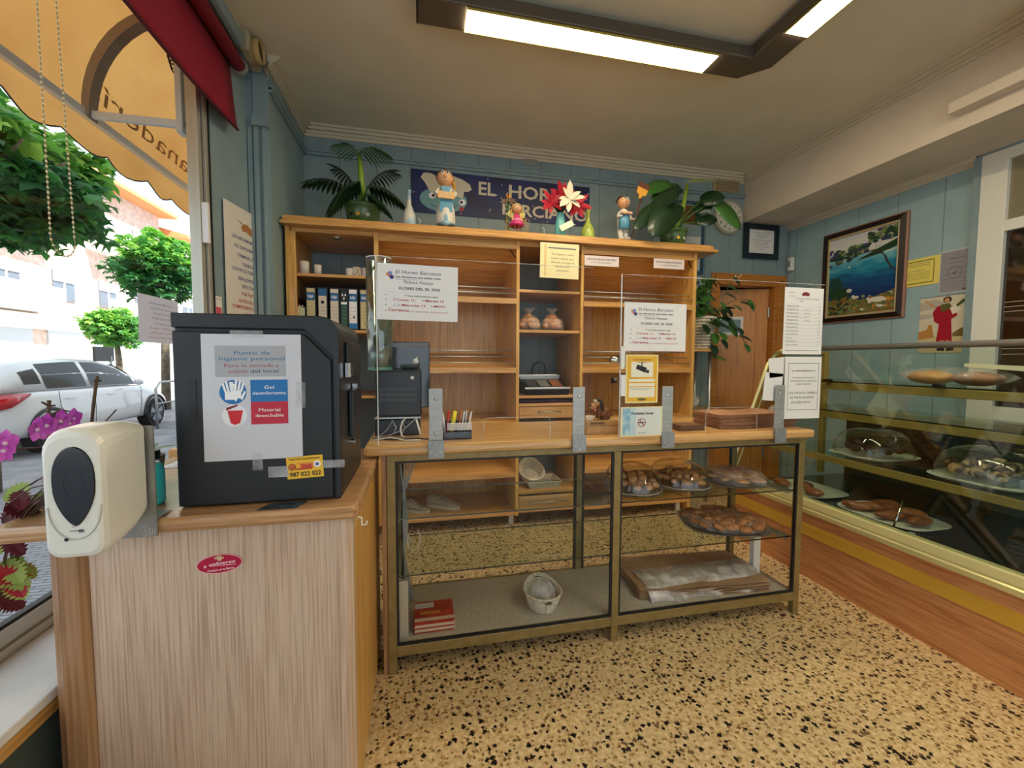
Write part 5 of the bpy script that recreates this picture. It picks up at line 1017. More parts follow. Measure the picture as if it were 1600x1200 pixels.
for i in range(8):
    o = Sheet('magazine', ('topmost red-covered magazine on the stack in the left corner of the case' if i == 7 else 'red and cream magazine in the stack in the left corner of the case'), 'magazine', (-.035+.003*(i % 3), 1.86, zb+.006*i), (1, 0, 0), .165, .15, redM if i == 7 or i % 3 == 0 else mat('magazine_cream', (214, 190, 166), .5), up=(0, 1, 0), th=.0054, group=None if i == 7 else 'magazines below the top one')
    if i == 7: o.r(.0, .08, .5, .34, mat('magazine_photo', (200, 196, 190), .4)).r(.0, .82, 1, .97, mat('magazine_cream')).t('SABORES', .4, .58, .12, gold, w=.5, bold=True)
    o.done()
# cables hanging inside the case at the left
for i, (dx, r) in enumerate(((0, .004), (.012, .003), (.022, .0035), (.034, .003), (.045, .004))):
    m = M(); x = -.085+dx; m.tube([(x, 1.90, .86), (x-.005+.3*dx, 1.90, .78), (-.078+.1*dx, 1.90, .66), (-.08+.05*i*.1, 1.90, .52), (-.078, 1.905, .38), (-.07+.008*i, 1.91, .14)], r, 6)
    m.build('hanging_cable', mat('cable_grey', (170, 172, 170), .5), label='pale cable hanging in the bundle at the left end of the case', cat='cable', group='cable bundle in the case', smooth=True)
m = M(); m.tube([(-.05, 1.9, .42)]+[(-.035+.028*math.cos(a), 1.9, .44+.055*math.sin(a)) for a in [2.6+i*.35 for i in range(14)]], .0022, 6); m.build('cable_loop', white, label='white loop of thin cable dangling at the left end of the case', cat='cable', smooth=True)
# things low on the shelf unit, seen through the case
def shoe(c, rz, label):
    t = thing('trainer', label, 'shoe', c, 'trainers on the bottom shelf'); R = Matrix.Rotation(rz, 3, 'Z'); c = Vector(c); m = M(); rings = []
    for x, w, h, z0 in ((-.13, .02, .05, .015), (-.125, .034, .075, .012), (-.09, .038, .085, .012), (-.05, .038, .078, .012), (-.0, .038, .06, .012), (.05, .045, .045, .012), (.10, .043, .036, .012), (.135, .03, .026, .014), (.145, .01, .018, .016)):
        rings.append([c+R @ Vector((x, w*math.cos(a), z0+max(0, h*(.5+.5*math.sin(a))))) for a in [i*math.pi/8 for i in range(16)]])
    m.loft(rings); m.build('upper', mat('trainer_grey', (176, 160, 140), .7), t, smooth=True)
    m = M(); m.loft([[c+R @ Vector((x, w*s, z)) for x, w in ((-.135, .0), (-.12, .038), (-.03, .036), (.07, .046), (.13, .034), (.15, 0), (.13, -.034), (.07, -.046), (-.03, -.036), (-.12, -.038))] for z, s in ((0, 1), (.022, 1.03))]); m.build('sole', mat('sole_white', (222, 214, 200), .5), t)
    m = M()
    for k in range(4): m.tube([c+R @ Vector((-.02+.022*k, -.03, .075-.008*k)), c+R @ Vector((-.01+.022*k, 0, .088-.009*k)), c+R @ Vector((-.02+.022*k, .03, .075-.008*k))], .003, 5)
    m.build('laces', white, t)
shoe((-.07, 3.19, .1085), -.5, 'pale grey trainer on the bottom shelf, nearer the cables'); shoe((.16, 3.22, .1085), -.5, 'pale grey trainer on the bottom shelf, farther from the cables')
basket('cream_basket', 'cream oval basket tipped in a square one on the low middle shelf', (.86, 3.20, .315), .10, .12, .07, .45, wick, False, 1.3)
t = thing('square_basket', 'cream square wire basket under the oval one on the low middle shelf', 'basket', (.93, 3.15, .26)); m = M()
for i in range(5): k = .8+.04*i; z = .268+.012*i; q = [(.93-.14*k, 3.13-.10*k, z), (.93+.14*k, 3.13-.10*k, z), (.93+.14*k, 3.13+.12*k, z), (.93-.14*k, 3.13+.12*k, z), (.93-.14*k, 3.13-.10*k, z)]; m.tube(q, .0055, 5)
m.build('basket_wall', wick, t); B(.83, 1.03, 3.06, 3.22, .2605, .264).build('basket_base', wick, t)
m = M(); m.prism([(1.26, 3.05), (1.56, 3.04), (1.58, 3.28), (1.27, 3.30)], 'Z', .109, .128); m.build('folded_bags', film('grey_wrap', (150, 140, 118), .8, .5), label='flat grey bundle of bags on the bottom shelf, right section', cat='bag bundle')
B(1.72, 1.98, 3.06, 3.22, .109, .30).build('storage_tub', film('tub_plastic', (190, 160, 90), .7, .3), label='amber plastic tub on the bottom shelf at the right', cat='tub', bevel=.02)
# shelf column C: bread bags, weighing scale, purple cloth
for cx_, lb, n in ((.825, 'left cellophane bag of rolls on the narrow middle shelf', 16), (1.01, 'right cellophane bag of golden buns on the narrow middle shelf', 18)):
    base = Vector((cx_, 3.15, 1.4755))
    scatter(pastry('bread_roll', 'small golden bread roll inside the '+lb.split(' bag')[0]+' bag', 'bread roll', 'rolls in the '+lb.split(' ')[0]+' bag', noisy('roll_gold%d' % n, (214, 150, 84) if n == 16 else (214, 146, 86), (170, 112, 62), 20, .4, .2), (.034, .026, .022), .04), [(cx_+.055*math.cos(k*2.4)*(1-(k//7)*.3), 3.15+.05*math.sin(k*2.4)*(1-(k//7)*.3), 1.498+.032*(k//7), random.uniform(.9, 1.15)) for k in range(n)])
    m = M(); m.lathe([(.02, .001), (.088, .002), (.095, .04), (.085, .08), (.05, .115), (.014, .13), (.012, .138), (.045, .175), (.05, .18)], base, 22, cap=False)
    for v in m.b.verts: v.co += Vector((random.uniform(-.005, .005), random.uniform(-.005, .005), 0))
    m.build('bread_bag', bagF, label=lb, cat='bread bag', smooth=True)
t = thing('weighing_scale', 'flat black and steel price scale on the middle shelf above the drawer', 'scale', (.93, 3.15, .986))
m = M(); m.prism([(3.02, 1.03), (3.03, .986), (3.30, .986), (3.30, 1.10), (3.27, 1.11), (3.04, 1.035)], 'X', .775, 1.115); m.build('scale_body', blackP, t, bevel=.004)
m = M(); m.prism([(3.020, 1.032), (3.022, 1.046), (3.040, 1.048), (3.045, 1.036)], 'X', .765, 1.125); m.build('front_strip', steel, t, bevel=.002)
B(.77, 1.12, 3.265, 3.305, 1.112, 1.135).build('rear_rail', steel, t, bevel=.004); B(.78, 1.11, 3.25, 3.262, 1.095, 1.112).build('display_strip', steel, t)
kp = [B(.80+.1*i, .88+.1*i, 3.07, 3.2, 1.055, 1.056) for i in range(3)]
for i in range(3):
    m = M(); x0_ = .80+.1*i
    m.loft([[Vector((x0_, 3.07, 1.051)), Vector((x0_+.08, 3.07, 1.051)), Vector((x0_+.08, 3.2, 1.089)), Vector((x0_, 3.2, 1.089))], [Vector((x0_, 3.07, 1.053)), Vector((x0_+.08, 3.07, 1.053)), Vector((x0_+.08, 3.2, 1.091)), Vector((x0_, 3.2, 1.091))]]); m.build('keypad', mat('pad%d' % i, ((60, 62, 66), (120, 120, 116), (150, 90, 60))[i], .4), t)
for k in kp: k.b.free()
m = M(); m.tube([(.93, 3.45, .99), (.925, 3.45, 1.1), (.94, 3.45, 1.2), (.99, 3.45, 1.24), (1.04, 3.45, 1.22), (1.06, 3.45, 1.12), (1.07, 3.45, .99)], .006, 8); m.build('black_cable', blackP, label='black cable arching behind the price scale', cat='cable', smooth=True)
m = M(); m.box(.73, 1.17, 3.03, 3.3, .9255, .955); m.build('purple_cloth', noisy('plum_cloth', (70, 40, 60), (40, 22, 36), 20, .9, .4), label='folded dark plum cloth in the slot above the drawer', cat='cloth', bevel=.012)
# binders, cups on the left section
for i, (x, w, kd, lb) in enumerate(((-.745, .056, 0, 'black binder with yellowed spine label, first from the left wall'), (-.672, .056, 1, 'black binder with a blue-topped spine and finger hole'), (-.597, .056, 0, 'black binder with a cream lined spine beside the green one'), (-.530, .044, 2, 'narrow green and black binder with three white triangles'), (-.478, .056, 3, 'black binder with white spine and blue foot, nearest the vase'), (-.405, .056, 0, 'black binder behind the tall glass vase'))):
    t = thing('ring_binder', lb, 'binder', (x+w/2, 3.2, 1.4505), 'binders on the left section'); B(x, x+w+.008, 3.05, 3.33, 1.4505, 1.735).build('binder_cover', mat('binder_black', (18, 18, 22), .5), t, bevel=.003)
    s = Sheet('spine_label', None, None, (x+.007, 3.0485, 1.725), (1, 0, 0), w-.006, .265, (mat('label_old', (206, 190, 140), .6), mat('label_cream', (220, 206, 188), .6), mat('binder_green', (44, 84, 66), .5), paper)[kd if i != 2 else 1], parent=t)
    bl = mat('label_blue', (30, 96, 150), .5)
    if kd in (0, 3): s.r(0, .10, 1, .30, bl).lay().t('RAJA', .5, .20, .07, wt, w=.7, bold=True)
    if kd == 1: s.r(0, 0, 1, .18, bl); disc(s, .5, .34, .22, ink, 'finger_hole')
    if kd == 2:
        s.r(0, 0, 1, .34, ink).lay()
        for u, v, d_ in ((.25, .13, 1), (.75, .13, 1), (.5, .24, -1)): s.poly([(u-.16, v+.035*d_), (u+.16, v+.035*d_), (u, v-.04*d_)], wt, 'triangle')
        s.r(0, .32, 1, .38, wt, 'white_band')
    if kd == 3: s.r(0, .86, 1, 1, mat('sign_blue')); disc(s, .6, .70, .14, ink, 'finger_hole')
    for q in range(4): s.r(.1, .46+.09*q, .9, .466+.09*q, greyI, 'rule')
    s.done()
m = B(-.812, -.802, 3.06, 3.30, 1.4505, 1.66); m.build('red_folder', mat('folder_red', (130, 26, 30), .5), label='thin dark red folder against the left side of the shelf unit', cat='folder')
m = M()
for i in range(7): m.box(-.795+.006*i, -.791+.006*i, 3.05+.004*(i % 3), 3.2, 1.4505, 1.60+.012*math.sin(i*2))
m.build('paper_bundle', paperC, label='upright bundle of cream papers between red folder and binders', cat='papers')
for x, r, h, lb in ((-.755, .030, .085, 'white beaker on the upper left shelf, by the side panel'), (-.672, .024, .065, 'smaller grey-white beaker on the upper left shelf')):
    m = M(); m.lathe([(0, 0), (r*.92, 0), (r, h), (r*.93, h), (r*.86, .004), (0, .004)], (x, 3.08, 1.8205), 24); m.build('beaker', mat('beaker_white', (214, 206, 196), .5), label=lb, cat='cup', smooth=True)
for x, y_, r, h, lb in ((-.47, 3.09, .026, .055, 'left white tub in the group on the upper left shelf'), (-.425, 3.10, .030, .066, 'middle white tub on the upper left shelf, with a twig before it'), (-.365, 3.10, .028, .064, 'right white tub in the group on the upper left shelf')):
    m = M(); m.lathe([(0, 0), (r, 0), (r, h), (0, h)], (x, y_, 1.8205), 20); m.build('white_tub', mat('beaker_white'), label=lb, cat='tub', bevel=.003)
m = M(); m.tube([(-.43, 3.055, 1.821), (-.40, 3.05, 1.88)], .003, 5); m.tube([(-.40, 3.055, 1.821), (-.425, 3.05, 1.885)], .003, 5); m.build('crossed_twigs', mat('twig', (170, 140, 100), .7), label='small crossed twigs leaning on the tubs of the upper left shelf', cat='twigs')
s = Sheet('side_card', 'small pale card pinned inside the left side of the shelf unit', 'card', (-.7888, 3.06, 1.72), (0, 1, 0), .10, .12, paper, tilt=0).done() if 0 else None
# ================================================================== ON TOP OF THE SHELF UNIT
TZ_ = 2.1785
potG = noisy('glazed_green', (96, 124, 70), (54, 84, 48), 9, .2, 0); lfD = mat('leaf_dark', (24, 52, 28), .35, coat=.2); lfM = mat('leaf_green', (60, 110, 40), .4, coat=.2); lfL = mat('leaf_lime', (140, 170, 50), .4)
def pot(t, c, r, h):
    M().lathe([(0, 0), (r*.80, 0), (r*.98, h*.55), (r*1.02, h*.85), (r*1.08, h*.88), (r*1.08, h), (r*.98, h), (r*.9, h*.8), (0, h*.8)], c, 36).build('glazed_pot', potG, t, smooth=True)
    M().lathe([(0, h*.86), (r*.93, h*.86), (r*.93, h*.9), (0, h*.9)], c, 24).build('soil', mat('soil', (46, 34, 26), .9), t)
    for k, (a, cx) in enumerate(((-1.75, gold), (-1.2, mat('flower_white', (214, 206, 190), .5)), (-2.2, ink))):
        m = M(); p = Vector(c)+Vector((r*.98*math.cos(a), r*.98*math.sin(a), h*.42)); n_ = Vector((math.cos(a), math.sin(a), .12)).normalized(); u_ = n_.orthogonal().normalized(); v_ = n_.cross(u_)
        m.face([p+n_*.003+(u_*math.cos(q)+v_*math.sin(q))*(r*.17 if j % 2 == 0 else r*.09) for j, q in enumerate([i*math.pi/8 for i in range(16)])]); m.build('painted_flower', cx, t)
c1 = Vector((-.385, 3.16, TZ_)); t = thing('feathery_potted_plant', 'large split-leaf plant in a green glazed pot at the left end of the shelf top', 'potted plant', c1)
pot(t, c1, .115, .145)
def split_leaf(t, base, mid, tip, W, mt, nm='split_leaf', n=11):
    """deeply lobed blade: arching stalk, then finger lobes either side of the midrib"""
    base, mid, tip = Vector(base), Vector(mid), Vector(tip); st = M(); st.tube([base, base.lerp(mid, .5)+Vector((0, 0, .03)), mid], .0045, 6)
    d = (tip-mid); L_ = d.length; up = Vector((0, 0, 1)); m = M(); sd = d.normalized().cross(up).normalized(); P = []
    for i in range(n+1):
        q = i/n; P.append(mid+d*q+Vector((0, 0, L_*.18*math.sin(math.pi*q)-.0)))
    st.tube(P, [.003]*len(P), 5)
    for i in range(n):
        q = (i+.5)/n; p = P[i].lerp(P[i+1], .5); l = W*(.55+.6*math.sin(math.pi*min(1, q*.85+.12)))
        for s in (-1, 1):
            dd = (sd*s*(1-.45*q)+d.normalized()*(.15+.8*q)+Vector((0, 0, -.15))).normalized()
            m.leaf(p, dd, up, l, L_/n*1.15, .28, 4, .2, prof=lambda x: (.55+.45*math.sin(math.pi*min(1, x*1.15)))*(1 if x < .75 else max(.04, (1-x)/.25)))
    f = m.build(nm, mt, t, smooth=True); st.build('leaf_stalk', lfM, f, smooth=True)
b1 = c1+Vector((0, 0, .13)); P3 = lambda u, v, y: at(u, v, Y=y)
for (mu, mv, tu, tv, y, W, mt) in ((545, 300, 478, 290, 3.14, .12, lfD), (560, 285, 515, 330, 3.05, .15, lfD), (572, 292, 622, 318, 3.08, .15, lfD), (570, 305, 604, 334, 3.02, .11, lfD), (556, 300, 523, 268, 3.3, .14, lfD), (575, 290, 612, 272, 3.32, .13, lfD)):
    split_leaf(t, b1, P3(mu, mv, y), P3(tu, tv, y), W, mt)
m = M(); m.tube([b1+Vector((0, 0, -.01)), P3(561, 275, 3.16), P3(558, 243, 3.16)], [.024, .02, .012], 12); m.build('green_spathe', lfL, t, smooth=True)
split_leaf(t, P3(559, 275, 3.17), P3(556, 243, 3.18), P3(532, 228, 3.10), .13, lfM); split_leaf(t, P3(559, 275, 3.17), P3(560, 240, 3.18), P3(592, 238, 3.12), .16, lfM)
c2 = Vector((2.045, 3.14, TZ_)); t = thing('broad_leaf_plant', 'broad-leaved plant in a green glazed pot at the right end of the shelf top', 'potted plant', c2); pot(t, c2, .105, .14)
b2 = c2+Vector((0, 0, .13))
def broad(t, mu, mv, tu, tv, y0, y1, W, mt, dr=.15):
    a, b = P3(mu, mv, y0), P3(tu, tv, y1); st = M(); st.tube([b2, b2.lerp(a, .5)+Vector((0, 0, .03)), a], .0045, 6); m = M(); m.leaf(a, b-a, Vector((0, -1, .45)), (b-a).length, W, dr, 8, .12, prof=lambda x: math.sin(math.pi*min(1, x*.9+.1))**.6 if x < .97 else .05); f = m.build('broad_leaf', mt, t, smooth=True, solid=.001); st.build('leaf_stalk', lfM, f, smooth=True)
for a in ((1060, 292, 1002, 325, 3.05, 2.95, .12, lfD), (1025, 318, 985, 352, 2.98, 2.9, .12, lfD), (1040, 322, 1012, 366, 2.93, 2.88, .17, lfD), (1060, 318, 1030, 350, 3.1, 3.0, .15, lfD), (1060, 290, 1012, 300, 3.2, 3.1, .13, lfM), (1082, 330, 1112, 312, 3.1, 3.0, .16, lfD), (1092, 312, 1130, 300, 3.05, 2.95, .16, lfD), (1112, 312, 1160, 350, 3.0, 2.95, .17, lfM), (1085, 345, 1118, 335, 3.05, 3.0, .13, lfD), (1045, 285, 1000, 290, 3.15, 3.05, .12, lfM)): broad(t, *a)
m = M(); m.tube([b2+Vector((0, 0, -.01)), P3(1064, 325, 3.12), P3(1071, 286, 3.12)], [.026, .02, .012], 12); m.build('green_spathe', lfL, t, smooth=True)
a, b = P3(1120, 280, 3.1), P3(1070, 278, 3.0); m = M(); m.leaf(a, b-a, (0, -.6, 1), (b-a).length, .14, .05, 8, .1); m.build('pale_leaf', mat('leaf_pale', (140, 156, 96), .45), t, smooth=True)
for k in range(5): a_ = k*1.3; m = M(); m.leaf(b2, (math.cos(a_)*.3, math.sin(a_)*.3, 1), (math.cos(a_), math.sin(a_), 0), .10, .03, 0, 4); m.build('young_leaf', lfM, t, smooth=True)
# bottles
def bottle(label, u, v0, r, h, mt, y=3.1):
    p = at(u, v0, Y=y); c = (p.x, y, TZ_); M().lathe([(0, 0), (r, 0), (r*1.04, h*.06), (r, h*.34), (r*.72, h*.46), (r*.34, h*.62), (r*.30, h*.93), (r*.38, h*.94), (r*.38, h), (0, h)], c, 28).build('painted_bottle', mt, label=label, cat='bottle', smooth=True, group=None)
bottle('blue and white painted bottle beside the chef moon banner', 637, 352, .047, .265, noisy('blue_white_glaze', (150, 180, 196), (206, 204, 190), 9, .3, 0, lo=.45, hi=.55)); bottle('lime green painted bottle between the flower vase and the boy figurine', 916, 371, .050, .235, noisy('lime_glaze', (196, 206, 96), (150, 170, 70), 16, .3, 0))
# plaque
t = thing('brass_plaque', 'wooden plaque with a small brass plate lying on the shelf top', 'plaque', (.48, 3.3, TZ_)); a = at(731, 349, Y=3.3); b = at(782, 352, Y=3.3)
B(a.x, b.x, 3.30, 3.32, TZ_, TZ_+.075).build('wood_back', mat('plaque_wood', (110, 54, 36), .4), t, bevel=.003); B(a.x+.07, b.x-.03, 3.20, 3.23, TZ_, TZ_+.045).build('brass_plate', mat('brass_cream', (210, 176, 100), .35, .4), t, bevel=.002)
# hooks of lamp cables
for u in (654, 848, 1021): a = at(u, 356, Y=2.99); m = M(); m.tube([(a.x, 2.99, TZ_), (a.x, 2.99, TZ_+.03), (a.x-.008, 2.99, TZ_+.04), (a.x-.014, 2.99, TZ_+.032)], .0022, 5); m.build('wire_hook', white, label='tiny white wire hook on the shelf top edge', cat='hook', group='wire hooks on the shelf top', smooth=True)
# clay figurines
skin = mat('clay_skin', (222, 164, 116), .35, coat=.3); cw = mat('clay_white', (222, 216, 204), .45); cb = mat('clay_blue', (96, 160, 190), .4, coat=.2)
def fig_head(t, c, r, hair, hn='hair'):
    h = M(); h.ball(c, (r, r*.95, r*.92), 22, 14); h.ball(c+Vector((0, -r*.98, -.05*r)), r*.2, 10, 7); h = h.build('head', skin, t, smooth=True)
    for s in (-1, 1):
        e = M(); e.ball(c+Vector((s*r*.30, -r*.82, r*.42)), (r*.20, r*.12, r*.24), 12, 8); e = e.build('eye', white, h, smooth=True); e = M(); e.ball(c+Vector((s*r*.28, -r*.93, r*.44)), (r*.10, r*.05, r*.13), 8, 6); e.build('pupil', ink, h, smooth=True)
    m = M(); m.tube([c+Vector((x*r, -r*(.95-.25*x*x), -r*(.42-.25*x*x))) for x in (-.35, -.15, .15, .35)], r*.03, 5); m.build('mouth', mat('clay_mouth', (150, 60, 50), .4), h, smooth=True); return h
p = at(694, 357, Y=3.06); c = Vector((p.x, 3.06, TZ_)); t = thing('baker_figurine', 'clay baker woman in blue apron holding a sign, before the chef moon', 'figurine', c)
m = M(); m.lathe([(0, .01), (.062, .015), (.070, .05), (.066, .12), (.052, .17), (.042, .20), (.05, .25), (.048, .275), (.02, .295), (0, .296)], c, 28); m.build('body', cw, t, smooth=True)
for s in (-1, 1):
    m = M(); m.tube([c+Vector((s*.042, -.005, .275)), c+Vector((s*.066, -.03, .235)), c+Vector((s*.052, -.062, .205))], [.016, .017, .011], 10); a_ = m.build('arm', cw, t, smooth=True)
    m = M(); m.ball(c+Vector((s*.050, -.068, .203)), .012, 10, 7); m.build('hand', skin, a_, smooth=True); m = M(); m.ball(c+Vector((s*.035, -.045, .012)), (.03, .038, .014), 14, 8); m.build('shoe', mat('clay_shoe', (70, 100, 110), .35), t, smooth=True)
m = M(); m.loft([[c+Vector((x, y_, z)) for x, y_ in ((-.042, -.055), (.042, -.055), (.044, -.062), (-.044, -.062))] for z in (.10, .19)]); m.build('apron', cb, t, bevel=.003); m = M(); m.loft([[c+Vector((x, y_, z)) for x, y_ in ((-.03, -.046), (.03, -.046), (.03, -.054), (-.03, -.054))] for z in (.225, .28)]); m.build('apron_bib', cb, t, bevel=.003)
s = Sheet('sign_board', None, None, c+Vector((-.055, -.078, .232)), (1, 0, 0), .11, .045, mat('clay_sign', (226, 176, 100), .4), parent=t, th=.008, tilt=-.04); s.t('EL HORNO', .5, .3, .22, mat('clay_mouth'), w=.6, bold=True).t('BERCIANO', .5, .68, .22, mat('clay_mouth'), w=.8, bold=True).done()
h = fig_head(t, c+Vector((-.004, -.01, .345)), .058, None); m = M(); m.ball(c+Vector((-.004, .014, .362)), (.062, .055, .055), 18, 12); m.build('hair', mat('clay_hair', (52, 34, 24), .5), h, smooth=True)
m = M(); m.tube([c+Vector((.05, .01, .35)), c+Vector((.064, .0, .30)), c+Vector((.068, -.005, .25)), c+Vector((.072, -.005, .22))], [.012, .012, .009, .004], 8); m.build('plait', mat('clay_plait', (190, 140, 50), .5), h, smooth=True)
m = M(); m.ball(c+Vector((0, -.066, .06)), (.014, .01, .03), 10, 7); m.ball(c+Vector((.0, -.07, .022)), (.03, .02, .018), 12, 7); m.build('flower_bunch', mat('clay_flower', (150, 190, 210), .4), t, smooth=True)
p = at(805, 360, Y=3.05); c = Vector((p.x, 3.05, TZ_)); t = thing('fairy_figurine', 'little clay fairy in a pink dress sitting among straw, with a tall lily', 'figurine', c)
m = M(); m.lathe([(0, .065), (.052, .055), (.056, .065), (.035, .095), (.022, .125), (.018, .14), (0, .142)], c, 28); m.build('dress', mat('clay_pink', (206, 50, 120), .4), t, smooth=True); m = M(); m.lathe([(.022, .098), (.042, .085), (.044, .09), (.024, .112)], c, 24, cap=False); m.build('dress_frill', mat('clay_pale_pink', (240, 150, 180), .4), t, smooth=True)
for s in (-1, 1): M().tube([c+Vector((s*.014, 0, .06)), c+Vector((s*.014, -.004, .012)), c+Vector((s*.014, -.018, .004))], .006, 8).build('leg', skin, t, smooth=True); m = M(); m.leaf(c+Vector((s*.015, .01, .12)), (s, .1, .7), (0, -1, 0), .065, .045, -.02, 5); m.build('wing', mat('wing_green', (206, 216, 150), .5), t, smooth=True, solid=.003); M().tube([c+Vector((s*.016, 0, .13)), c+Vector((s*.034, -.01, .105)), c+Vector((s*.038, -.02, .085))], .006, 8).build('arm', skin, t, smooth=True)
h = fig_head(t, c+Vector((0, -.004, .178)), .036, None); m = M(); m.ball(c+Vector((.002, .012, .188)), (.041, .034, .036), 16, 10)
for k in range(9): a_ = -.4+k*.5; m.tube([c+Vector((.036*math.cos(a_), .012+.015*math.sin(a_), .18)), c+Vector((.05*math.cos(a_), .015, .15)), c+Vector((.045*math.cos(a_), .012, .12))], .006, 6)
m.build('blond_hair', mat('clay_blond', (224, 180, 80), .5), h, smooth=True)
m = M()
for k in range(90):
    s = -1 if k % 2 else 1; q = c+Vector((s*random.uniform(.035, .085), random.uniform(-.01, .04), random.uniform(0, .11))); d = Vector((random.uniform(-.4, .4), random.uniform(-.3, .3), random.uniform(-.2, 1)))*.03; m.tube([q, q+d+Vector((.004, 0, 0)), q+d*1.6], .0016, 4)
m.build('straw_nest', mat('straw', (196, 160, 60), .6), t)
lc = at(792, 330, Y=3.08); m = M(); m.tube([Vector((lc.x-.0, 3.08, TZ_)), Vector((lc.x-.004, 3.08, TZ_+.15)), Vector((lc.x, 3.08, TZ_+.24))], [.004, .004, .009], 8); lt = thing('artificial_lily', 'white artificial lily on a green stem behind the fairy figurine', 'flower', (lc.x, 3.08, TZ_)); m.build('stem', lfM, lt, smooth=True)
for k in range(7): a_ = k*.9; m = M(); m.leaf((lc.x, 3.08, TZ_+.235), (math.cos(a_), math.sin(a_), .45), (0, 0, 1), .07, .03, .35, 6, .2); m.build('petal', cw, lt, smooth=True)
for k in range(5): a_ = k*1.25; m = M(); m.tube([(lc.x, 3.08, TZ_+.24), (lc.x+.02*math.cos(a_), 3.08+.02*math.sin(a_), TZ_+.29)], [.002, .004], 6); m.build('stamen', mat('stamen', (220, 150, 50), .5), lt, smooth=True)
for k in range(3): m = M(); m.leaf((lc.x-.005, 3.07, TZ_+.06+.04*k), (-.7+.2*k, -.4, .8), (0, -.3, 1), .07, .018, .2, 5); m.build('lily_leaf', mat('lily_leaf', (120, 150, 120), .5), lt, smooth=True)
p = at(973, 374, Y=3.05); c = Vector((p.x-.01, 3.05, TZ_)); t = thing('boy_figurine', 'clay boy baker with blue apron and long bread paddle', 'figurine', c)
for s in (-1, 1): m = M(); m.tube([c+Vector((s*.02, 0, .13)), c+Vector((s*.022, .0, .06)), c+Vector((s*.024, -.008, .012))], [.026, .022, .018], 12); m.build('leg', cw, t, smooth=True); m = M(); m.ball(c+Vector((s*.028, -.025, .012)), (.022, .036, .014), 12, 8); m.build('shoe', cw, t, smooth=True)
m = M(); m.lathe([(0, .11), (.045, .12), (.048, .17), (.04, .22), (.018, .245), (0, .246)], c, 24); m.build('body', cw, t, smooth=True)
m = M(); m.loft([[c+Vector((.047*math.sin(a)*(1.0+k), -.050*math.cos(a)*(1.0+k), z)) for a in (-1.2, -.7, -.2, .3, .8)] for z, k in ((.205, .0), (.15, .05), (.085, .16))], closed=False, cap=False); m.build('apron', cb, t, smooth=True, solid=.004, recalc=False)
h = fig_head(t, c+Vector((-.002, -.006, .292)), .048, None); m = M()
for k in range(26): a_ = random.uniform(0, 6.28); b_ = random.uniform(.1, 1.4); q = c+Vector((-.002+.046*math.cos(a_)*math.cos(b_), .004+abs(.044*math.sin(a_))*math.cos(b_), .295+.046*math.sin(b_))); m.ball(q, .012, 7, 5)
m.build('curly_hair', mat('clay_dark_hair', (50, 26, 22), .5), h, smooth=True)
m = M(); m.tube([c+Vector((-.036, 0, .215)), c+Vector((-.054, -.02, .18)), c+Vector((-.03, -.05, .18))], [.013, .013, .009], 8); m.build('arm', cw, t, smooth=True); m = M(); m.tube([c+Vector((.036, 0, .215)), c+Vector((.06, -.02, .165)), c+Vector((.085, -.03, .165))], [.013, .012, .008], 8); m.build('arm', cw, t, smooth=True)
m = M(); m.ball(c+Vector((.088, -.032, .165)), .011, 10, 7); m.build('hand', skin, t, smooth=True); B(c.x-.045, c.x+.04, c.y-.075, c.y-.05, c.z+.188, c.z+.206).build('bread_slab', mat('clay_bread', (220, 170, 140), .5), t, bevel=.004)
pd = at(1003, 292, Y=3.0); m = M(); m.tube([c+Vector((.045, -.035, .0)), c+Vector((.09, -.035, .16)), Vector((pd.x-.012, 3.01, pd.z-.07))], .005, 8); pdl = m.build('paddle_shaft', mat('paddle_brown', (100, 48, 34), .5), t, smooth=True)
R = Matrix.Rotation(-.35, 3, 'Y'); q = Vector((pd.x, 3.01, pd.z)); m = M(); m.loft([[q+R.inverted() @ Vector((x, y_, z)) for x, z in ((-.045, .0), (-.045, .04), (.045, .04), (.045, 0))] for y_ in (-.005, .005)]); m.build('paddle_tip', mat('paddle_brown'), pdl); m = M(); m.loft([[q+R.inverted() @ Vector((x, y_, z)) for x, z in ((-.045, 0), (.045, 0), (.04, -.045), (.012, -.06), (.008, -.085), (-.008, -.085), (-.012, -.06), (-.04, -.045))] for y_ in (-.005, .005)]); m.build('paddle_blade', mat('paddle_gold', (226, 164, 50), .45), pdl)
# flower vase
p = at(873, 368, Y=3.04); c = Vector((p.x, 3.04, TZ_)); t = thing('flower_vase', 'slim turquoise vase of red and white artificial poinsettias', 'vase', c)
M().lathe([(0, 0), (.042, 0), (.044, .02), (.036, .10), (.026, .165), (.028, .17), (0, .17)], c, 28).build('vase_body', mat('turquoise_glaze', (110, 190, 186), .3), t, smooth=True)
m = M()
for k in range(16): a_ = k*2.4; m.leaf(c+Vector((0, 0, .16)), (math.cos(a_)*.6, math.sin(a_)*.5, 1), (math.cos(a_), math.sin(a_), -.3), random.uniform(.09, .13), .04, .1, 5)
m.build('dark_foliage', lfD, t, smooth=True)
def bloom(cc_, r, mt, n, nm):
    m = M()
    for k in range(n): a_ = k*2*math.pi/n+random.uniform(-.2, .2); L_ = r*random.uniform(.75, 1.1); m.leaf(cc_, (math.cos(a_), -.45+.3*random.random(), math.sin(a_)*.8+.15), (0, -1, .4), L_, L_*.42, .15, 5, .25)
    m.build(nm, mt, t, smooth=True)
rdp = mat('petal_red', (176, 20, 44), .55)
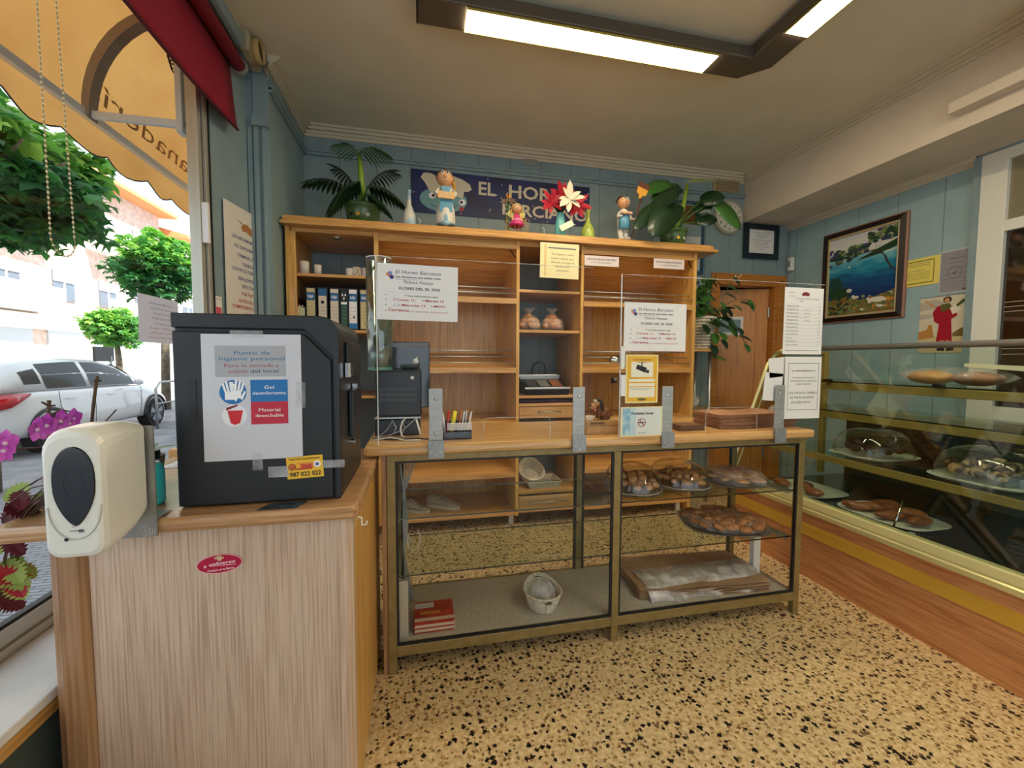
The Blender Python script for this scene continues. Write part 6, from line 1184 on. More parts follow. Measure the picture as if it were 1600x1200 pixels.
bloom(c+Vector((-.075, -.02, .235)), .11, rdp, 8, 'red_bloom'); bloom(c+Vector((.03, .04, .29)), .13, rdp, 9, 'red_bloom'); bloom(c+Vector((.12, .01, .245)), .12, rdp, 9, 'red_bloom'); bloom(c+Vector((.045, -.07, .255)), .115, mat('petal_cream', (230, 218, 192), .55), 8, 'cream_bloom')
for k, dx in enumerate((-.075, .03, .12, .045)): m = M(); m.tube([c+Vector((0, 0, .14)), c+Vector((dx, -.02, .24))], .003, 5); m.build('stem', lfM, t, smooth=True)
s = Sheet('gift_card', 'folded cream card leaning on the turquoise vase', 'card', c+Vector((-.03, -.06, .055)), (1, 0, .55), .11, .045, paperC, up=(-.5, .25, 1), th=.003).done()
# ================================================================== HANGING PLANT ON A SMALL STAND
t = thing('corner_stand', 'narrow wooden corner stand with two shelves beside the shelf unit', 'stand', (2.38, 3.35, 0))
for z in (1.33, .80): m = M(); m.prism([(2.20, 3.15), (2.52, 3.15), (2.62, 3.25), (2.62, 3.45), (2.20, 3.45)], 'Z', z, z+.022); m.build('stand_shelf', oakX, t, bevel=.003)
for x, y_ in ((2.25, 3.2), (2.48, 3.2), (2.48, 3.4)): M().cyl((x, y_, 0), (x, y_, 1.33), .013, n=12).build('stand_post', steel, t, smooth=True)
c = Vector((2.44, 3.27, 1.3525)); t = thing('trailing_plant', 'trailing green pothos in a white wicker pot beside the shelf unit', 'potted plant', c)
m = M()
for i in range(11): k = .72+.035*i; z = .012+.026*i; q = [c+Vector((.105*k*math.cos(a), .105*k*math.sin(a), z)) for a in [j*math.pi/14 for j in range(29)]]; m.tube(q, .0135, 5)
m.build('wicker_pot', wick, t, smooth=True); M().lathe([(0, .02), (.07, .02), (.10, .30), (0, .30)], c, 20).build('inner_pot', mat('terracotta', (150, 80, 50), .7), t)
varg = noisy('variegated_leaf', (56, 104, 40), (136, 160, 60), 14, .4, 0, lo=.3, hi=.5)
heart = lambda x: (math.sin(math.pi*min(1, x*.8+.22))**.7 if x < .9 else (1-x)*5)
for i in range(34):
    a_ = random.uniform(0, 6.28); r_ = random.uniform(.0, .10); top = c+Vector((r_*math.cos(a_), r_*math.sin(a_)-.02, random.uniform(.30, .64))); st = M(); st.tube([c+Vector((0, 0, .28)), top], .0025, 5)
    a2 = random.uniform(0, 6.28); m = M(); L_ = random.uniform(.08, .13); m.leaf(top, (math.cos(a2), math.sin(a2)-.3, -.5), (0, -.5, 1), L_, L_*.75, .3, 6, .15, prof=heart); f = m.build('heart_leaf', varg if i % 2 else lfM, t, smooth=True); st.build('vine', lfM, f, smooth=True)
for k, (tu, tv) in enumerate(((1168, 465), (1150, 508), (1165, 535), (1128, 528), (1113, 555), (1100, 505), (1085, 470), (1145, 430), (1135, 480))):
    e = at(tu, tv, Y=3.15); st = M(); mid = c+Vector((.10, -.06, .34)); st.tube([c+Vector((0, 0, .28)), mid, mid.lerp(e, .5)+Vector((.02, 0, .05)), e], .003, 5); vn = st.build('vine', lfM, t, smooth=True)
    for j in range(4): p_ = mid.lerp(e, .25+.25*j); m = M(); L_ = random.uniform(.09, .13); m.leaf(p_, (random.uniform(-.4, .9), -.5, random.uniform(-.9, .1)), (.2, -.6, .8), L_, L_*.72, .2, 6, .15, prof=heart); m.build('heart_leaf', lfM if (j+k) % 2 else lfD, vn, smooth=True)
m = M(); m.tube([(2.70, 3.2, 1.93), (2.70, 3.19, 2.0), (2.73, 3.19, 1.98), (2.76, 3.19, 2.01)], .004, 6); m.build('white_clip', white, label='small white plastic clip among the pothos leaves', cat='clip', smooth=True)
m = M(); m.ball((2.36, 3.30, .887), (.085, .085, .06), 18, 10, wob=.12); m.build('crumpled_bag', film('white_bag', (226, 224, 220), .9, .5), label='crumpled white bag on the lower shelf of the corner stand', cat='bag', smooth=True)
# ================================================================== INSIDE THE REFRIGERATED DISPLAY
zg = .6675
for i, (x, y_, w, d, lb) in enumerate(((2.74, 2.02, .40, .36, 'chocolate cakes'), (2.74, 1.46, .42, .40, 'nut pastries'))):
    tray('pale tray of '+lb+' in the refrigerated display', x, y_, zg, w, d, trayW); domed('clear domed cover over the '+lb+' in the refrigerated display', x, y_, zg+.012, w*.98, d*.98, .16)
scatter(pastry('chocolate_cake', 'dark chocolate cake under the farther dome in the refrigerated display', 'cake', 'chocolate cakes under the farther dome', choc, (.030, .024, .022), .12), heap(2.72, 2.02, zg+.03, .26, .24, 22, .045, zs=.03))
scatter(pastry('nut_pastry', 'brown and cream nut pastry under the nearer dome in the refrigerated display', 'pastry', 'nut pastries under the nearer dome', nut, (.028, .024, .02), .14), heap(2.72, 1.46, zg+.028, .30, .30, 40, .04, zs=.03))
zd = .4005
tray('white tray of dark crusted loaves on the display deck', 2.52, 1.75, zd, .34, .44, trayW); tray('white tray at the far left of the display deck', 2.50, 2.24, zd, .34, .40, trayW)
for i, (x, y_, l, w) in enumerate(((2.42, 1.86, .07, .03), (2.50, 1.80, .09, .035), (2.56, 1.70, .09, .036), (2.44, 1.70, .07, .03), (2.60, 1.84, .08, .033), (2.50, 1.60, .075, .032))):
    m = M(); m.ball((x, y_, zd+.012+w*.72), (w, l, w*.7), 14, 9, wob=.05, R=Matrix.Rotation(.5+.2*i, 3, 'Z')); m.build('crusted_loaf', crust, label='shiny reddish-brown crusted loaf on the nearer white deck tray', cat='loaf', group='crusted loaves on the nearer deck tray', smooth=True)
for i, (x, y_) in enumerate(((2.42, 2.12), (2.50, 2.26), (2.40, 2.34))):
    m = M(); m.ball((x, y_, zd+.030), (.045, .06, .022), 14, 9, wob=.06); m.build('flat_bun', crust, label='flat dark bun on the far left deck tray', cat='bun', group='flat buns on the far deck tray', smooth=True)
for i, (x, y_, a_, lb) in enumerate(((2.40, 1.60, .2, 'small black and white price card by the crusted loaves'), (2.40, 1.22, -.3, 'black card with a small white label on the display deck'))):
    s = Sheet('price_card', lb, 'price card', (x, y_, zd+.004), (0, -1, 0), .11+.08*i, .09+.09*i, mat('card_black', (26, 28, 30), .3), up=(.95, 0, .3)); s.r(.3, .15, .55, .25, wt, 'white_label').done()
m = M(); m.tube([(2.36, 1.62, .41), (2.40, 1.63, .47), (2.44, 1.64, .53)], .006, 6); m.build('steel_tongs', chrome, label='steel tongs standing among the crusted loaves', cat='tongs', smooth=True)
m = M(); m.tube([(2.33, 1.10, .405), (2.36, 1.12, .55), (2.40, 1.14, .74)], .008, 6); m.build('steel_tongs', chrome, label='long steel tongs leaning in front of the nut pastries', cat='tongs', smooth=True)
for i, (dy, mt, lb) in enumerate(((0, noisy('egg_loaf', (222, 168, 78), (190, 124, 50), 16, .4, .2), 'yellow flat loaf in the bag on the upper display shelf'), (-.20, noisy('brown_loaf', (176, 110, 60), (138, 80, 40), 16, .5, .2), 'brown loaf in the bag on the upper display shelf'))):
    m = M(); m.ball((2.80, 1.78+dy, 1.165), (.09, .10, .038), 20, 10, wob=.03); m.build('bagged_loaf', mt, label=lb, cat='loaf', smooth=True)
m = M(); m.ball((2.80, 1.68, 1.174), (.11, .25, .048), 26, 10, wob=.05); m.build('loaf_bag', bagF, label='crinkled cellophane bag around two loaves on the upper display shelf', cat='bag', smooth=True)
m = M(); m.prism([(2.70, 1.42), (2.80, 1.70), (2.82, 1.695), (2.74, 1.42), (2.76, .95), (2.70, .95)], 'Z', 1.215, 1.222) if 0 else m.tube([(2.78, 1.62, 1.235), (2.76, 1.40, 1.222), (2.72, 1.15, 1.19), (2.70, .95, 1.16)], [.012, .016, .014, .012], 4); m.build('cream_ribbon', paperC, label='long cream paper strip lying over the bagged loaves', cat='paper strip')
for y_ in (1.60, 2.2): B(2.59, 2.62, y_, y_+.04, 1.118, 1.136).build('shelf_clip', blackP, FD)
# ================================================================== PLANTS ON THE WINDOW SILL
t = thing('orchid', 'pink-flowered orchid on twig supports on the cabinet by the shop window', 'potted plant', (-.79, 1.40, .8775)); c = Vector((-.79, 1.40, .8775))
M().lathe([(0, 0), (.04, 0), (.052, .09), (.048, .09), (.04, .08), (0, .08)], c, 24).build('flower_pot', mat('pot_grey', (150, 150, 140), .5), t, smooth=True)
for k in range(5): a_ = k*1.3+.4; m = M(); m.leaf(c+Vector((0, 0, .09)), (math.cos(a_), math.sin(a_), .6), (0, 0, 1), .09, .04, .25, 6); m.build('strap_leaf', lfM, t, smooth=True)
Po = lambda u, v, x=-.95: at(u, v, X=x)
twg = mat('orchid_twig', (86, 66, 46), .6)
for pts, r in ((((80, 720), (79, 690), (76, 650), (77, 632)), .0042), (((139, 720), (143, 680), (146, 640), (152, 594)), .0042), (((142, 700), (160, 670), (182, 646)), .0022), (((79, 655), (95, 647), (128, 652)), .0022), (((72, 705), (40, 708), (5, 710)), .0022), (((66, 635), (77, 641), (86, 640)), .0026), (((147, 601), (152, 600), (157, 601)), .003), (((141, 690), (144, 650), (149, 600)), .002)):
    m = M(); m.tube([Po(*p) for p in pts], r, 6); m.build('flower_spike', twg, t, smooth=True)
m = M(); m.tube([c+Vector((0, 0, .07)), Po(80, 720)], .004, 6); m.tube([c+Vector((0, .02, .07)), Po(139, 720)], .004, 6); m.build('lower_stems', twg, t, smooth=True)
pinkO = noisy('orchid_pink', (236, 120, 236), (206, 70, 212), 20, .5, .1)
for (u, v, s_) in ((56, 678, 1), (70, 672, 1), (92, 665, 1), (106, 668, .95), (112, 660, .9), (97, 678, .9), (5, 700, 1), (2, 712, .9)):
    p = Po(u, v, -.93); fl = M()
    for k in range(5): a_ = k*2*math.pi/5+.3; fl.leaf(p, (.25, math.cos(a_), math.sin(a_)), (1, -.5, 0), .033*s_, (.032 if k in (0, 2) else .021)*s_, .05, 5, .15)
    f = fl.build('orchid_flower', pinkO, t, smooth=True); m = M(); m.ball(p+Vector((.006, -.003, 0)), .005, 8, 6); m.build('flower_lip', mat('lip_white', (240, 214, 236), .5), f, smooth=True)
t = thing('coleus_plant', 'maroon and lime jagged-leaved coleus spilling over the cabinet end by the window', 'potted plant', (-.83, 1.20, .8775)); c = Vector((-.83, 1.20, .8775))
M().lathe([(0, 0), (.036, 0), (.045, .09), (.04, .09), (.036, .08), (0, .08)], c, 24).build('flower_pot', mat('pot_brown', (120, 84, 60), .6), t, smooth=True)
maro = mat('coleus_maroon', (92, 18, 34), .5); lime = mat('coleus_lime', (160, 180, 90), .5); redc = mat('coleus_red', (170, 24, 40), .5)
jag = lambda x: math.sin(math.pi*min(1, x*.85+.12))**.7*(1.0 if int(x*14) % 2 == 0 else .62)
def cleaf(p, d, L_, mt, edge=None):
    m = M(); m.leaf(p, d, (.7, -.9, .5), L_, L_*.72, .2, 14, .15, prof=jag); f = m.build('jagged_leaf', mt, t, smooth=False)
    if edge: m = M(); m.leaf(Vector(p)-Vector((0, 0, .0015)), d, (.7, -.9, .5), L_*1.08, L_*.86, .2, 14, .15, prof=jag); m.build('leaf_margin', edge, f)
spots = [(8, 800, maro), (30, 775, maro), (48, 765, lime), (20, 830, maro), (40, 800, maro), (60, 790, maro), (66, 805, maro), (55, 815, lime), (42, 822, lime), (70, 780, lime), (10, 850, maro), (30, 842, lime), (68, 825, maro)]
low = [(8, 884, lime), (20, 895, redc), (30, 885, redc), (5, 905, lime), (14, 912, redc), (24, 908, redc), (3, 930, maro), (0, 945, maro), (34, 876, lime), (-8, 870, lime), (-12, 900, redc)]
for i, (u, v, mt) in enumerate(spots+low):
    p = Po(u, v, -.93 if v < 860 else -.955); a_ = random.uniform(0, 6.28)
    cleaf(p, (.5*math.cos(a_), .6*math.sin(a_)+.1, -.5 if v > 860 else -.25), random.uniform(.055, .075), mt, lime if mt is redc else None)
    m = M(); m.tube([c+Vector((0, 0, .08)), c.lerp(p, .6)+Vector((-.03 if v > 860 else 0, 0, .05 if v < 860 else .07)), p], .0015, 5); m.build('stalk', twg, t, smooth=True)
# ================================================================== OUTSIDE: AWNING
t = thing('shop_awning', 'orange fabric awning with scalloped edge outside the shop window', 'awning', (-1.4, 2, 2.3))
awm = bpy.data.materials.new('awning_fabric'); awm.use_nodes = True; N = awm.node_tree.nodes; L = awm.node_tree.links; b_ = N['Principled BSDF']; b_.inputs['Roughness'].default_value = .8
tr = N.new('ShaderNodeBsdfTranslucent'); mx = N.new('ShaderNodeMixShader'); mx.inputs[0].default_value = .6; no = N.new('ShaderNodeTexNoise'); no.inputs['Scale'].default_value = 2.5; no.inputs['Detail'].default_value = 5; mp = coords(N, L); L.new(mp.outputs[0], no.inputs['Vector'])
cr_ = ramp(N, [(.3, (212, 152, 82)), (.65, (226, 170, 98))]); L.new(no.outputs['Fac'], cr_.inputs[0]); L.new(cr_.outputs[0], b_.inputs['Base Color']); L.new(cr_.outputs[0], tr.inputs[0]); L.new(b_.outputs[0], mx.inputs[1]); L.new(tr.outputs[0], mx.inputs[2]); L.new(mx.outputs[0], N['Material Output'].inputs[0])
ya, yb_ = -1.8, 4.2; xo, zo, xw, zw = -1.6, 2.45, -1.17, 3.0
arc = lambda q: (xw+(xo-xw)*math.sin(q*math.pi/2), zo+(zw-zo)*math.cos(q*math.pi/2)*1.0)
rows = [[Vector((arc(i/12)[0], y, arc(i/12)[1])) for i in range(13)] for y in [ya+(yb_-ya)*j/40 for j in range(41)]]
m = M(); m.loft(rows, closed=False, cap=False); m.build('canopy', awm, t, smooth=True, recalc=False)
m = M(); R_ = []
for j in range(241):
    y = ya+(yb_-ya)*j/240; ph = ((y-ya)/.30) % 1; dz = .13+.045*math.sin(math.pi*ph); R_.append([Vector((xo-.012-.006*math.sin(y*9), y, zo-.01)), Vector((xo-.016+.01*math.sin(y*11), y, zo-.08)), Vector((xo-.014+.014*math.sin(y*13), y, zo-dz))])
m.loft(R_, closed=False, cap=False); va = m.build('scalloped_valance', awm, t, smooth=True, recalc=False); m = M(); m.tube([r[2] for r in R_[::2]], .004, 4); m.build('edge_piping', mat('dark_piping', (70, 60, 50), .7), va)
aw = mat('awning_white', (230, 230, 226), .4)
B(xo-.012, xo+.018, ya, yb_, zo-.02, zo+.02).build('front_bar', aw, t, bevel=.004)
gry = mat('awning_grey', (150, 132, 116), .6)
for y in (2.53, 1.2, 3.9, -.2):
    m = M(); m.box(xo, xw, y-.012, y+.012, zo-.018, zo+.018); m.build('side_arm', aw, t, bevel=.003)
    m = M(); m.loft([[Vector((arc(i/12)[0]*1.0+dx, y+dy, arc(i/12)[1]+dz)) for dx, dy, dz in ((0, -.03, .0), (0, .03, .0), (.03, .03, -.03), (.03, -.03, -.03))] for i in range(13)]); m.build('curved_rib', gry, t)
    m = M(); m.box(xw-.03, xw, y-.03, y+.03, zo-.05, zw+.0); m.build('wall_bracket', aw, t, bevel=.003)
m = M()
ty = Vector((0, 1, 0)); nx = (xo-xw); 
q = .80; px, pz = arc(q); px2, pz2 = arc(.95); upv = (Vector((px, 0, pz))-Vector((px2, 0, pz2))).normalized()
base = Vector((px+.004, 3.02, pz-.006))
m.text('Panadería', base+upv*-.02, Vector((0, -1, 0)), upv, .10, w=1.05, off=-.004); m.build('faint_lettering', mat('letter_brown', (196, 142, 80), .8), t, recalc=False)
m = M()
for k in range(3): a0 = at(262+2*k, 95+4*k, X=-1.3); m.tube([a0+Vector((.0, .03*math.cos(s), .03*math.sin(s)-.01*k)) for s in [i*.6 for i in range(12)]], .004, 5)
m.build('coiled_wire', blackP, label='small coil of black wire hanging under the awning', cat='wire', smooth=True)
# ================================================================== OUTSIDE: STREET
SZ = -.22
pav = mat('pavement', (150, 152, 156), .8); N, L, bb = nodes(pav); mp = coords(N, L, (1, 1, 1), (0, 0, .0)); br = N.new('ShaderNodeTexBrick'); br.inputs['Scale'].default_value = 6; br.inputs['Color1'].default_value = lin((150, 152, 158)); br.inputs['Color2'].default_value = lin((136, 138, 144)); br.inputs['Mortar'].default_value = lin((84, 84, 88)); br.inputs['Mortar Size'].default_value = .03; br.inputs['Brick Width'].default_value = .9; L.new(mp.outputs[0], br.inputs['Vector']); L.new(br.outputs[0], bb.inputs['Base Color'])
def stuffless(m, nm, mt): o = m.build(nm, mt, kind='structure'); return o
stuffless(B(-3.9, -1.25, -6, 40, SZ-.1, SZ+.02), 'trim_9', pav)
stuffless(B(-60, -3.9, -30, 80, SZ-.2, SZ), 'trim_10', noisy('asphalt', (150, 150, 154), (120, 120, 126), 3, .8, .1))
stuffless(B(-40, -11.0, -10, 60, SZ-.1, SZ+.02), 'trim_11', mat('far_pavement', (190, 188, 184), .8))
# unseen block above the shop, added to keep the street front in shade
stuffless(B(-1.25, 6, -8, 16, 3.25, 9.5), 'wall_shade_block', creamM)
m = M(); m.box(-1.3, -1.17, 3.1, 14, -.1, 3.3); stuffless(m, 'wall_street_front', mat('facade_stone', (200, 196, 186), .8))
# parked car ------------------------------------------------------
carw = mat('car_white', (226, 228, 232), .22, coat=.8); cgl = mat('car_glass', (34, 46, 52), .08, spec=.4); tyre = mat('tyre', (30, 32, 36), .8); rim = mat('rim_grey', (150, 156, 164), .3, .7); tail = mat('tail_red', (190, 20, 34), .2, coat=.6)
CX, CY = -6.55, 7.12     # middle of the rear bumper; nose points +Y
t = thing('parked_car', 'white hatchback car parked across the street outside the window', 'car', (CX, CY+2.1, SZ)); HW = .89
def st(y, zb, zt_, w, wt): return (y, zb, zt_, w, wt)
stations = [(0.0, .40, .78, .60, .55), (.03, .30, .88, .76, .68), (.12, .24, .96, .85, .76), (.45, .22, .985, HW, .82), (.9, .20, .975, HW, .84), (1.6, .20, .965, HW, .845), (2.4, .20, .955, HW, .845), (3.0, .20, .94, HW, .83), (3.35, .21, .90, HW, .80), (3.75, .22, .84, .87, .74), (4.05, .24, .74, .80, .64), (4.22, .30, .62, .62, .48), (4.27, .38, .54, .45, .36)]
rings = []
for y, z0, z1, w, wt_ in stations:
    pr = [(-w*.93, z0), (-w, z0+.12), (-w*1.0, z0+(z1-z0)*.45), (-w*.985, z0+(z1-z0)*.7), (-wt_, z1-.03), (-wt_*.92, z1), (0, z1+.015), (wt_*.92, z1), (wt_, z1-.03), (w*.985, z0+(z1-z0)*.7), (w, z0+(z1-z0)*.45), (w, z0+.12), (w*.93, z0)]
    rings.append([Vector((CX+x, CY+y, SZ+z)) for x, z in pr])
m = M(); m.loft(rings); body = m.build('car_body', carw, t, smooth=True, sub=1)
gh = [(.10, .96, .99, .74, .70), (.20, .96, 1.18, .765, .66), (.42, .97, 1.37, .79, .62), (.8, .97, 1.435, .80, .61), (1.5, .96, 1.47, .81, .61), (2.1, .955, 1.45, .81, .61), (2.6, .95, 1.34, .80, .62), (2.95, .94, 1.18, .785, .65), (3.3, .92, .95, .76, .70)]
def ghr(k=0): return [[Vector((CX+x, CY+y, SZ+z)) for x, z in [(-w-k, z0), (-(w+wt_)/2-k-.02, (z0+z1)/2), (-wt_-k, z1-.02), (-wt_*.7, z1+.012+k), (wt_*.7, z1+.012+k), (wt_+k, z1-.02), ((w+wt_)/2+k+.02, (z0+z1)/2), (w+k, z0)]] for y, z0, z1, w, wt_ in gh]
m = M(); m.loft(ghr()); m.build('cabin_shell', carw, t, smooth=True)
def sidepane(y0, y1, lo=.02, hi=.06, nm='side_window', n=8):
    for s in (-1, 1):
        m = M(); R1 = []
        for i in range(n+1):
            y = y0+(y1-y0)*i/n; k = max(j for j in range(len(gh)-1) if gh[j][0] <= y+1e-6); f_ = (y-gh[k][0])/(gh[k+1][0]-gh[k][0]); g = [gh[k][q]+(gh[k+1][q]-gh[k][q])*f_ for q in range(5)]
            z0, z1 = g[1]+lo, g[2]-hi; mid = (g[1]+g[2])/2
            if z1 < z0+.02: z1 = z0+.02
            def xat(z): return g[3]+((g[3]+g[4])/2+.02-g[3])*min(1, (z-g[1])/(mid-g[1]+1e-6)) if z < mid else (g[3]+g[4])/2+.02+(g[4]-(g[3]+g[4])/2-.02)*(z-mid)/(g[2]-.02-mid+1e-6)
            R1.append([Vector((CX+s*(xat(z)+.006), CY+y, SZ+z)) for z in (z0, z0+(z1-z0)*.33, z0+(z1-z0)*.66, z1)])
        m.loft(R1, closed=False, cap=False); m.build(nm, cgl, t, smooth=True, recalc=False)
sidepane(.52, .80, .10, .13); sidepane(.86, 1.66); sidepane(1.76, 2.92)
m = M(); m.loft([[Vector((CX+x, CY+.118+.02, SZ+.99)), Vector((CX+x*.96, CY+.19, SZ+1.16)), Vector((CX+x*.9, CY+.36, SZ+1.33))] for x in (-.66, -.3, 0, .3, .66)], closed=False, cap=False)
for v in m.b.verts: v.co.y -= .05
m.build('rear_window', mat('rear_glass', (40, 66, 110), .06, coat=.6), t, smooth=True, recalc=False)
m = M(); m.loft([[Vector((CX+x, CY+3.28, SZ+.96)), Vector((CX+x*.95, CY+2.97, SZ+1.17)), Vector((CX+x*.9, CY+2.63, SZ+1.33))] for x in (-.66, 0, .66)], closed=False, cap=False)
for v in m.b.verts: v.co.z += .02
m.build('windscreen', cgl, t, smooth=True, recalc=False)
for y in (.78, 3.42):
    for s in (-1, 1):
        x = CX+s*(HW-.10); m = M(); m.cyl((x-.10*1, CY+y, SZ+.31), (x+.105, CY+y, SZ+.31), .31, n=28); w_ = m.build('tyre', tyre, t, smooth=False, bevel=.02)
        m = M(); m.cyl((x+s*.100, CY+y, SZ+.31), (x+s*.112, CY+y, SZ+.31), .215, n=28); m.build('wheel_disc', mat('disc_dark', (70, 74, 80), .4, .5), w_)
        m = M()
        for k in range(5):
            a_ = k*2*math.pi/5+.3; d = Vector((0, math.cos(a_), math.sin(a_))); n_ = Vector((0, -d.z, d.y)); p0 = Vector((x+s*.118, CY+y, SZ+.31)); m.loft([[p0+n_*q+Vector((s*e, 0, 0)) for q, e in ((-.035, 0), (.035, 0), (.035, .008), (-.035, .008))], [p0+d*.21+n_*q+Vector((s*e, 0, 0)) for q, e in ((-.05, 0), (.05, 0), (.05, .008), (-.05, .008))]])
        m.build('wheel_spokes', rim, w_)
        m = M(); m.tube([Vector((CX+s*(HW+.004), CY+y+.37*math.cos(a_), SZ+.31+.37*math.sin(a_))) for a_ in [i*math.pi/14 for i in range(15)]], .028, 6); m.build('wheel_arch', mat('arch_dark', (60, 62, 68), .7), t, smooth=True)
for s in (-1, 1):
    m = M(); m.loft([[Vector((CX+s*.50, CY+.035, SZ+.80)), Vector((CX+s*.50, CY+.04, SZ+.90))], [Vector((CX+s*.78, CY+.04, SZ+.72)), Vector((CX+s*.76, CY+.10, SZ+.93))], [Vector((CX+s*.885, CY+.16, SZ+.76)), Vector((CX+s*.845, CY+.22, SZ+.95))], [Vector((CX+s*.90, CY+.42, SZ+.90)), Vector((CX+s*.875, CY+.48, SZ+.94))]], closed=False, cap=False)
    m.build('tail_light', tail, t, smooth=True, solid=.02, recalc=False)
    m = M(); m.box(CX+s*.5-.12, CX+s*.5+.12, CY-.0, CY+.05, SZ+.36, SZ+.41); m.build('fog_light', tail, t)
    m = M(); m.ball((CX+s*.99, CY+2.72, SZ+1.0), (.085, .045, .065), 12, 8); m.build('wing_mirror', carw, t, smooth=True)
    for y in (1.12, 2.05): m = M(); m.box(CX+s*.895-.012, CX+s*.895+.012, CY+y, CY+y+.17, SZ+.80, SZ+.825); m.build('door_handle', carw, t, bevel=.006)
    m = M()
    for pts in (((1.70, .95), (1.72, .6), (1.70, .28)), ((2.95, .9), (2.98, .6), (2.9, .3)), ((.95, .94), (.98, .7), (1.12, .5))): m.tube([Vector((CX+s*(HW+.0), CY+y, SZ+z)) for y, z in pts], .005, 4)
    m.build('door_seam', mat('seam_grey', (110, 112, 118), .6), t)
B(CX-.62, CX+.62, CY-.01, CY+.2, SZ+.22, SZ+.36).build('bumper_insert', mat('bumper_dark', (90, 94, 100), .6), t, bevel=.02)
# trees -----------------------------------------------------------
lfo = []
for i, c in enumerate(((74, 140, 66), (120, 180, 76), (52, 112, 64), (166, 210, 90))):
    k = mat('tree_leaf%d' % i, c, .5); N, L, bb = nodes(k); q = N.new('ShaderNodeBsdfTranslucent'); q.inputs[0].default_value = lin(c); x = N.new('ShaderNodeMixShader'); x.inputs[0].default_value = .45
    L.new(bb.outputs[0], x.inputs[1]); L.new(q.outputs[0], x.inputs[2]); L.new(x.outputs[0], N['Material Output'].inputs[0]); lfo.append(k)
def tree(c, r, n, label, seedv, leaf=.16, th=2.4, dark=True):
    t = thing('street_tree', label, 'tree', (c[0], c[1], SZ)); rnd = random.Random(seedv); c = Vector(c)
    m = M(); m.tube([Vector((c.x, c.y, SZ)), Vector((c.x+.05, c.y, (SZ+c.z)/2)), Vector((c.x, c.y, c.z-r[2]*.5))], [.12, .10, .07], 10); m.build('trunk', noisy('bark', (130, 118, 100), (90, 80, 66), 8, .8, .4), t, smooth=True)
    m = M()
    for k in range(14): d = Vector((rnd.gauss(0, 1), rnd.gauss(0, 1), rnd.gauss(.3, .6))).normalized(); m.tube([Vector((c.x, c.y, c.z-r[2]*.5)), c+Vector((d.x*r[0], d.y*r[1], d.z*r[2]))*.75], [.04, .012], 6)
    m.build('branches', noisy('bark'), t, smooth=True)
    ms = [M() for _ in lfo]
    for k in range(n):
        d = Vector((rnd.gauss(0, 1), rnd.gauss(0, 1), rnd.gauss(0, 1))).normalized(); q = rnd.random()**.4; cl_ = .82+.18*math.sin(d.x*7+d.z*5+seedv)*math.cos(d.y*6)
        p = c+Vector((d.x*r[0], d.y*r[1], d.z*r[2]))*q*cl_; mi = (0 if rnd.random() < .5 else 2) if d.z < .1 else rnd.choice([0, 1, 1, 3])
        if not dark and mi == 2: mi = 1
        u = Vector((rnd.gauss(0, .5), rnd.gauss(0, .5), 1)).normalized(); a = u.orthogonal().normalized(); b = u.cross(a); an = rnd.uniform(0, 6.28); L_ = leaf*rnd.uniform(.7, 1.25)
        pts = [p+(a*math.cos(an+w)+b*math.sin(an+w))*L_*rr+u*(-.15*L_*(rr > .4)) for w, rr in ((0, .62), (.35, .34), (.75, .55), (1.15, .3), (1.9, .42), (3.14, .18), (4.38, .42), (5.13, .3), (5.53, .55), (5.93, .34))]
        ms[mi].face(pts)
    for i, m in enumerate(ms):
        if len(m.b.verts): m.build('foliage', lfo[i], t, recalc=False)
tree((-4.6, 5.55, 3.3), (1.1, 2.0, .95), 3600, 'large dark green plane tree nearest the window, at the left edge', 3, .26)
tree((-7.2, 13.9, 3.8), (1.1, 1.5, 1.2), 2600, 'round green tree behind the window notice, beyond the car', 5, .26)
tree((-10.5, 17.5, 2.35), (1.1, 1.15, .85), 1500, 'small pale lime tree farther down the street', 8, .26, dark=False)
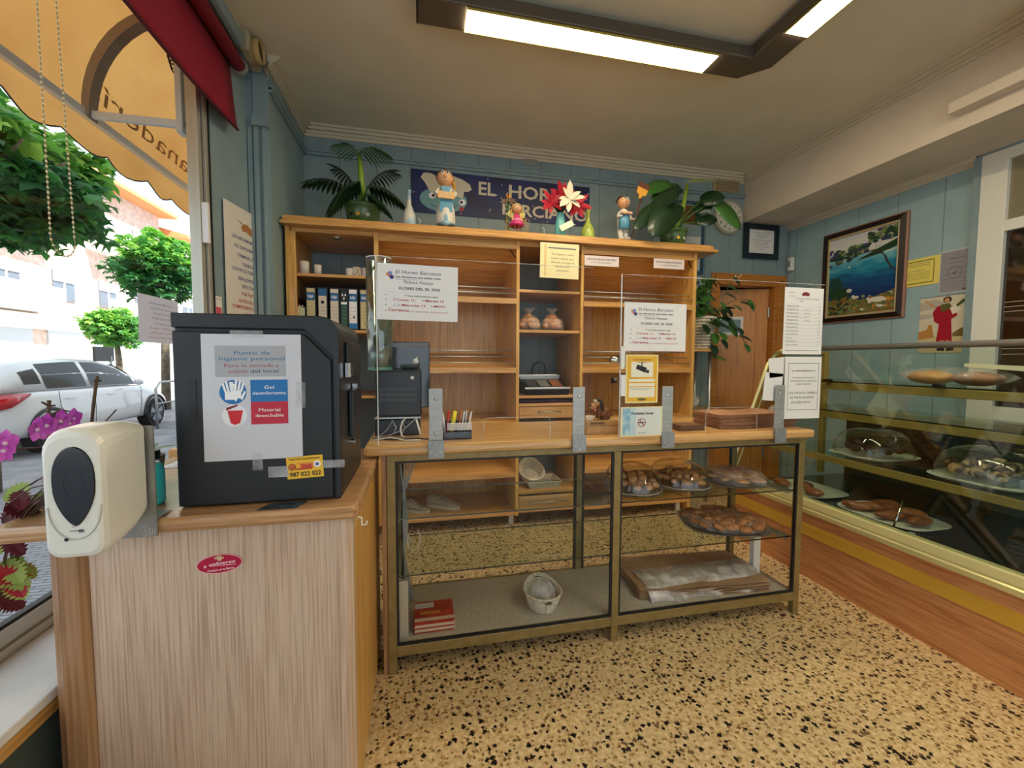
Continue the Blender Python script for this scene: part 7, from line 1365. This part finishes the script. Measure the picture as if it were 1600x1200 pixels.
# buildings -------------------------------------------------------
brickM = noisy('pale_brick', (236, 214, 202), (216, 184, 168), 5, .85, .1); plast = mat('white_plaster', (244, 240, 234), .8); roofO = mat('eave_orange', (226, 160, 104), .8); winD = mat('window_dark', (110, 120, 134), .2); shut = mat('shutter_white', (240, 240, 238), .6)
def building(label, x0, x1, y0, y1, h, floors, mt, eave=None, bal=True, shopc=None, step=2.6):
    t = thing('apartment_building', label, 'building', ((x0+x1)/2, (y0+y1)/2, SZ)); B(x0, x1, y0, y1, SZ, h).build('wall', mt, t)
    if eave: m = M(); m.prism([(x0-.2, h), (x1+.9, h-.05), (x1+.9, h+.12), ((x0+x1)/2, h+1.6)], 'Y', y0-.2, y1+.2); m.build('roof', roofO, t)
    fh = (h-3.2)/floors; n = int((y1-y0)/step)
    for f in range(floors):
        z = 3.2+f*fh
        for k in range(n):
            y = y0+step*(k+.5); w = B(x1, x1+.05, y-.55, y+.55, z+.5, z+1.75).build('window', winD, t); B(x1+.05, x1+.09, y-.55, y+.55, z+1.3, z+1.75).build('shutter_box', shut, w); m = M(); m.box(x1+.05, x1+.08, y-.03, y+.03, z+.5, z+1.3); m.build('window_bar', shut, w)
        if bal:
            for k in range(0, n, 2): y = y0+step*(k+.5); b = B(x1, x1+.95, y-1.3, y+1.3, z-.12, z+.02).build('balcony', plast, t); B(x1+.88, x1+.95, y-1.3, y+1.3, z+.02, z+.85).build('balcony_front', mat('balcony_panel', (226, 216, 204), .8), b)
    for k in range(n):
        y = y0+step*(k+.5); B(x1, x1+.06, y-.95, y+.95, SZ, 2.4).build('shop_front', mat('shop_glass', (200, 204, 210), .3), t)
    if shopc: B(x1+.05, x1+.18, y0+.2, y1-.2, 2.4, 3.0).build('shop_fascia', shopc, t)
building('white apartment block with pale brick bands across the street, nearest', -24, -15.5, 2, 17.5, 8.8, 2, plast, True, True, mat('fascia_red', (178, 70, 56), .6))
building('pale brick apartment block with orange eaves across the street', -24, -15, 18, 29, 9.6, 2, brickM, True, True, plast)
building('bright white house farther down the street', -24, -14.6, 29.6, 42, 8.6, 2, plast, True, False, None)
building('tall cream block closing the far end of the street', -30, -3, 60, 70, 9, 3, plast, False, False, None)
t = thing('railing', 'thin metal street railing near the front of the white car', 'railing', (-5, 12, SZ)); m = M(); a = at(246, 660, X=-5.4); y_ = a.y; m.tube([(-5.4, y_, SZ), (-5.4, y_, .62), (-5.4, y_+.15, .75), (-5.4, y_+1.5, .75), (-5.4, y_+1.65, .62), (-5.4, y_+1.65, SZ)], .025, 8); m.build('rail_hoop', steel, t, smooth=True); m = M(); m.tube([(-5.4, y_, .3), (-5.4, y_+1.65, .3)], .018, 6); m.build('mid_rail', steel, t, smooth=True)
t = thing('street_sign', 'dark street signpost seen over the roof of the white car', 'sign', (-8, 13, SZ)); a = at(172, 562, X=-8.5); M().cyl((a.x, a.y, SZ), (a.x, a.y, a.z), .04, n=10).build('sign_post', steel, t); B(a.x-.03, a.x+.03, a.y-.6, a.y+.1, a.z-.15, a.z+.25).build('sign_box', blackP, t)
